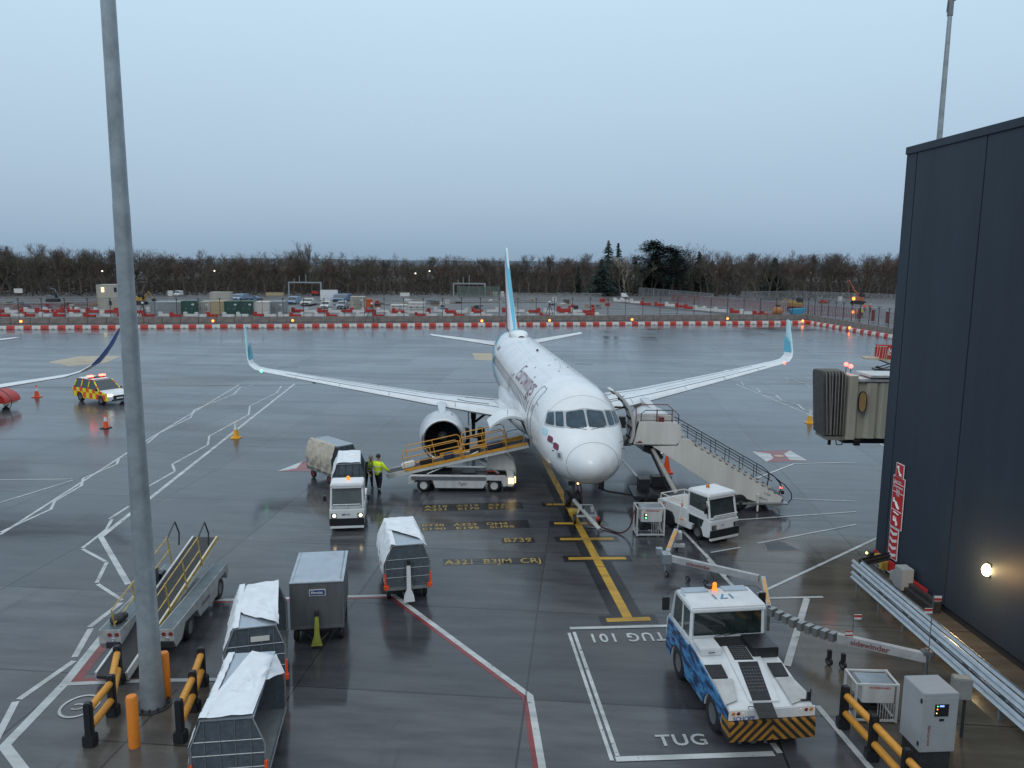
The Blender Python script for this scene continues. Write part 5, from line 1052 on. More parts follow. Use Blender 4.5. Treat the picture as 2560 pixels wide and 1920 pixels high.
g = MB(); g.sph((6.72, 30.27, 1.62), .07, sc=(.6, .6, 1.6)); g.build('flag', CONEO, t)
for p in ((5.55, 26.95), (6.45, 29.7), (6.2, 26.5), (6.75, 26.2)): g = MB(); wheel(g, (p[0], p[1], .11), .11, .06, (1, .5, 0)); g.build('castor', [BLACK, GREY], t)
t = local('cable_arm', 'long jointed cable arm with striped flags behind the pushback tractor', 'cable arm', 0, 0, 0)
q0 = Vector((8.35, 25.1, .7)); q1 = Vector((7.75, 22.6, .75)); q2 = Vector((9.05, 20.75, .8)); q3 = Vector((10.95, 19.65, .8))
g = MB(); arm_seg(g, q0, q1, .14, .2); g.build('arm', mat('dull_white_arm', (.44, .45, .46), .5, var=.15), t); g = MB(); arm_seg(g, q0.lerp(q1, .1)+Vector((0, 0, .11)), q0.lerp(q1, .9)+Vector((0, 0, .11)), .08, .012); g.build('reflector_strip', ORG, t)
g = MB(); d = q2-q1
for k in range(9):
    p = q1.lerp(q2, (k+.5)/9); g.box(p+Vector((0, 0, -.08*math.sin(math.pi*(k+.5)/9))), (.15, .26, .24), rz=math.atan2(d.y, d.x))
g.build('cable_chain', GALV, t)
g = MB(); arm_seg(g, q2, q3, .16, .24); g.build('arm', mat('dull_white_arm', (.44, .45, .46), .5, var=.15), t); arm_lettering(t, 'sidewinder', (9.35, 20.58, 0), q3, .73, .22)
g = MB(); g.tube([(q1.x, q1.y, .1), (q1.x, q1.y, .9)], .05, 6); g.tube([(q3.x, q3.y, .05), (q3.x, q3.y, 1.05)], .06, 6); g.box((q3.x, q3.y, .95), (.22, .22, .10)); g.build('pivot', GREY, t)
for p in ((8.55, 21.0), (8.85, 20.8)): g = MB(); wheel(g, (p[0]+.3, p[1]-.3, .12), .12, .07, (1, .5, 0)); g.box((p[0]+.3, p[1]-.3, .3), (.1, .1, .3), 0); g.build('castor', [BLACK, GREY], t)
STRF = stripe_mat('flag_stripe_paint', (.55, .05, .05), (.65, .62, .60), 7)
for (x, y, zt, nm) in ((9.35, 20.5, 1.62, 'a'), (10.98, 19.62, 2.55, 'b')):
    g = MB(); g.tube([(x, y, .9), (x, y, zt)], .012, 5); g.build('flag_pole', GREY, t)
    for dz_ in (0, -.34 if nm == 'b' else -.48): g = MB(); g.box((x+(.11 if dz_ == 0 else -.10), y, zt-.1+dz_), (.20, .02, .14)); g.build('flag', STRF, t)
# grey control cabinet on its base
t = local('control_cabinet', 'tall grey control cabinet with small lit display behind the amber barrier', 'control cabinet', 9.36, 16.50, R(4))
g = MB(); g.bx(-.40, .40, -.40, .40, .42, 1.80); cb = g.build('cabinet_body', mat('light_grey_enclosure', (.36, .38, .40), .45, var=.05), t, bevel=.012)
g = MB(); g.bx(-.385, .385, -.412, -.40, .44, 1.70); dr_ = g.build('door', MT['light_grey_enclosure'], cb, bevel=.003)
g = MB(); g.bx(-.14, .17, -.425, -.412, 1.28, 1.56); g.build('display_panel', BLACKP, dr_)
for (x, z, m_) in ((-.09, 1.52, L_GRN), (-.09, 1.45, L_ORG), (-.10, 1.36, L_WARM)): g = MB(); g.sph((x, -.428, z), .012, n=6); g.build('indicator_lamp', m_, dr_)
g = MB(); g.bx(-.04, .06, -.428, -.425, 1.505, 1.54); g.build('display', L_BLU, dr_, smooth=0)
g = MB(); g.bx(-.02, .08, -.43, -.412, 1.17, 1.22); g.build('door_lock', BLACKP, dr_)
g = MB(); add_text(g, 'AXA POWER', .085, lambda u, v: (-.20-v, -.4135, .58+u), bold=.002); g.build('door_lettering', REDD, dr_, smooth=0)
g = MB(); g.bx(-.34, .34, -.36, .36, 0, .42); g.build('plinth', DARK, t)
for x, z in ((-.40, 1.6), (-.40, .6)): g = MB(); g.bx(x-.012, x+.004, -.36, -.30, z-.05, z+.05); g.build('hinge', BLACKP, cb)
t = local('junction_box', 'small grey junction box on a post right of the control cabinet', 'junction box', 10.55, 17.35, R(-10))
g = MB(); g.bx(-.20, .20, -.13, .13, 1.0, 1.52); g.build('box_body', mat('aged_grey_enclosure', (.30, .31, .30), .5, var=.15), t, bevel=.02); g = MB(); g.cyl((-.1, 0, 0), (-.1, 0, 1.0), .035); g.cyl((.1, 0, 0), (.1, 0, 1.0), .035); g.build('post', DARK, t); g = MB(); g.box((-.3, 0, .6), (.12, .12, .7)); g.build('conduit', BLACKP, t)
# ------------------------------------------------------------------ cones
def cone(label, p, h_, m_, bands, group=None):
    t = thing('traffic_cone', label, 'traffic cone', (p[0], p[1], 0), 0, group); k = h_/.75
    g = MB(); g.lathe([(.04*k, .15*k), (.74*k, .03*k), (.75*k, .0)], (0, 0, 0), (0, 0, 1), 14, ms=None); g.build('cone_body', m_, t, smooth=60)
    g = MB(); g.box((0, 0, .02*k), (.42*k, .42*k, .04*k)); g.build('cone_base', BLACK if h_ < 1 else m_, t)
    if bands: g = MB(); z0, z1 = bands; r = lambda z: .15+(.03-.15)*(z-.04)/.70+.003; g.lathe([(z0*k, r(z0)*k), (z1*k, r(z1)*k)], (0, 0, 0), (0, 0, 1), 14); g.build('reflective_sleeve', REFL, t, smooth=60)
cone('orange cone with white sleeve under the far left wing', G(80, 858), 1.0, CONEO, (.38, .60)); cone('orange cone with white sleeve in front of the checkered vehicle', G(229, 925), .95, CONEO, (.38, .60))
cone('yellow cone with white tip beside the zigzag line', G(510, 946), 1.0, CONEY, (.40, .72)); cone('yellow cone with white tip left of the jet bridge', G(1749, 914), 1.0, CONEY, (.40, .72)); cone('tall orange cone under the passenger stairs', G(1440, 1020), 1.05, CONEO, None)
# ------------------------------------------------------------------ masts, bollards, barriers
mb0 = G(328, 1537); t = thing('floodlight_mast', 'large galvanised floodlight mast standing close on the left', 'mast', (mb0.x-.08, mb0.y+.25, 0))
g = MB(); g.tube([(0, 0, .02), (0, 0, 1.2), (0, 0, 5.2), (0, 0, 6.6), (0, 0, 6.6), (0, 0, 12.2), (0, 0, 12.2), (0, 0, 17), (0, 0, 25)], [.290, .258, .222, .206, .202, .178, .172, .155, .12], 40); g.build('mast_shaft', mat('mast_zinc', (.34, .39, .42), .42, .3, var=.17, scale=2.4, bump=.10, bscale=9), t, smooth=60)
g = MB(); g.cyl((0, 0, 0), (0, 0, .035), .44, n=36); fl = g.build('base_flange', DARK, t)
for k in range(12): a_ = k*math.pi/6+.2; g = MB(); g.cyl((.37*math.cos(a_), .37*math.sin(a_), .03), (.37*math.cos(a_), .37*math.sin(a_), .11), .028, n=6); g.build('bolt', DARK, fl)
g = MB(); g.box((0, 0, 25), (3.2, .5, .3)); g.build('lamp_carrier', GREY, t)
t = thing('floodlight_mast', 'slender mast rising behind the dark building', 'mast', (25.3, 48.5, 0))
d0, d1 = D(2030, 290, 48.5), D(2052, 0, 48.5); g = MB(); t.location = (d0.x, 48.5, 0); g.tube([(0, 0, 0), (0, 0, 14), (0, 0, 14), (0, 0, 25.6)], [.27, .20, .18, .12], 16); g.build('mast_shaft', GALV, t, smooth=60)
g = MB(); g.cyl((0, 0, 25.2), (0, 0, 26.2), .16, n=12); g.tube([(-.2, 0, 25.4), (-.15, 0, 26.6)], .03, 5); g.box((.1, 0, 26.3), (.35, .3, .5)); g.build('mast_head', GREY, t)
def bollard(label, p, h_=1.25):
    t = thing('bollard', label, 'bollard', (p[0], p[1], 0)); g = MB(); g.lathe([(0, .125), (h_-.06, .125), (h_-.015, .105), (h_, .05), (h_, .001)], (0, 0, 0), (0, 0, 1), 24); g.build('bollard_sleeve', BOLL, t, smooth=50)
bollard('orange bollard left of the mast base', G(291, 1612)); bollard('orange bollard on the far side of the mast base', G(359, 1508))
def barrier(label, pts, h_=1.05):
    t = thing('safety_barrier', label, 'barrier', (0, 0, 0))
    for p in pts:
        g = MB(); g.box((p[0], p[1], h_/2), (.17, .17, h_), rz=.1); g.box((p[0], p[1], .14), (.28, .24, .28)); g.build('post', mat('black_barrier_post', (.015, .016, .02), .5, var=.2), t, bevel=.025)
    for a_, b_ in zip(pts[:-1], pts[1:]):
        for z in (.86, .42):
            A_, B_ = Vector((*a_[:2], z)), Vector((*b_[:2], z)); d = (B_-A_).normalized(); g = MB(); g.tube([A_+d*.09, B_-d*.09], .085, 12); g.build('rail', HAZ, t, smooth=50)
barrier('black and amber barrier left of the mast', [G(196, 1610)[:2], G(245, 1545)[:2], (G(258, 1476))[:2]])
barrier('black and amber barrier between the mast and the nearest cart', [G(391, 1602)[:2], G(420, 1535)[:2], G(438, 1480)[:2]])
barrier('black and amber barrier in front of the grey control cabinet', [(8.00, 17.68), (8.14, 16.45), (8.26, 15.2), (8.38, 13.9)], 1.08)
# ------------------------------------------------------------------ terminal building with its signs and lamp
WC = Vector((13.63, 28.5)); wd_ = Vector((math.sin(R(3)), -math.cos(R(3)))); WT = 15.03
def wallp(k, z, off=0.0):   # k metres along the wall from the far corner towards the camera; off = away from the wall
    return (WC.x+wd_.x*k+wd_.y*off, WC.y+wd_.y*k-wd_.x*off, z)
def onwall(pxx, pyy, off=.02):
    r = ray(pxx, pyy); A_ = np.array([[r.x, -wd_.x], [r.y, -wd_.y]]); tt, k = np.linalg.solve(A_, [WC.x+wd_.y*off, WC.y-wd_.x*off]); return k, CH+r.z*tt
CLAD = mat('dark_blue_cladding', (.030, .044, .064), .55, .0, var=.12, scale=.6, streak=True, spec=.3)
t = thing('terminal_building', 'tall windowless building clad in dark blue metal on the right', 'building', (0, 0, 0))
def bw(mb, k0, k1, z0, z1, o0, o1, m=None):
    P = [wallp(k, z, o) for z in (z0, z1) for k, o in ((k0, o0), (k1, o0), (k1, o1), (k0, o1))]; I = [mb.av(p) for p in P]
    for q in ((0, 1, 2, 3), (4, 5, 6, 7), (0, 1, 5, 4), (1, 2, 6, 5), (2, 3, 7, 6), (3, 0, 4, 7)): mb.idx([I[a] for a in q], m)
k = .0; sm = [0, .62, 4.35, 8.4, 12.5, 16.6, 20.7, 24.8]
for k0_, k1_ in zip(sm[:-1], sm[1:]): g = MB(); bw(g, k0_+(.02 if k0_ else 0), k1_-.02, .25, WT-.25, -.16, 0); g.build('wall_panel', CLAD, t, bevel=.006)
g = MB(); bw(g, 0.02, 24.7, 0, WT-.3, -14, -.06); g.build('wall', mat('panel_joint_shadow_gap', (.02, .022, .028), .7, var=0), t)
g = MB(); bw(g, -.05, 24.9, WT-.25, WT, -14.1, .05); g.build('parapet', CLAD, t, bevel=.01)
g = MB(); bw(g, -.03, 0, .25, WT-.25, -14, -.0); g.build('end_wall', CLAD, t)
def sign(name, label, corners, m_back, deco=None):
    ks = [onwall(*c_) for c_ in corners]; k0_ = sum(k_[0] for k_ in ks)/len(ks); w_ = max(k_[0] for k_ in ks)-min(k_[0] for k_ in ks); z0_, z1_ = min(k_[1] for k_ in ks), max(k_[1] for k_ in ks)
    return k0_, w_, z0_, z1_
SR = mat('red_sign', (.48, .02, .025), .4, var=.06); SW = mat('white_sign_print', (.66, .66, .68), .4, var=.0)
def wsign(label, k0_, k1_, z0_, z1_, items, group=None):
    t = thing('sign', label, 'sign', (0, 0, 0)); g = MB(); bw(g, k0_, k1_, z0_, z1_, .03, .05); g.build('sign_border', SW, t); g = MB(); bw(g, k0_+.03, k1_-.03, z0_+.03, z1_-.03, .05, .056); g.build('sign_face', SR, t)
    g = MB()
    for it in items:
        if it[0] == 't': _, s_, k_, z_, sz = it; add_text(g, s_, sz, lambda x, y: wallp(k_+x, z_+y, .062), bold=.003)
        elif it[0] == 'p': g.face([wallp(k_, z_, .062) for k_, z_ in it[1]])
        elif it[0] == 'l': 
            for a_, b_ in zip(it[1][:-1], it[1][1:]): g.tube([wallp(*a_, .06), wallp(*b_, .06)], it[2], 5)
    if g.v: g.build('sign_print', SW, t, smooth=0)
    return t
kA, zA = onwall(*px('d5', 1148, 195)); kB, zB = onwall(*px('d5', 1125, 470)); kC, zC = onwall(*px('d5', 1085, 825))
# scale of the sign column: heights from the photo
_, zt1 = onwall(*px('d5', 1150, 135)); _, zb1 = onwall(*px('d5', 1145, 262)); kl, _ = onwall(*px('d5', 1112, 200)); kr, _ = onwall(*px('d5', 1182, 200))
def kz(x, y): return onwall(*px('d5', x, y))
k0_, k1_ = kl, kr; zc_ = zt1
wsign('red sign with white telephone receiver, top of the wall sign column', kl, kr, zb1, zt1, [('l', [(kl+.12*(kr-kl)/.5+.05, zt1-.10), (kl+.35*(kr-kl), zt1-.3*(zt1-zb1)), (kl+.45*(kr-kl), zt1-.6*(zt1-zb1)), (kl+.75*(kr-kl), zb1+.12)], .03), ('l', [(kl+.3*(kr-kl), zt1-.1), (kl+.34*(kr-kl), zt1-.18)], .055), ('l', [(kl+.62*(kr-kl), zb1+.12), (kl+.80*(kr-kl), zb1+.12)], .055)])
ka, _ = kz(1088, 300); kb, _ = kz(1188, 340); zt2 = zb1+.04; _, zb2 = kz(1105, 690); _, z_a = kz(1140, 310); _, z_b = kz(1135, 375); _, z_c = kz(1115, 530); kw = kb-ka
H2 = zt2-zb2
wsign('tall red emergency stop sign with pictograms of hands on the dark wall', ka, kb, zb2, zt2, [('t', 'Stand 101', ka+.12*kw, zt2-.12*H2, .085*kw/.55), ('t', 'Emergency', ka+.10*kw, zt2-.22*H2, .10*kw/.55), ('t', 'Stop', ka+.34*kw, zt2-.29*H2, .10*kw/.55), ('t', 'Fuel', ka+.36*kw, zt2-.37*H2, .09*kw/.55),
   ('l', [(ka+.04, zt2-.14*H2), (kb-.04, zt2-.14*H2)], .012), ('l', [(ka+.04, zt2-.31*H2), (kb-.04, zt2-.31*H2)], .012), ('l', [(ka+.04, zt2-.66*H2), (kb-.04, zt2-.66*H2)], .012),
   ('l', [(ka+.22*kw, zt2-.43*H2), (ka+.22*kw, zt2-.50*H2), (ka+.42*kw, zt2-.50*H2), (ka+.55*kw, zt2-.56*H2), (ka+.7*kw, zt2-.61*H2)], .04), ('l', [(ka+.42*kw, zt2-.52*H2), (ka+.62*kw, zt2-.60*H2)], .05),
   ('l', [(ka+.3*kw, zt2-.70*H2), (ka+.7*kw, zt2-.72*H2)], .03), ('l', [(ka+.35*kw, zt2-.78*H2), (ka+.35*kw, zt2-.86*H2), (ka+.55*kw, zt2-.86*H2), (ka+.6*kw, zt2-.94*H2)], .045), ('l', [(ka+.5*kw, zt2-.79*H2), (ka+.5*kw, zt2-.86*H2)], .03)])
_, zt3 = kz(1095, 690); _, zb3 = kz(1075, 955); kc, _ = kz(1050, 800); kd, _ = kz(1128, 830); H3 = zt3-zb3; kw3 = kd-kc
wsign('red sign with four white chevrons pointing down to the stop buttons', kc, kd, zb3, zt3, [('p', [(kc+.12*kw3, zt3-(.08+.23*i)*H3), (kc+.45*kw3, zt3-(.15+.23*i)*H3), (kc+.9*kw3, zt3-(.08+.23*i)*H3), (kc+.9*kw3, zt3-(.17+.23*i)*H3), (kc+.45*kw3, zt3-(.25+.23*i)*H3), (kc+.12*kw3, zt3-(.17+.23*i)*H3)]) for i in range(4)])
# red equipment board behind the crash rail
zr0, zr1 = .75, zb3-.03; t = thing('equipment_board', 'red board with yellow stop buttons and grey boxes at the wall foot', 'control board', (0, 0, 0))
g = MB(); bw(g, .10, kd+.05, zr0-.2, zr1-.42, .10, .14); bw(g, kd+.05, kd+2.1, zr0-.60, zr1-.12, .10, .14); bd_ = g.build('board', SR, t)
g = MB(); bw(g, .10, kd+.05, zr1-.47, zr1-.42, .14, .15); g.build('board_edge', SW, bd_)
g = MB(); add_text(g, 'EMERGENCY STOP', .09, lambda x, y: wallp(.25+x, zr1-.6+y, .145), bold=.002); g.build('board_lettering', SW, bd_, smooth=0)
for kk, zz in ((.55, zr0-.50), (.95, zr0-.58)): g = MB(); bw(g, kk, kk+.24, zz, zz+.33, .14, .36); g.build('stop_button_box', YEL, t, bevel=.02)
g = MB(); bw(g, .12, .34, zr0-.50, zr0-.25, .14, .40); g.build('lamp_box', BLACKP, t, bevel=.02)
g = MB(); p = Vector(wallp(.15, zr0-.32, .42)); g.sph(p, .045, n=8); g.build('lamp', emis('pale_yellow_lamp', (1, .85, .3), 3), t)
ENC = MT['light_grey_enclosure']
for kk, zz, dk_, dzz, dp in ((kd+.15, zr0-.70, .25, .32, .2), (kd+.45, zr0-.72, .32, .50, .26), (kd+.80, zr0-.66, .5, .74, .40)): g = MB(); bw(g, kk, kk+dk_, zz, zz+dzz, .14, .14+dp); g.build('grey_box', ENC, t, bevel=.01)
# wall lamp
lk, lz = onwall(*px('d5', 1885, 1055), .08); t = thing('wall_lamp', 'lit warm oval bulkhead lamp on the dark wall', 'wall lamp', (0, 0, 0))
g = MB(); p = Vector(wallp(lk, lz, .06)); g.sph(p, .17, sc=(.8, .8, 1.05), n=14); g.build('lamp_glass', emis('bulkhead_lamp', (1, .72, .34), 30), t, smooth=60)
g = MB(); bw(g, lk-.10, lk+.10, lz-.2, lz+.2, .0, .04); g.build('lamp_back', BLACKP, t)
ld = bpy.data.lights.new('wall_lamp_light', 'POINT'); ld.energy = 90; ld.color = (1, .60, .25); ld.shadow_soft_size = .15; lo = bpy.data.objects.new('wall_lamp_light', ld); COL.objects.link(lo); lo.location = wallp(lk, lz-.1, .85); lo.parent = t
# crash rail along the wall
t = thing('crash_rail', 'double galvanised steel crash rail along the dark building', 'guard rail', (0, 0, 0)); Pa = Vector((11.86, 26.1, 0)); Pb = Vector((12.08, 15.2, 0)); dd = (Pb-Pa).normalized(); nn = Vector((-dd.y, dd.x, 0))
wprof = [(-.155, 0), (-.12, .04), (-.07, .07), (-.035, .03), (0, -.0), (.035, .03), (.07, .07), (.12, .04), (.155, 0)]
GALR = mat('wet_galvanised_rail', (.42, .46, .50), .3, .6, var=.12, scale=4, streak=False)
for zc2, off in ((.88, 0), (.47, .0)):
    for s_ in (-.13, .13):
        g = MB(); side = 1 if s_ > 0 else -1; rings = []
        for q in range(12): c_ = Pa.lerp(Pb, q/11); rings.append([c_+nn*(s_+side*.9*b_)+Vector((0, 0, zc2+a_)) for a_, b_ in wprof]+[c_+nn*(s_+side*(.9*b_-.012))+Vector((0, 0, zc2+a_)) for a_, b_ in reversed(wprof)])
        g.loft(rings, 0, True, True, True); g.build('w_beam', GALR, t, smooth=25)
for q in range(7): c_ = Pa.lerp(Pb, (q+.15)/7); g = MB(); g.box(c_+Vector((0, 0, .45)), (.12, .10, .95), rz=.0); g.build('post', GALV, t)
g = MB(); rings = []
e0_, e1_ = Pa+Vector((.15, .1, 0)), Vector((13.4, 26.9, 0)); dq = (e1_-e0_).normalized(); nq = Vector((-dq.y, dq.x, 0))
for c_ in (e0_, e1_): rings.append([c_+nq*b_*.9+Vector((0, 0, .86+a_)) for a_, b_ in wprof]+[c_+nq*(.9*b_-.012)+Vector((0, 0, .86+a_)) for a_, b_ in reversed(wprof)])
g.loft(rings, 0, True, True, True); g.build('end_beam', DARK, t)
g = MB(); bw(g, 2.2, 4.4, 0, .22, .30, .45); bw(g, 2.2, 4.4, 0, .36, .10, .30); tag(g.build('service_duct', DARK, None, bevel=.01), 'low dark duct along the foot of the building wall behind the crash rail', 'duct')
# ------------------------------------------------------------------ jet bridge end
t = thing('jet_bridge', 'beige jet bridge cab with dark folded bellows, emerging from behind the building', 'jet bridge', (0, 0, 0)); JY0, JY1 = 36.4, 37.8
JB = mat('beige_corrugated_steel', (.54, .51, .41), .45, .1, var=.15, scale=.9, streak=True); BEL = mat('bellows_fabric', (.085, .08, .077), .75, var=.2, scale=2); BELE = mat('bellows_edge', (.24, .225, .20), .7, var=.1)
zt_, zb_ = 6.10, 2.95
for i in range(7):
    x = 14.35+.15*i; g = MB(); lean = (-.10+.03*i) if i < 3 else 0; k_ = .10 if i % 2 else 0
    P = [(x-lean, zb_+k_+.12), (x-lean*.3, zt_-k_)]
    g.face([(x, JY0+k_, zt_-k_), (x+.30-lean*1.5, JY0+k_, zb_+.1+k_), (x+.30-lean*1.5, JY1-k_, zb_+.1+k_), (x, JY1-k_, zt_-k_)]) if False else g.prism([(JY0+.02+k_, zb_+.15), (JY0+.02+k_, zt_-.12), (JY0+.12+k_, zt_), (JY1-.12, zt_), (JY1, zt_-.12), (JY1, zb_+.15)], 0, .13, lambda u, v, w_: (x+w_+(6.1-v)*(.075 if i < 2 else .04-.004*i), u, v)); g.build('bellows_fold', BEL, t, bevel=.03)
    g = MB(); g.tube([(x+.14+(6.1-v)*(.075 if i < 2 else .04-.004*i), JY0+.0, v) for v in (zb_+.2, zt_-.1)]+[(x+.14, JY0+.1, zt_+.02), (x+.14, JY1-.1, zt_+.02)], .022, 4); g.build('bellows_rib', BELE, t)
g = MB(); g.bx(14.7, 15.7, JY0+.05, JY1, zb_-.05, zb_+.12); g.build('bellows_sill', BELE, t)
g = MB(); g.bx(15.55, 15.95, JY0-.10, JY1+.1, zb_, zt_-.15); g.build('cab_frame', JB, t, bevel=.02)
g = MB()
for k_ in range(14): x = 16.75+.62*k_; g.prism([(x-.31, .0), (x-.18, -.12), (x+.12, -.12), (x+.24, .0), (x+.31, .0), (x+.31, .1), (x-.31, .1)], zb_+.05, zt_-.5, lambda u, v, w_: (u, JY0+.12+v, w_))
g.bx(15.95, 23, JY0+.15, JY1, zb_+.02, zt_-.45); g.build('tunnel_wall', JB, t)
g = MB(); g.bx(15.95, 23, JY0+.0, JY1+.1, zt_-.42, zt_-.30); g.bx(16.5, 23, JY0-.1, JY1+.2, zt_-.22, zt_-.12); g.build('tunnel_roof', WHITE2, t)
g = MB(); g.prism([(.20*math.cos(a_)*1.0, .50*(abs(math.sin(a_))**.6)*(1 if math.sin(a_) > 0 else -1)) for a_ in [j*math.pi/10 for j in range(20)]], JY0-.16, JY0-.10, lambda u, v, w_: (16.17+u, w_, 4.75+v)); wf = g.build('window', BLACKP, t)
g = MB(); g.prism([(.16*math.cos(a_), .46*(abs(math.sin(a_))**.6)*(1 if math.sin(a_) > 0 else -1)) for a_ in [j*math.pi/10 for j in range(20)]], JY0-.17, JY0-.161, lambda u, v, w_: (16.17+u, w_, 4.75+v)); g.build('pane', mat('lit_interior_pane', (.42, .27, .12), .4, var=.15), wf)  # warm interior light put into the pane colour, no emission
g = MB(); g.box((14.95, JY0+.3, zb_-.18), (.12, .1, .3)); g.tube([(15.2, JY0+.2, zb_), (15.25, JY0+.2, zb_-.3), (15.5, JY0+.2, zb_-.3), (15.55, JY0+.2, zb_)], .03, 5); g.box((16.1, JY0, zb_-.15), (.25, .2, .25)); g.bx(15.6, 23, JY0+.3, JY1-.3, zb_-.25, zb_); g.build('underframe', BLACKP, t)
g = MB(); g.cyl((21, 37.1, 0), (21, 37.1, 3), .5); g.build('support_column', JB, t)
for pp in ((1828, 787), (1838, 791)): q = D(*pp, 37.0); g = MB(); g.sph(q, .10, n=10); o = tag(g.build('warning_lamp', emis('red_obstruction_lamp', (1, .10, .08), 6), None), 'lit red lamp above the jet bridge bellows' if pp[0] == 1828 else 'second lit red lamp above the jet bridge, lower right of the pair', 'warning lamp'); h_ = MB(); h_.tube([q, (q.x+.05, q.y+.1, 6.0)], .02, 5); h_.build('lamp_bracket', DARK, o)
# ------------------------------------------------------------------ people
def skinned(name, chains, mats, parent, fm=None, lvl=1):
    """chains: list of lists of (x,y,z,r); first vertex of later chains is index into existing verts when given as int"""
    V, E_, Rr = [], [], []
    for ch in chains:
        prev = None
        for it in ch:
            if isinstance(it, int): prev = it; continue
            V.append(it[:3]); Rr.append(it[3] if len(it) == 4 else it[3:5]); i = len(V)-1
            if prev is not None: E_.append((prev, i))
            prev = i
    me = bpy.data.meshes.new(name); me.from_pydata(V, E_, []); o = bpy.data.objects.new(name, me); COL.objects.link(o)
    sk = o.modifiers.new('s', 'SKIN'); sk.use_smooth_shade = True
    if not me.skin_vertices:
        bm = bmesh.new(); bm.from_mesh(me); bm.verts.layers.skin.verify(); bm.to_mesh(me); bm.free()
    for i, r in enumerate(Rr): a_ = me.skin_vertices[0].data[i]; a_.radius = (r, r) if not isinstance(r, tuple) else r; a_.use_root = (i == 0)
    ss_ = o.modifiers.new('u', 'SUBSURF'); ss_.levels = lvl; ss_.render_levels = lvl
    bpy.context.view_layer.update(); dg = bpy.context.evaluated_depsgraph_get(); nm = bpy.data.meshes.new_from_object(o.evaluated_get(dg)); o.modifiers.clear(); o.data = nm; bpy.data.meshes.remove(me); nm.name = name
    for m_ in mats: nm.materials.append(m_)
    for p in nm.polygons: p.use_smooth = True; p.material_index = fm(p.center) if fm else 0
    o.parent = parent; return o
def person(label, x, y, rz, jac, lean=0.0, arms=((.25, -.1, 1.05), (.25, .1, 1.05)), hat=BLACK, vest=False, step=.12, look=0, sc=1.0):
    """facing local +x; arms: hand targets (x, y, z) right then left"""
    t = thing('person', label, 'person', (x, y, 0), rz); t.scale = (sc, sc, sc); sl, cl = math.sin(lean), math.cos(lean)
    def up(h): return (h*sl, 0, .92+h*cl)
    pel, ch, nk, hd = up(0), up(.30), up(.55), up(.72)
    chains = [[(*pel, .14, .15)[:4], (*up(.15), .135), (*ch, .155), (*up(.44), .13), (*nk, .06), (*up(.62), .058), (hd[0]+.015, 0, hd[2]-.02, .092), (hd[0]+.01, 0, hd[2]+.055, .098), (hd[0], 0, hd[2]+.12, .07)]]
    for k, sy in enumerate((-1, 1)):
        st = step*sy; chains.append([0, (0, sy*.10, .86, .125), (st*.4+.04, sy*.11, .50, .09), (st, sy*.11, .10, .06), (st+.01, sy*.115, .05, .05), (st+.16, sy*.13, .035, .035)])
        hx, hy, hz = arms[k]; sh = (up(.46)[0], sy*.19, up(.46)[2]); el = ((sh[0]+hx)/2-.06, (sh[1]+hy)/2+sy*.09, (sh[2]+hz)/2-.07)
        base = sum(sum(1 for q in c if not isinstance(q, int)) for c in chains); d = Vector((hx-el[0], hy-el[1], hz-el[2])).normalized(); s_ = d.cross(Vector((0, 0, 1))); s_ = s_.normalized() if s_.length > .1 else Vector((0, 1, 0)); nrm = s_.cross(d)
        w_ = Vector((hx, hy, hz)); palm = w_+d*.06
        chains.append([3, (*sh, .068), (*el, .048), (*w_, .030), (*palm, .034)])
        for j, (o_, ln) in enumerate(((-.030, .062), (-.010, .072), (.010, .068), (.029, .052))): a_ = palm+s_*o_+d*.03; chains.append([base+3, (*a_, .0095), (*(a_+d*ln*.55+nrm*.006), .0088), (*(a_+d*ln*.9-nrm*.016), .0078)])
        a_ = w_+d*.03-s_*.034*sy; chains.append([base+3, (*a_, .011), (*(a_+d*.03-s_*.016*sy), .0095), (*(a_+d*.055-s_*.012*sy), .0085)])
    def fm(c):
        if c.z < .09: return 2
        if c.z < .93 and abs(c.x) < .35 and abs(c.y) < .24 and c.z < .9: return 1
        if (c-Vector(hd)).length < .2 or c.z > nk[2]: return 0
        for h_ in arms:
            if (c-Vector(h_)).length < .17: return 0
        return 1
    body = skinned('body', chains, [SKIN, TROU, BLACK], t, fm)
    jc = [[(0, 0, .80, .19), (*up(.06), .195), (*up(.22), .20), (*up(.38), .215), (*up(.49), .16), (*up(.56), .085)]]
    for k, sy in enumerate((-1, 1)):
        hx, hy, hz = arms[k]; sh = (up(.46)[0], sy*.20, up(.46)[2]); el = ((sh[0]+hx)/2-.06, (sh[1]+hy)/2+sy*.09, (sh[2]+hz)/2-.07); wv = Vector(el).lerp(Vector((hx, hy, hz)), .86)
        if not vest: jc.append([3, (*sh, .105), (*el, .078), (*wv, .058)])
    jk = skinned('vest' if vest else 'jacket', jc, [jac], t)
    g = MB()
    for h in (.10, .34): c_ = Vector(up(h)); g.lathe([(-.025, .205 if h < .2 else .222), (.025, .205 if h < .2 else .222)], c_, (sl, 0, cl), 18)
    g.build('reflective_band', REFL, jk, smooth=60)
    for sy in (-1, 1):
        g = MB(); st = step*sy; g.lathe([(-.025, .066), (.025, .068)], (st*.85, sy*.11, .24), (0, 0, 1), 12); g.build('ankle_band', REFL, body, smooth=60)
    # face: nose, eyes, ears, mouth ; hat or hair
    H_ = Vector(hd); g = MB(); g.sph(H_+Vector((.115, 0, .01)), .016, sc=(1.2, .8, 1.5), n=6); g.sph(H_+Vector((.01, .097, .01)), .02, sc=(.8, .4, 1.4), n=6); g.sph(H_+Vector((.01, -.097, .01)), .02, sc=(.8, .4, 1.4), n=6); g.build('nose_and_ears', SKIN, body, smooth=60)
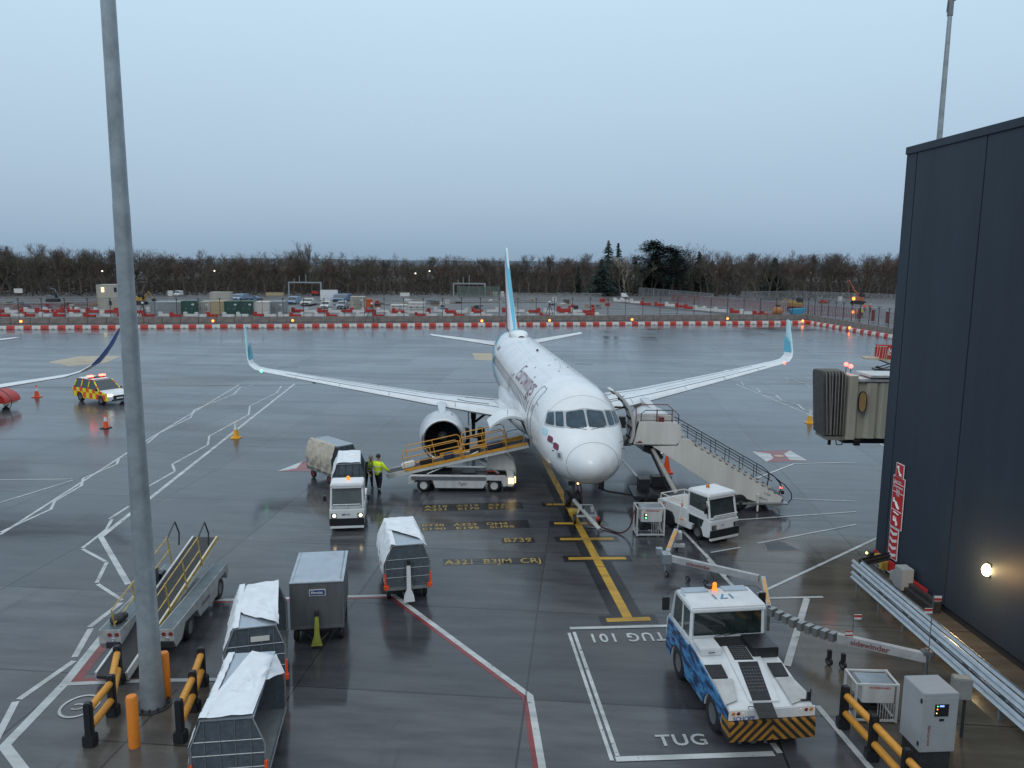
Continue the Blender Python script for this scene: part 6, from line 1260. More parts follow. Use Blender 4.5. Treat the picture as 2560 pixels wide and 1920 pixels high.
    g = MB(); g.sph(H_+Vector((.098, .034, .035)), .011, n=6); g.sph(H_+Vector((.098, -.034, .035)), .011, n=6); g.box(H_+Vector((.102, 0, -.035)), (.012, .04, .008)); g.build('eyes_and_mouth', BLACKP, body)
    g = MB(); rings = []
    for i in range(7): a_ = math.pi*.5*i/6; rings.append([(H_.x-.008+.108*math.cos(a_)*math.cos(b_), .106*math.cos(a_)*math.sin(b_), H_.z+.055+.125*math.sin(a_)) for b_ in [k_*math.pi/8 for k_ in range(16)]])
    g.loft([[(q[0], q[1], q[2]-.035) for q in rings[0]]]+rings); g.build('hat' if hat is not None and hat is not SKIN else 'hair', hat if hat is not None else mat('grey_hair', (.18, .16, .15), .8, var=.1), t, smooth=60)
    return t
person('worker in yellow hi-vis jacket and black beanie seen from behind at the belt loader', -6.36, 37.05, R(58), HIVIS, .03, sc=1.06, arms=((.42, -.30, .95), (.30, .22, .98)))
person('stooping grey-haired worker in a yellow vest beside the cart', -6.98, 37.95, R(-62), mat('dull_hi_vis', (.36, .48, .08), .8, var=.2, scale=10), .55, arms=((.62, -.16, .82), (.60, .18, .80)), hat=None, vest=True)
# ------------------------------------------------------------------ operations car
SX, SYY = -32.0, 61.3
t = local('operations_car', 'white car with yellow and orange checks and lit red roof lights', 'operations car', SX, SYY, R(-32.3))
CHK = mat('yellow_and_orange_checks', (.80, .85, .03), .35, var=0); nt_ = CHK.node_tree; b_ = nt_.nodes['Principled BSDF']; tcn = N(nt_, 'ShaderNodeTexCoord'); ck = N(nt_, 'ShaderNodeTexChecker'); ck.inputs['Scale'].default_value = 2.3; ck.inputs['Color1'].default_value = (.82, .85, .03, 1); ck.inputs['Color2'].default_value = (.85, .10, .02, 1); mpn = N(nt_, 'ShaderNodeMapping'); mpn.inputs['Location'].default_value = (.1, .5, .07); L(nt_, tcn.outputs['Object'], mpn.inputs[0]); L(nt_, mpn.outputs[0], ck.inputs[0]); L(nt_, ck.outputs[0], b_.inputs['Base Color'])
low = [(-2.35, .42), (-2.42, .80), (-2.38, 1.08), (-.6, 1.10), (.95, 1.08), (1.75, 1.0), (2.25, .88), (2.42, .70), (2.42, .38), (2.0, .32)]+[(1.42+.40*math.cos(math.pi*k/8), .36+.40*math.sin(math.pi*k/8)) for k in range(9)]+[(-1.0, .30)]+[(-1.42+.40*math.cos(math.pi*k/8), .36+.40*math.sin(math.pi*k/8)) for k in range(9)]+[(-2.0, .36)]
g = MB(); rings = []
for y, k in ((-.92, .0), (-.88, .03), (.88, .03), (.92, 0)): rings.append([(u, y, v) for u, v in low])
g.loft(rings[1:3], 0, True, True, True); g.build('body', WHITE, t, bevel=.03)
for sy in (1, -1): g = MB(); g.prism([(u*.99, v) for u, v in low if True], sy*.885, sy*.925, lambda u, v, w_: (u, w_, v)); g.build('side_checks', CHK, t, bevel=.01)
g = MB(); gh = [[(-2.28, 1.06), (-2.15, 1.55), (-1.95, 1.76), (.05, 1.80), (.35, 1.72), (1.15, 1.07)]]; g.loft([[(u, y*(1 if v < 1.2 else .80), v) for u, v in gh[0]] for y in (-.86, .86)], 0, True, True, True); g.build('cabin_glass', GLASS, t, smooth=20)
g = MB(); g.box((-.95, 0, 1.80), (2.1, 1.34, .06), top=(.95, .92)); g.build('roof', WHITE, t, bevel=.02)
for sy in (1, -1):
    g = MB()
    for a_, c_ in (((-2.25, 1.08), (-1.98, 1.76)), ((-1.25, 1.08), (-1.22, 1.78)), ((-.3, 1.08), (-.25, 1.79)), ((1.12, 1.08), (.30, 1.74))): g.tube([(a_[0], sy*.87, a_[1]), (c_[0], sy*.70, c_[1])], .045, 5)
    g.build('pillar', CHK if True else WHITE, t)
g = MB(); g.prism([(-1.95, .42), (-.55, .55), (-.5, 1.0)], 0, 0, lambda u, v, w_: (0, 0, 0)) if False else None
g = MB(); g.box((2.43, 0, .62), (.04, 1.0, .26)); g.box((2.43, 0, .40), (.05, 1.3, .14)); g.build('grille', BLACKP, t)
g = MB(); g.box((2.46, 0, .55), (.02, .52, .11)); g.build('number_plate', WHITE, t)
g = MB(); g.box((2.40, 0, .30), (.12, 1.8, .10)); g.build('bumper', SILV, t)
for sy in (1, -1): g = MB(); g.box((2.36, sy*.72, .82), (.16, .34, .10)); g.build('headlight', emis('car_headlight', (1, .95, .9), 5), t, bevel=.02)
g = MB(); g.box((-.55, 0, 1.90), (.28, 1.3, .08)); lb = g.build('light_bar', BLACKP, t)
for sy in (.48, -.48): g = MB(); g.box((-.55, sy, 1.99), (.30, .40, .14)); g.build('beacon', emis('emergency_beacon', (1, .09, .06), 9), lb, bevel=.02)
g = MB(); g.box((1.0, .98, 1.12), (.12, .16, .14)); g.box((1.0, -.98, 1.12), (.12, .16, .14)); g.build('mirror', BLACKP, t)
add_wheels(t, [(1.42, .80, .36), (1.42, -.80, .36), (-1.42, .80, .36), (-1.42, -.80, .36)], .36, .24)
# red cowl of stairs at the left edge
p = G(-30, 888); t = local('stairs_tractor', 'red domed front of a stairs vehicle cut by the left edge', 'boarding stairs', p.x, p.y+1.0, R(0))
g = MB(); rings = []
for i in range(11): a_ = math.pi*.5*i/10; rings.append([(-1.2+2.4*math.sin(a_)*1.0 if False else -2.5+3.9*math.sin(a_), y, .55+1.25*math.cos(a_)**.8+(.001 if i == 10 else 0)) for y in (-.9, -.3, .3, .9)])
g.loft(rings, closed=False); g.prism([(-2.5, .5)]+[(-2.5+3.9*math.sin(math.pi*.5*i/10), .55+1.25*max(0, math.cos(math.pi*.5*i/10))**.8) for i in range(11)], -.92, -.88, xz); g.build('red_cowl', RED, t, smooth=50)
g = MB(); g.bx(-3, 1.2, -.9, .9, .35, .52); g.build('chassis', CREAM, t)
g = MB(); g.tube([(-1.2+3.1*math.sin(a_), -.95, .7+1.35*math.cos(a_)) for a_ in [math.pi*.62*i/12 for i in range(13)]], .03, 5); g.build('hoop_rail', DARK, t)
add_wheels(t, [(.3, -.8, .3), (-2.2, -.8, .3), (.3, .8, .3), (-2.2, .8, .3)], .3, .2)
# red stairs platform right of the jet bridge
p = G(1893, 810); t = local('scissor_lift_platform', 'red railed platform on black scissor legs reading Jet2 behind the jet bridge', 'lift platform', p.x+2.4, p.y+2, R(-12)); t.scale = (.78, .78, .8)
g = MB()
for sy in (-.9, .9): g.tube([(-1.9, sy, .35), (1.9, sy, 1.75)], .07, 5); g.tube([(1.9, sy, .35), (-1.9, sy, 1.75)], .07, 5)
g.build('scissor_leg', BLACKP, t)
g = MB(); g.bx(-2.2, 2.4, -1.0, 1.0, .25, .5); g.build('chassis', BLACKP, t); g = MB(); g.bx(-3.6, 2.5, -1.2, 1.2, 1.75, 1.9); g.build('platform_floor', TANC, t)
g = MB(); g.bx(-.9, .9, -1.25, -1.18, 1.9, 3.6); g.bx(-1.9, -1.0, -1.2, -1.1, 1.9, 3.4); g.bx(1.0, 2.0, -1.2, -1.1, 1.9, 3.2); g.bx(-1.9, 2.0, 1.1, 1.2, 1.9, 3.5); pn = g.build('red_panel', RED, t)
g = MB(); add_text(g, 'Jet2', .80, lambda x, y: (-.80+x, -1.27, 2.75+y), bold=.02); add_text(g, 'Holidays', .38, lambda x, y: (-.78+x, -1.27, 2.35+y), bold=.01); g.build('panel_lettering', WHITE, pn, smooth=0)
g = MB()
for x in (-2.8, -2.2, -1.9, -1.5, -1.2, 1.15, 1.6, 2.1): g.tube([(x, -1.2, 1.9), (x+.12, -1.2, 3.5)], .035, 5)
g.tube([(-3.6, -1.2, 2.0), (-2.9, -1.2, 1.95), (-2.6, -1.2, 3.5), (2.2, -1.2, 3.5)], .03, 5); g.build('rail', WHITE2, t)
g = MB(); g.tube([(-1.0, -1.3, 1.8), (-.85, -1.3, 3.1)], .06, 5); g.tube([(1.0, -1.3, 1.8), (.95, -1.3, 3.1)], .06, 5); g.tube([(-1.2, -1.3, 1.7), (1.2, -1.3, 1.6)], .09, 6); g.build('front_frame', TANC, t)
add_wheels(t, [(-1.5, -.9, .35), (1.5, -.9, .35), (-1.5, .9, .35), (1.5, .9, .35)], .35, .25, rim=BLACKP)
# ------------------------------------------------------------------ red and white barrier row, concrete wall, fence
RB = mat('red_barrier_block', (.52, .045, .025), .5, var=.12, scale=2); WB = mat('white_barrier_block', (.62, .61, .58), .5, var=.10, scale=2)
def block_mesh(nm, m_):
    g = MB(); g.prism([(-.30, 0), (.30, 0), (.28, .32), (.17, .62), (-.17, .62), (-.28, .32)], -.5, .5, lambda u, v, w_: (w_, u, v)); g.box((0, -.26, .10), (.3, .12, .12), 1); o = g.build(nm, [m_, DARK], None, bevel=.02); return o
rb0 = block_mesh('barrier_block', RB); wb0 = block_mesh('barrier_block', WB)
def row(pts, pitch, grp, lab):
    """walk the polyline, alternately red and white"""
    out_ = []; d_acc = 0; i = 0
    for a_, b_ in zip(pts[:-1], pts[1:]):
        Ls = (b_-a_).length; dirv = (b_-a_).normalized(); n = int(Ls/pitch)
        for k in range(n): out_.append((a_+dirv*((k+.5)*Ls/n), math.atan2(dirv.y, dirv.x), i, Ls/n)); i += 1
    return out_
first = [True, True]
B1, B2_, B3 = G(-60, 712.5), G(1748, 699.5), G(1960, 737)
for lst, lab, grp in ((row([B1, B2_], 1.22, '', ''), 'block in the long red and white barrier row across the apron', 'red and white barrier row across the apron'), (row([B2_, B3], 1.22, '', ''), 'block in the short barrier row running towards the building', 'red and white barrier row towards the building')):
    for p, a_, i, wd2 in lst:
        k = i % 2; src = (rb0, wb0)[k]
        o = src if first[k] else src.copy()
        if not first[k]: COL.objects.link(o)
        first[k] = False; o.location = (p.x, p.y, 0); o.rotation_euler = (0, 0, a_); o.scale = (wd2*.97 if k == 0 else wd2*1.03, 1, 1 if k == 0 else .92)
        tag(o, ('red ' if k == 0 else 'white ')+lab, 'barrier block', ('red blocks of the ' if k == 0 else 'white blocks of the ')+grp)
g = MB(); g.prism([(-.35, 0), (.35, 0), (.28, .35), (.14, .95), (-.14, .95), (-.28, .35)], -1.5, 1.5, lambda u, v, w_: (w_, u, v)); cb0 = g.build('concrete_barrier', CONC, None, bevel=.02); fst = True
W1, W2, W3 = G(-60, 698.5), G(1745, 689), G(1960, 728)
for pts, lab in (([W1, W2], 'brown concrete barrier in the row behind the red and white blocks'), ([W2, W3], 'brown concrete barrier in the row running towards the building')):
    for p, a_, i, wd2 in row(pts, 3.05, '', ''):
        o = cb0 if fst else cb0.copy()
        if not fst: COL.objects.link(o)
        fst = False; o.location = (p.x, p.y, 0); o.rotation_euler = (0, 0, a_+random.uniform(-.01, .01)); tag(o, lab, 'concrete barrier', lab.replace('brown concrete barrier', 'concrete barriers'))
WIRE = mat('dark_fence_wire', (.03, .03, .035), .6, var=0)
def mesh_mat(name, col, dens, sc):
    m = mat(name, col, .6, var=0); nt_ = m.node_tree; b = nt_.nodes['Principled BSDF']; tcn = N(nt_, 'ShaderNodeTexCoord'); sp_ = N(nt_, 'ShaderNodeSeparateXYZ'); L(nt_, tcn.outputs['Object'], sp_.inputs[0]); sm_ = []
    for ax in (0, 2):
        mu = N(nt_, 'ShaderNodeMath', operation='MULTIPLY'); L(nt_, sp_.outputs[ax], mu.inputs[0]); mu.inputs[1].default_value = sc; fr = N(nt_, 'ShaderNodeMath', operation='FRACT'); L(nt_, mu.outputs[0], fr.inputs[0]); lt = N(nt_, 'ShaderNodeMath', operation='LESS_THAN'); L(nt_, fr.outputs[0], lt.inputs[0]); lt.inputs[1].default_value = dens; sm_.append(lt)
    mx = N(nt_, 'ShaderNodeMath', operation='MAXIMUM'); L(nt_, sm_[0].outputs[0], mx.inputs[0]); L(nt_, sm_[1].outputs[0], mx.inputs[1]); L(nt_, mx.outputs[0], b.inputs['Alpha']); return m
CHN = mesh_mat('chain_link', (.05, .05, .055), .07, 12)
def fence(label, A_, B_, step, h_, ytop=True):
    d = B_-A_; Ln = d.length; t = thing('perimeter_fence', label, 'fence', (A_.x, A_.y, 0), math.atan2(d.y, d.x)); n = int(Ln/step); st = Ln/n
    g = MB(); g.box((0, 0, h_/2), (.09, .09, h_)); 
    if ytop: g.tube([(0, 0, h_-.05), (0, -.38, h_+.42)], .035, 4); g.tube([(0, 0, h_-.05), (0, .38, h_+.42)], .035, 4); g.tube([(0, 0, h_-.05), (-.25, -.0, h_+.42)], .03, 4); g.tube([(0, 0, h_-.05), (.25, .0, h_+.42)], .03, 4)
    po = g.build('post', WIRE, t); 
    for k in range(1, n+1): c = po.copy(); COL.objects.link(c); c.location.x = st*k
    g = MB()
    for z in (.12, h_*.5, h_-.06, h_+.3): g.tube([(0, 0, z), (Ln, 0, z)], .013, 3)
    g.build('tension_wire', WIRE, t)
    g = MB(); g.box((Ln/2, 0, h_/2), (Ln, .004, h_)); g.build('wire_mesh', CHN, t, smooth=0); return t
F1, F2_, F3 = G(-60, 694.5), G(1745, 684), G(1965, 727)
fence('long dark wire fence with forked posts behind the concrete barriers', F1, F2_, 3.75, 3.7); fence('shorter wire fence with forked posts turning towards the building', F2_, F3, 3.75, 3.7)
# amber lamps standing on the concrete barriers
for i, (xx, yy) in enumerate(((47, 694), (461, 693), (633, 692), (1041, 693), (1187, 692), (1365, 690), (1571, 688), (1733, 693), (1843, 645), (1834, 708), (1841, 674))):
    e_ = {8: 'up on the excavator arm at the right', 9: 'low on the fence near the red platform', 10: 'high on the fence near the far workers'}.get(i)
    loc = ['at the left edge', 'near the green containers', 'left of the white winglet tip', 'just left of the airliner fin', 'just right of the airliner fin', 'above the right tailplane', 'halfway along the right stretch', 'at the corner of the barrier row'][i] if i < 8 else e_
    q = G(xx, yy+7); 
    if i in (8,): q = G(xx, 688)
    pz = D(xx, yy, q.y); t = thing('warning_lamp', 'lit orange warning lamp '+loc, 'warning lamp', (pz.x, pz.y-.25, 0)); g = MB(); g.sph((0, 0, pz.z), .22 if i not in (8, 10) else .34, n=8); g.build('lamp_head', L_ORG, t); g = MB(); g.tube([(0, .12, 0), (0, .12, pz.z)], .025, 4); g.build('lamp_stand', DARK, t)
# ------------------------------------------------------------------ construction site behind the fence
def wfb_mesh(m_, nm='water_barrier'):
    g = MB(); g.prism([(-1.0, .0), (1.0, .0), (1.0, .55), (.55, .55), (.55, .42), (-.65, .42), (-.65, .95), (-1.0, .95)] if False else [(-1.0, 0), (1.0, 0), (1.0, .5), (-.45, .5), (-.45, .9), (-1.0, .9)], -.28, .28, xz); g.box((0, 0, .10), (1.7, .7, .2)); return g.build(nm, m_, None, bevel=.05)
wr0 = wfb_mesh(RED); ww0 = wfb_mesh(PLW); used = {0: False, 1: False}; rn = random.Random(11)
def wfb(p, k, rz=0, sc=1.0):
    src = ww0 if k else wr0; o = src if not used[k] else src.copy()
    if used[k]: COL.objects.link(o)
    used[k] = True; o.location = (p[0], p[1], 0); o.rotation_euler = (0, 0, rz); o.scale = (sc*1.15, sc, sc); tag(o, ('white' if k else 'red')+' plastic water barrier on the site behind the fence', 'water barrier', ('white' if k else 'red')+' water barriers on the site')
x = 8; i = 0
while x < 1240:      # front row
    if not 1060 < x < 1110: wfb(G(x, 684+rn.uniform(-1, 1)), (i//1) % 3 != 0 if x > 420 else i % 2, rn.uniform(-.15, .15), 1.0)
    x += rn.choice((24, 30, 36)); i += 1
x = 2; i = 0
while x < 1290:      # second row
    wfb(G(x, 675+rn.uniform(-1, 1)), i % 2, rn.uniform(-.1, .1)+(math.pi if rn.random() < .4 else 0), 1.15)
    x += rn.choice((24, 28, 33)) if x > 220 else rn.choice((17, 24)); i += 1
for xx, yy, k in ((1395, 659, 0), (1425, 661, 0), (1372, 655, 1), (1350, 652, 1), (1470, 664, 0), (1490, 667, 0), (1510, 670, 1), (1530, 672, 1), (1555, 674, 1), (1590, 676, 0), (1612, 679, 1), (1640, 682, 0), (1655, 683, 0), (1448, 662, 1), (1335, 652, 1), (1275, 682, 0), (1250, 683, 1), (1215, 672, 0), (1300, 687, 1)): wfb(G(xx, yy), k, R(-30)+rn.uniform(-.2, .2), 1.25)
def ex(c, x): return (CR[c][0]+x*CR[c][2]/2212)*.86406
def ey(c, y): return (CR[c][1]+y*CR[c][2]/2212)*.86406
def cab_box(name, label, cat, c, x0, x1, yt, yb, m_, depth=6.0, doors=False, windows=0, lit=False, stack=0, roof=True, base=None):
    a_, b_ = G(ex(c, x0), ey(c, base or yb)), G(ex(c, x1), ey(c, base or yb)); top = D(ex(c, (x0+x1)/2), ey(c, yt), a_.y); bot = D(ex(c, (x0+x1)/2), ey(c, yb), a_.y); W_ = (b_-a_).length; z0 = max(0, bot.z) if base else 0; h_ = top.z-z0
    t = thing(name, label, cat, (a_.x, a_.y, z0), math.atan2(b_.y-a_.y, b_.x-a_.x))
    g = MB(); g.bx(0, W_, 0, depth, .12, h_); g.build('shell', m_, t, bevel=.03)
    g = MB()
    for x_ in (.05, W_-.05): g.bx(x_-.07, x_+.07, -.04, .1, 0, h_+.02)
    g.bx(0, W_, -.04, .08, h_-.1, h_+.03); g.bx(0, W_, -.04, .08, 0, .16); g.build('corner_frame', m_, t)
    if doors:
        g = MB()
        for x_ in (W_*.28, W_*.42, W_*.58, W_*.72): g.bx(x_-.02, x_+.02, -.09, -.04, .15, h_-.12)
        g.bx(W_*.5-.012, W_*.5+.012, -.03, -.005, .12, h_-.1)
        for x_ in (W_*.3, W_*.7): g.bx(x_-.2, x_+.2, -.10, -.06, h_*.42, h_*.48)
        g.build('door_bars', GREY, t)
        g = MB(); g.bx(W_*.68, W_*.86, -.05, -.03, h_*.7, h_*.82); g.build('label_plate', REFL, t)
    for k in range(windows): g = MB(); xw = W_*(k+.5)/windows; g.bx(xw-.28, xw+.28, -.06, -.02, h_*.45, h_*.8); g.build('window', emis('lit_cabin_window', (1, .7, .3), 2.2) if lit and k == 0 else GLASS, t)
    return t
cab_box('site_cabin', 'beige upper site cabin with a lit window, left of the mast', 'site cabin', 'e1', 1352, 1700, 288, 470, BEIGE, 5, windows=2, lit=True, base=650)
cab_box('site_cabin', 'beige lower site cabin under the one with a lit window', 'site cabin', 'e1', 1365, 1700, 474, 650, BEIGE, 5, windows=1)
cab_box('container', 'long grey container right of the mast', 'container', 'e2', -130, 292, 530, 690, GREYC, 8)
cab_box('container', 'dark green container with white label, left one', 'container', 'e2', 300, 508, 515, 700, GREENC, 6, doors=True)
cab_box('container', 'light grey container between green and tan ones', 'container', 'e2', 515, 696, 522, 695, BEIGE, 6, doors=True)
cab_box('container', 'tan plywood faced container', 'container', 'e2', 704, 890, 518, 695, TANC, 6)
cab_box('site_cabin', 'pale cabin stacked above the tan container', 'site cabin', 'e2', 692, 968, 392, 512, BEIGE, 4, base=560)
cab_box('container', 'dark green container right of the tan one', 'container', 'e2', 893, 1090, 518, 700, GREENC, 6, doors=True)
cab_box('container', 'dark green container next to the white one', 'container', 'e2', 1095, 1290, 518, 700, GREENC, 6, doors=True)
cab_box('container', 'white container right of the green pair', 'container', 'e2', 1297, 1515, 528, 698, mat('off_white_container', (.60, .58, .53), .5, var=.1), 6)
cab_box('container', 'mid grey container with door bars right of the white one', 'container', 'e2', 1520, 1716, 522, 692, GREYC, 6, doors=True)
cab_box('site_cabin', 'white cabin with green sign near the gantry', 'site cabin', 'e3', 338, 575, 365, 500, WHITE, 3.5, windows=0)
cab_box('container', 'rust streaked beige container beside the orange machine', 'container', 'e3', 752, 956, 455, 640, mat('rusty_beige_container', (.46, .43, .36), .6, var=.2, streak=True), 4, doors=True)
cab_box('machine_housing', 'orange machine housing right of the rust streaked container', 'generator', 'e3', 958, 1060, 487, 596, mat('orange_machine_paint', (.60, .10, .02), .5, var=.15), 2.5)
cab_box('sign_board', 'small white board standing far left by the trees', 'sign', 'e1', 200, 316, 340, 400, PLW, .15, base=445)
cab_box('white_cabinet', 'white cabinet at the foot of the trees left of the vans', 'cabinet', 'e2', 110, 175, 370, 440, PLW, 1.5)
cab_box('timber_pack', 'long brown timber pack before the trees', 'timber', 'e2', 1462, 1710, 395, 436, TANC, 1.2)
cab_box('sign_board', 'white board before the trees right of the cabins', 'sign', 'e3', 1440, 1570, 398, 442, PLW, .2)
cab_box('sign_board', 'white board on the far fence at the right', 'sign', 'e5', 1185, 1245, 228, 290, PLW, .15)
cab_box('skip', 'red skip by the gantry right of centre', 'skip', 'c3', 405, 450, 578, 612, RED, 2)
cab_box('white_cabinet', 'white cabinet between the gantry and the airliner fin', 'cabinet', 'c3', 460, 498, 586, 626, PLW, 1); cab_box('white_cabinet', 'narrow white cabinet just left of the fin', 'cabinet', 'c3', 528, 553, 582, 626, PLW, 1)
cab_box('portable_toilet', 'small white cubicle right of the airliner fin', 'portable toilet', 'c3', 975, 1007, 632, 670, PLW, 1)
# stacked concrete planks
for c, x0, x1, rows_, lab in (('e3', 1305, 1540, ((560, 582), (598, 615), (632, 650)), 'lower stack'), ('e3', 1552, 1780, ((528, 552), (558, 590), (615, 632), (640, 685)), 'taller stack')):
    a_, b_ = G(ex(c, x0), ey(c, rows_[-1][1])), G(ex(c, x1), ey(c, rows_[-1][1])); t = thing('plank_stack', 'white concrete planks in a %s on the site' % lab, 'material stack', (a_.x, a_.y, 0)); W_ = b_.x-a_.x
    for i, (yt, yb) in enumerate(rows_): z1, z0 = D(0, ey(c, yt), a_.y).z, D(0, ey(c, yb), a_.y).z; z1, z0 = D(ex(c, x0), ey(c, yt), a_.y).z, D(ex(c, x0), ey(c, yb), a_.y).z; g = MB(); g.bx(0, W_, 0, 2.4, max(z0, .02), z1); g.build('plank_layer', PLW, t, bevel=.04)
    g = MB()
    for k in (.1, .5, .9): g.bx(W_*k-.1, W_*k+.1, .05, 2.3, 0, D(ex(c, x0), ey(c, rows_[0][0]), a_.y).z-.1)
    g.build('timber_bearer', TANC, t)
# gantries and poles
for c, x0, x1, yt, yb, lab, ms in (('c2', 563, 853, 498, 620, 'grey steel gantry frame left of centre before the trees', ((605, 470), (650, 448), (706, 432))), ('c3', 117, 390, 508, 626, 'grey steel gantry frame left of the airliner fin', ((157, 478), (201, 458), (252, 442))), ('e1', 1750, 2138, 242, 405, 'grey steel gantry frame behind the mast', ((1885, 140),))):
    a_, b_ = G(ex(c, x0), ey(c, yb)), G(ex(c, x1), ey(c, yb)); z = D(ex(c, x0), ey(c, yt), a_.y).z; W_ = b_.x-a_.x; t = thing('gantry', lab, 'gantry', (a_.x, a_.y, 0))
    for x_ in (0, W_): g = MB(); g.bx(x_-.22, x_+.22, -.2, .2, 0, z); g.build('leg', GREYC, t)
    g = MB(); g.bx(.22, W_-.22, -.2, .2, z-.45, z); g.build('beam', GREYC, t)
    for mx_, my_ in ms: q = D(ex(c, mx_), ey(c, my_), a_.y); g = MB(); g.tube([(q.x-a_.x, 0, z), (q.x-a_.x, 0, q.z)], .12, 5); g.build('mast_stub', GREYC, t)
LSP = emis('distant_lamp', (1, .86, .55), 2.2)
for i, (c, x_, yt, yb, lab) in enumerate((('e1', 850, 70, 400, 'far lamp post with a lit lamp, left of three at the left'), ('e1', 1122, 98, 412, 'far lamp post, middle of three at the left'), ('e1', 1240, -10, 418, 'tallest far lamp post left of the mast'), ('c1', 1178, 430, 610, 'thin pole just right of the mast'), ('e4', 1618, 110, 400, 'lit lamp among the trees above the white van'), ('c4', 1345, 420, 610, 'twin lit lamp among the right trees'), ('e3', 1665, 130, 420, 'lit yellowish lamp among the trees left of the fin'), ('e3', 1860, 98, 420, 'lit lamp among the trees nearest the fin'), ('e2', 770, 95, 420, 'lit lamp among the trees above the green containers'), ('e1', 1433, 98, 420, 'lit lamp among the trees just left of the mast'))):
    a_ = G(ex(c, x_), ey(c, yb)); Yd = a_.y-1 if i < 4 else a_.y-14; q = D(ex(c, x_), ey(c, yt), Yd); t = thing('lamp_post', lab, 'lamp post', (q.x, Yd, 0)); g = MB(); g.tube([(0, 0, 0), (0, 0, q.z)], .16 if i < 4 else .04, 6); g.build('pole', GREYC if i < 4 else DARK, t)
    g = MB(); g.box((-.4, 0, q.z), (1.0, .3, .25)); lh = g.build('lamp_head', GREY, t)
    if i not in (1, 2, 3):
        g = MB(); g.sph((-.3, -.25, q.z), .22, n=8); g.build('lamp_glow', LSP, lh)
        if i == 5: g = MB(); g.sph((.9, -.25, q.z+.05), .22, n=8); g.build('lamp_glow', LSP, lh)
# simple road vehicles seen far away
def far_vehicle(label, cat, c, x0, x1, yt, yb, m_, kind='van', rz=0.0):
    a_ = G(ex(c, (x0+x1)/2), ey(c, yb)); wpx = (ex(c, x1)-ex(c, x0))*a_.y/F_PX; h_ = (ey(c, yb)-ey(c, yt))*a_.y/F_PX*.93
    t = thing(cat.replace(' ', '_'), label, cat, (a_.x, a_.y+wpx*.5, 0), rz); Lh = 5.0/2; w2 = .95; k = wpx/2.2
    t.scale = (k if abs(math.cos(rz)) < .5 else wpx/5.0, k if abs(math.cos(rz)) < .5 else 1, h_/(2.3 if kind == 'van' else 1.8)); H = 2.2 if kind == 'van' else 1.75
    prof = [(-Lh, .35), (-Lh, H-.1), (-Lh+.2, H), (.7, H), (1.35, 1.25), (2.2, 1.05), (Lh, .85), (Lh, .35)] if kind == 'van' else [(-Lh, .4), (-Lh, .95), (-.7, 1.0), (-.5, H), (.6, H), (1.25, 1.1), (2.3, 1.0), (Lh, .8), (Lh, .4)]
    g = MB(); g.prism(prof, -w2, w2, xz); g.build('body', m_, t, bevel=.05)
    ws = [(.78, H-.15), (1.38, 1.28)] if kind == 'van' else [(.66, H-.1), (1.22, 1.14)]; g = MB(); g.face([(ws[0][0]+.03, -w2+.12, ws[0][1]), (ws[0][0]+.03, w2-.12, ws[0][1]), (ws[1][0]+.05, w2-.08, ws[1][1]), (ws[1][0]+.05, -w2+.08, ws[1][1])]); g.build('windscreen', GLASS, t, smooth=0)
    g = MB(); g.box((Lh+.01, 0, .65), (.04, 1.2, .25)); g.build('grille', BLACKP, t)
    for sy in (-.75, .75): g = MB(); g.box((Lh+.015, sy, .72), (.04, .28, .18)); g.build('headlight', REFL, t)
    for x_ in (-1.5, 1.5):
        for sy in (-.8, .8): g = MB(); g.cyl((x_, sy-.12, .36), (x_, sy+.12, .36), .36, n=12); g.build('wheel', BLACK, t)
FW = -math.pi/2
far_vehicle('light blue van behind the green containers', 'van', 'e2', 975, 1150, 410, 500, mat('light_blue_van_paint', (.22, .32, .45), .3, var=.05), 'van', FW)
far_vehicle('dark car behind the green containers', 'car', 'e2', 1200, 1375, 440, 500, BLUEC, 'car', 0)
far_vehicle('pale blue van behind the grey container', 'van', 'e2', 1760, 1900, 440, 555, mat('light_blue_van_paint', (.2, .3, .4)), 'van', FW)
far_vehicle('white pickup facing the fence near the gantry', 'pickup', 'e2', 1950, 2120, 465, 575, WHITE2, 'car', FW)
far_vehicle('silver pickup facing the fence below the blue truck', 'pickup', 'e3', 565, 705, 500, 620, ALU, 'car', FW)
far_vehicle('dark blue truck behind the silver pickup', 'truck', 'e3', 500, 720, 412, 515, BLUEC, 'van', FW)
far_vehicle('small white van by the trees at the left', 'van', 'e2', 205, 280, 362, 445, WHITE, 'van', FW)
far_vehicle('white excavator cab parked by the white cabin', 'excavator', 'e3', 340, 470, 505, 610, WHITE, 'van', FW)
far_vehicle('white car by the trees near the pale birch', 'car', 'e4', 300, 392, 398, 465, WHITE, 'van', 0)
far_vehicle('red car beyond the trench at the right', 'car', 'e5', 945, 1058, 275, 325, RED, 'car', 0)
far_vehicle('blue pump trailer near the stacked planks', 'trailer', 'e3', 1945, 2080, 600, 665, mat('blue_machine', (.08, .28, .42), .4, var=.1), 'car', 0)
for i in range(9): x_ = 1105+i*110; far_vehicle('parked pale car beyond the trees', 'car', 'e4', x_, x_+85, 285, 320, ALU if i % 2 else WHITE2, 'car', 0) if False else None
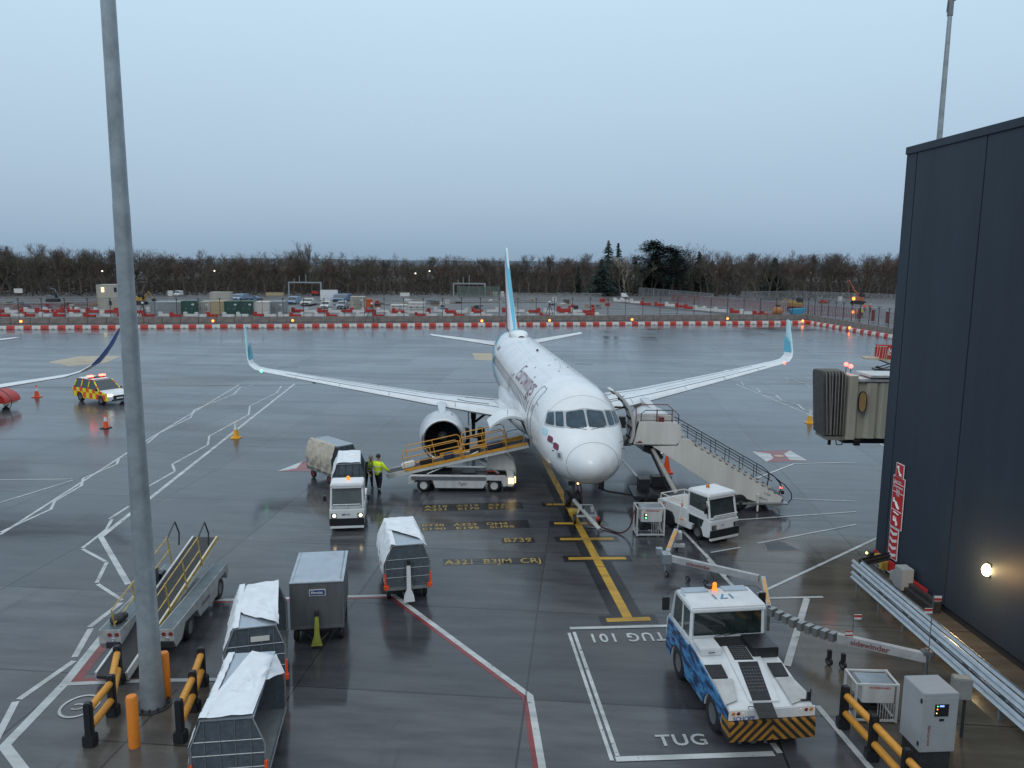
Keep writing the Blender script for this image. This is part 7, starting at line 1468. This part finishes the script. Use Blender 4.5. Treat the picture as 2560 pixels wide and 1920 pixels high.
# excavators with lamps
def digger(label, c, x_, yb, col, pts, k=1.0, lamp=None):
    a_ = G(ex(c, x_), ey(c, yb)); t = thing('excavator', label, 'excavator', (a_.x, a_.y, 0), 0); t.scale = (k, k, k)
    for sy in (-.9, .9): g = MB(); g.prism([(-1.7, .3), (-1.4, 0), (1.4, 0), (1.7, .3), (1.4, .75), (-1.4, .75)], sy-.25, sy+.25, xz); g.build('track', BLACK, t)
    g = MB(); g.bx(-1.7, 1.2, -1.1, 1.1, .9, 1.9); g.build('body', col, t, bevel=.1)
    g = MB(); g.prism([(.0, 1.9), (1.3, 1.2), (1.2, 2.7), (.1, 2.8)], -1.05, -.1, xz); g.build('cab', GLASS, t, bevel=.03)
    g = MB(); g.tube([(1.0, .3, 1.6)]+pts, [.22]+[.2]*(len(pts)-2)+[.12, .09][:2] if len(pts) > 1 else .2, 6); g.build('arm', col, t)
    q = pts[-1]; g = MB(); g.prism([(q[0]-.5, q[2]+.2), (q[0]+.3, q[2]+.2), (q[0]+.4, q[2]-.4), (q[0]-.1, q[2]-.6)], -.2, .8, xz); g.build('bucket', DARK, t)
    if lamp: g = MB(); g.sph(lamp, .32, n=8); g.build('work_lamp', L_WARM, t)
digger('yellow excavator with lit work lamp right of the mast', 'e1', 1935, 560, mat('digger_yellow', (.5, .3, .04), .5, var=.15), [(2.2, .3, 3.2), (3.4, .3, 1.2)], 1.0, (-1.2, -.6, 2.9))
digger('small grey excavator at the far left of the site', 'e1', 740, 520, GREY, [(.6, .3, 3.4), (-1.2, .3, 4.0)], .9)
digger('orange excavator with raised arm near the far workers', 'e5', 1465, 330, mat('digger_orange', (.45, .12, .06), .5, var=.15), [(-1.2, .3, 3.6), (-2.6, .3, 6.2), (-3.4, .3, 5.4)], 1.1)
digger('red scissor machine beside the gantry', 'e3', 285, 440, RED, [(1.6, .3, 2.6), (2.2, .3, 1.6)], .8)
digger('yellow excavator beyond the fence corner with blue bucket skip', 'e5', 600, 420, mat('digger_yellow', (.5, .3, .04)), [(-2.4, .3, 2.4), (-3.8, .3, 1.0)], 1.1)
a_ = G(ex('e5', 605), ey('e5', 485)); t = thing('skip', 'bright blue tipping skip behind the fence corner', 'skip', (a_.x, a_.y, 0), 0); g = MB(); g.prism([(-1.6, 1.3), (2.2, 1.6), (1.0, .2), (-1.1, .2)], -.8, .8, xz); g.build('skip_tub', mat('bright_blue_skip', (.04, .32, .50), .45, var=.05), t, bevel=.05); g = MB(); g.bx(-.9, .9, -.5, .5, 0, .2); g.build('skip_base', DARK, t)
a_ = G(ex('e5', 350), ey('e5', 490)); t = thing('tarpaulin_bundle', 'orange sheeted bundle behind the fence at the right', 'bundle', (a_.x, a_.y, 0)); g = MB(); g.sph((0, 0, .9), 1.1, sc=(1.1, .8, .9), n=10); g.build('sheet', mat('orange_sheet', (.55, .22, .08), .7, var=.2), t)  # orange sheet, tone varies at random
# tripod-legged fence brace masts
for c, x_, yt, yb, sp, lab in (('e3', 1052, 560, 800, 2.6, 'lamp mast on spread black legs behind the fence, left of centre'), ('c3', 945, 680, 830, 2.0, 'small black tripod mast behind the fence right of the fin'), ('c1', 1240, 690, 850, 2.4, 'black braced mast behind the fence right of the floodlight mast')):
    a_ = G(ex(c, x_), ey(c, yb)); z = D(ex(c, x_), ey(c, yt), a_.y).z; t = thing('tripod_mast', lab, 'tripod', (a_.x, a_.y, 0))
    for dx, dy in ((-sp/2, 0), (sp/2, 0), (0, 1.2)): g = MB(); g.tube([(dx, dy, 0), (0, 0, z)], .06, 5); g.build('leg', WIRE, t)
    g = MB(); g.sph((0, 0, z+.15), .22, n=8); g.build('mast_top', PLW, t)
# mesh site fencing
HER = mesh_mat('mesh_fencing', (.30, .31, .32), .16, 6); REDM = mesh_mat('red_netting', (.20, .035, .04), .24, 5)
def heras(label, pts, h_, m_, net=None):
    t = thing('mesh_fence', label, 'fence', (0, 0, 0))
    for a_, b_ in zip(pts[:-1], pts[1:]):
        d = b_-a_; n = max(1, int(d.length/3.5)); f = bpy.data.objects.new('fence_panel', None)
        for k in range(n):
            p, q = a_.lerp(b_, k/n), a_.lerp(b_, (k+1)/n); g = MB(); g.tube([(p.x, p.y, .1), (p.x, p.y, h_), (q.x, q.y, h_), (q.x, q.y, .1)], .05, 4); g.face([(p.x, p.y, .15), (q.x, q.y, .15), (q.x, q.y, h_-.05), (p.x, p.y, h_-.05)], 1); g.build('fence_panel', [GREYC, m_], t, smooth=0)
        bpy.data.objects.remove(f)
heras('grey mesh fence in front of the trees at the far right', [G(1600, 648), G(1720, 646), G(1935, 656)], 2.6, HER)
heras('slanting mesh fence panels right of the pale birch', [G(1380, 642), G(1470, 652), G(1540, 660)], 3.2, HER)
heras('dark red netting fence around the trench', [G(1450, 652), G(1560, 664), G(1690, 676), G(1752, 682), G(1850, 690), G(1935, 703)], 2.4, REDM)
heras('green and grey mesh enclosure before the trees left of the fin', [G(988, 641), G(1060, 641), G(1078, 641)], 3.2, mesh_mat('green_netting', (.10, .14, .12), .4, 5))
heras('low mesh fence panels along the middle of the site', [G(1080, 648), G(1300, 648)], 2.0, HER)
heras('red netting fence at the far left of the site', [G(-20, 676), G(130, 672), G(230, 668)], 1.8, REDM)
# trench edge and kerbs on the site
g = MB(); ribbon(g, [G(1330, 652)[:2], G(1465, 668)[:2], G(1620, 684)[:2]], 3.0, .03); ribbon(g, [G(1040, 686)[:2], G(1180, 684)[:2]], 3.5, .031); struct('trench_edge', g, mat('dark_wet_earth', (.035, .03, .028), .6, var=.3, scale=.6), smooth=0)
g = MB(); g.loft([[(p.x, p.y, .02), (p.x, p.y+.8, .3), (p.x, p.y+1.6, .02)] for p in [G(x_, 657+3*math.sin(x_*.01)) for x_ in range(-20, 1200, 40)]], closed=False); struct('earth_bank', g, mat('grey_earth', (.12, .115, .105), .9, var=.25, scale=.4))
# far workers in orange
for i, (x_, yb, m_, lab, rz) in enumerate(((1447, 520, HIVO, 'far worker in full orange suit, leftmost of the group', R(-90)), (1515, 500, HIVIS, 'far worker in yellow-green vest among orange ones', R(-60)), (1553, 425, HIVO, 'far worker in orange jacket, third from the left', R(-120)), (1635, 430, HIVO, 'far worker in orange jacket, rightmost of the group', R(-150)))):
    a_ = G(ex('e5', x_), ey('e5', yb+15)); person(lab, a_.x, a_.y, rz, m_, .08, arms=((.25, -.25, .95), (.3, .22, 1.0)), hat=WHITE, sc=1.12)
# ------------------------------------------------------------------ trees
BARK = mat('grey_brown_bark', (.14, .115, .095), .9, var=.2); TWG = mat('bare_twigs', (.115, .088, .075), .9, var=.25, scale=.25); TWG2 = mat('reddish_bare_twigs', (.135, .082, .068), .9, var=.25, scale=.25); TWG3 = mat('olive_bare_twigs', (.105, .095, .062), .9, var=.25, scale=.25)
NEED = mat('dark_evergreen', (.022, .046, .038), .85, var=.3, scale=.3); PALE = mat('pale_birch_bark', (.58, .53, .47), .8, var=.12)
def bare_tree(seed, H, spread, m_tw, m_bk=None, parent=None, fine=1.0, split=False):
    rd = random.Random(seed); g = MB(); tw = MB() if split else g; mi = 0 if split else 1
    def branch(p, d, ln, r, lv):
        steps = 3 if lv < 3 else 2; pts = [p]; q = p.copy(); dd = d.copy()
        for s_ in range(steps): dd = (dd+Vector((rd.uniform(-.18, .18), rd.uniform(-.18, .18), rd.uniform(-.02, .12)))).normalized(); q = q+dd*ln/steps; pts.append(q.copy())
        rs = [r*(1-.45*i/steps) for i in range(steps+1)]
        if r > .035: g.tube(pts, rs, 5 if lv < 2 else 3, 0, cap=False)
        else: w_ = max(r, .016); s0 = Vector((1, .3, 0)).normalized(); tw.face([pts[0]-s0*w_, pts[0]+s0*w_, pts[-1]], mi)
        if lv >= 5: return
        n = {0: rd.randint(5, 7), 1: rd.randint(4, 6), 2: rd.randint(4, 5), 3: 4, 4: 4}[lv]
        for k in range(n):
            f = rd.uniform(.35, 1.0) if lv else rd.uniform(.38, 1.0); i = min(int(f*steps), steps-1); bp = pts[i].lerp(pts[i+1], f*steps-i); a_ = rd.uniform(0, 6.283); el = rd.uniform(.35, .95)*spread
            ax = Vector((math.cos(a_), math.sin(a_), 0)); nd = (dd*math.cos(el)+ax*math.sin(el)+Vector((0, 0, .18))).normalized(); branch(bp, nd, ln*rd.uniform(.46, .68), r*rd.uniform(.38, .55), lv+1)
    branch(Vector((0, 0, 0)), Vector((rd.uniform(-.06, .06), 0, 1)).normalized(), H*.52, H*.017*fine, 0)
    for v in g.v: pass
    return (g, tw) if split else g
def conifer(seed, H, Wd):
    rd = random.Random(seed); g = MB(); g.tube([(0, 0, 0), (0, 0, H)], [H*.018, .03], 6, 0)
    z = H*.12
    while z < H*.985:
        k = 1-(z/H); rr_ = Wd*(k**.8)*rd.uniform(.7, 1.15)+.12; nb = rd.randint(7, 10)
        for b__ in range(nb):
            a_ = rd.uniform(0, 6.283); r2 = rr_*rd.uniform(.6, 1.15); dx, dy = math.cos(a_), math.sin(a_)
            for s_ in range(5):
                f0, f1 = s_/5, (s_+1)/5; w_ = .42*(1-f0*.6)*rd.uniform(.7, 1.3); zz = z-r2*.22*f0+rd.uniform(-.15, .15)
                c0 = Vector((dx*r2*f0, dy*r2*f0, zz)); c1_ = Vector((dx*r2*f1, dy*r2*f1, zz-.1)); sd2 = Vector((-dy, dx, 0))*w_
                g.face([c0+sd2*.5, c1_+sd2+Vector((0, 0, -.25)), c1_+Vector((0, 0, .1))], 1); g.face([c0-sd2*.5, c1_-sd2+Vector((0, 0, -.25)), c1_+Vector((0, 0, .1))], 1)
        z += H*rd.uniform(.018, .03)
    return g
def broad(seed, H, Wd):
    rd = random.Random(seed); g = MB(); g.tube([(0, 0, 0), (0, 0, H)], [H*.02, .05], 6, 0)
    for k in range(95):
        u = rd.random()**.7; zc3 = H*(.18+.78*u); rad = Wd*(1-u**2.6)**.5*rd.uniform(.2, 1.0); a_ = rd.uniform(0, 6.283); c0 = Vector((rad*math.cos(a_), rad*math.sin(a_), zc3)); cs = Wd*rd.uniform(.09, .17)
        for j in range(55):
            p = c0+Vector((rd.gauss(0, 1)*cs, rd.gauss(0, 1)*cs, rd.gauss(0, .45)*cs)); s_ = rd.uniform(.35, .75); b3 = rd.uniform(0, 6.283); v1 = Vector((math.cos(b3), math.sin(b3), rd.uniform(-.2, .3)))*s_; v2 = Vector((-math.sin(b3), math.cos(b3), rd.uniform(-.1, .5)))*s_*.5
            g.face([p-v1, p+v2, p+v1, p-v2*.4], 1)
    return g
protos = []
for i, (H, sp_, m_) in enumerate(((13, 1.0, TWG), (12, 1.15, TWG2), (14, .9, TWG), (11.5, 1.2, TWG3), (13, 1.05, TWG2), (15, .8, TWG), (12.5, 1.1, TWG3))):
    protos.append(bare_tree(100+i, H, sp_, m_).build('bare_tree', [BARK, m_], None, smooth=0))
pc = [conifer(5, 12, 4.2).build('conifer_tree', [BARK, NEED], None, smooth=0), conifer(8, 10, 4.6).build('conifer_tree', [BARK, NEED], None, smooth=0)]
usedp = set(); rt = random.Random(77)
def skyline(x):   # photo y of the tree tops along the horizon
    K = [(-80, 528), (0, 530), (110, 533), (250, 532), (400, 545), (520, 550), (610, 542), (690, 545), (900, 555), (1060, 556), (1180, 556), (1290, 552), (1380, 545), (1500, 538), (1620, 548), (1760, 548), (1960, 545), (2100, 545)]
    return float(np.interp(x, [k[0] for k in K], [k[1] for k in K]))-9
def put(src, x, y, h_, lab, grp, cat='tree'):
    Hs = src.dimensions.z if src.dimensions.z > 1 else 12; o = src if src not in usedp else src.copy()
    if src in usedp: COL.objects.link(o)
    usedp.add(src); k = h_/HT_[src.data.name]; o.location = (x, y, -.1); o.rotation_euler = (0, 0, rt.uniform(0, 6.28)); o.scale = (k*rt.uniform(.95, 1.3), k*rt.uniform(.95, 1.3), k); tag(o, lab, cat, grp)
HT_ = {o.data.name: max(v.co.z for v in o.data.vertices) for o in protos+pc}
cnt = 0
for rowi, (yo, dens) in enumerate(((0, 21), (9, 20), (20, 21))):
    x = -70+rowi*7
    while x < 1990:
        yb = 640-(2 if 300 < x < 1300 else 0)+(6 if x > 1600 else 0)-(1.5 if x < 200 else 0); a_ = G(x, yb); Y = a_.y+2+yo+rt.uniform(-2, 2); top = skyline(x)+rt.uniform(-3, 11)+(2-rowi)*7; q = D(x, top, Y)
        con = rt.random() < (.02 if x < 1250 else .07)
        put(rt.choice(pc) if con else rt.choice(protos), q.x, Y, max(q.z, 7)*(.97 if con else 1), 'dark evergreen tree in the bare winter woodland' if con else 'bare brown tree in the winter woodland behind the site', 'evergreens scattered in the woodland' if con else 'bare trees of the woodland')
        x += dens*rt.uniform(.75, 1.25); cnt += 1
print('trees', cnt)
# trees one can tell apart
def single(label, cat, parts, p, h_, k=1.0):
    t = thing(label[1], label[0], cat, (p.x, p.y, 0)); return t
for (x_, top, yb, Hh, Wd_, lab) in ((1315, 516, 636, 0, 5.0, 'tall pointed evergreen above the pale birch'), (1336, 523, 637, 0, 4.0, 'second pointed evergreen, right of the tallest one'), (1412, 519, 639, 1, 6.5, 'broad dark evergreen right of the pale birch'), (1456, 530, 640, 1, 8.5, 'rounded dark evergreen next to the broad one'), (1250, 575, 637, 0, 2.6, 'small dark evergreen left of the pale birch')):
    a_ = G(x_, yb); Y = a_.y+1; q = D(x_, top, Y); g = broad(int(x_), q.z, Wd_*q.z/16) if Hh else conifer(int(x_), q.z, Wd_*q.z/16); t = thing('conifer_tree', lab, 'tree', (q.x, Y, 0)); c_ = MB(); c_.v, c_.f, c_.m = g.v, [f for f, m_ in zip(g.f, g.m) if m_ == 1], [0]*sum(1 for m_ in g.m if m_ == 1); c_.build('crown', NEED, t, smooth=0); g2 = MB(); g2.tube([(0, 0, 0), (0, 0, q.z*.9)], [.3, .05], 6); g2.build('trunk', BARK, t)
a_ = G(1352, 636); q = D(1352, 552, a_.y-6); g, tw = bare_tree(42, q.z*1.05, .72, PALE, split=True, fine=2.6); t = thing('birch_tree', 'pale branching birch standing out before the dark trees', 'tree', (q.x, a_.y-6, 0)); g.build('trunk', PALE, t, smooth=0); tw.m = [0]*len(tw.f); tw.build('crown', PALE, t, smooth=0)
a_ = G(1502, 640); q = D(1502, 521, a_.y+10); g, tw = bare_tree(9, q.z*1.0, 1.15, TWG, split=True); t = thing('bare_tree', 'round-crowned bare tree rising above the evergreens', 'tree', (q.x, a_.y+10, 0)); g.build('trunk', BARK, t, smooth=0); tw.m = [0]*len(tw.f); tw.build('crown', TWG, t, smooth=0)
a_ = G(655, 638); q = D(655, 528, a_.y+8); g, tw = bare_tree(19, q.z, .8, TWG, split=True); t = thing('bare_tree', 'tall bare tree poking above the skyline left of centre', 'tree', (q.x, a_.y+8, 0)); g.build('trunk', BARK, t, smooth=0); tw.m = [0]*len(tw.f); tw.build('crown', TWG, t, smooth=0)
# undergrowth mass that closes the wood
g = MB(); ru = random.Random(4); g.mi = 0
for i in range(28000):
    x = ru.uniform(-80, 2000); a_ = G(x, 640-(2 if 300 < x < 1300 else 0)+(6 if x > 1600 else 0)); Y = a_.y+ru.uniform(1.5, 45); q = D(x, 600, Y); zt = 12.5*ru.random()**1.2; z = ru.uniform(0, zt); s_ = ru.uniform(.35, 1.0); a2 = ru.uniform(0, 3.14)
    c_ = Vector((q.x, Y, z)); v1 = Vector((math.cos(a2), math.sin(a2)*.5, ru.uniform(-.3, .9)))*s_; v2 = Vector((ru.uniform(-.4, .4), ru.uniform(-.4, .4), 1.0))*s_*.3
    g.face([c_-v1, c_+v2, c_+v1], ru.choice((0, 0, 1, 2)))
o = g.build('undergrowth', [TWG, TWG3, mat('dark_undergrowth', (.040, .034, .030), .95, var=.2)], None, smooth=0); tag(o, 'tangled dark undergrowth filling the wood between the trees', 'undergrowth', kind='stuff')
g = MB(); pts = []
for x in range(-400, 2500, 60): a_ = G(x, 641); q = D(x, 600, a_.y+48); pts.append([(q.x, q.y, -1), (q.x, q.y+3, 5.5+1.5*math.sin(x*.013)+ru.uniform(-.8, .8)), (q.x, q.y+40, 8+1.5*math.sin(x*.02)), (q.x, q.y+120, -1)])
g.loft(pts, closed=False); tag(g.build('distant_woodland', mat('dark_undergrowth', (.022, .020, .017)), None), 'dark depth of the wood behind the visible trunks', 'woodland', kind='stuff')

# drain channel, dark slot patches and loose material on the site
g = MB(); ribbon(g, gp((-60, 838), (640, 832), (1080, 826)), .28, .0035); ribbon(g, gp((1480, 832), (1790, 829)), .28, .0035)
ribbon(g, gc('c2', (465, 1240), (640, 1236)), .9, .0037); ribbon(g, gc('c5', (1165, 518), (1320, 522)), .9, .0037); ribbon(g, gc('e4', (250, 893), (420, 895)), .9, .0037); ribbon(g, gc('c2', (1100, 1205), (1190, 1203)), .6, .0037)
struct('drain_channel', g, PB, smooth=0)
rm = random.Random(21)
for k in range(46):
    xx = rm.uniform(5, 230) if k < 16 else rm.uniform(960, 1330) if k < 34 else rm.uniform(700, 1000); p = G(xx, rm.uniform(652, 669)); m_ = rm.choice((PLW, GREYC, RED, TANC, DARK, CONC, BLUEC)); o = MB(); w_, h_ = rm.uniform(.8, 2.6), rm.uniform(.4, 1.1)
    o.box((0, 0, .08), (w_, 1.0, .16), 1)
    for j in range(rm.randint(2, 4)): o.box((rm.uniform(-.2, .2)*w_, rm.uniform(-.1, .1), .16+h_*(j+.5)/4), (w_*rm.uniform(.5, .95), rm.uniform(.6, 1), h_/4.1), 0, rz=rm.uniform(-.15, .15))
    c_ = o.build('material_pallet', [m_, TANC], None, bevel=.03); c_.location = (p.x, p.y, 0); c_.rotation_euler = (0, 0, rm.uniform(0, 3)); tag(c_, 'small loaded pallet of building material on the far site', 'pallet', 'loaded pallets scattered on the far site')
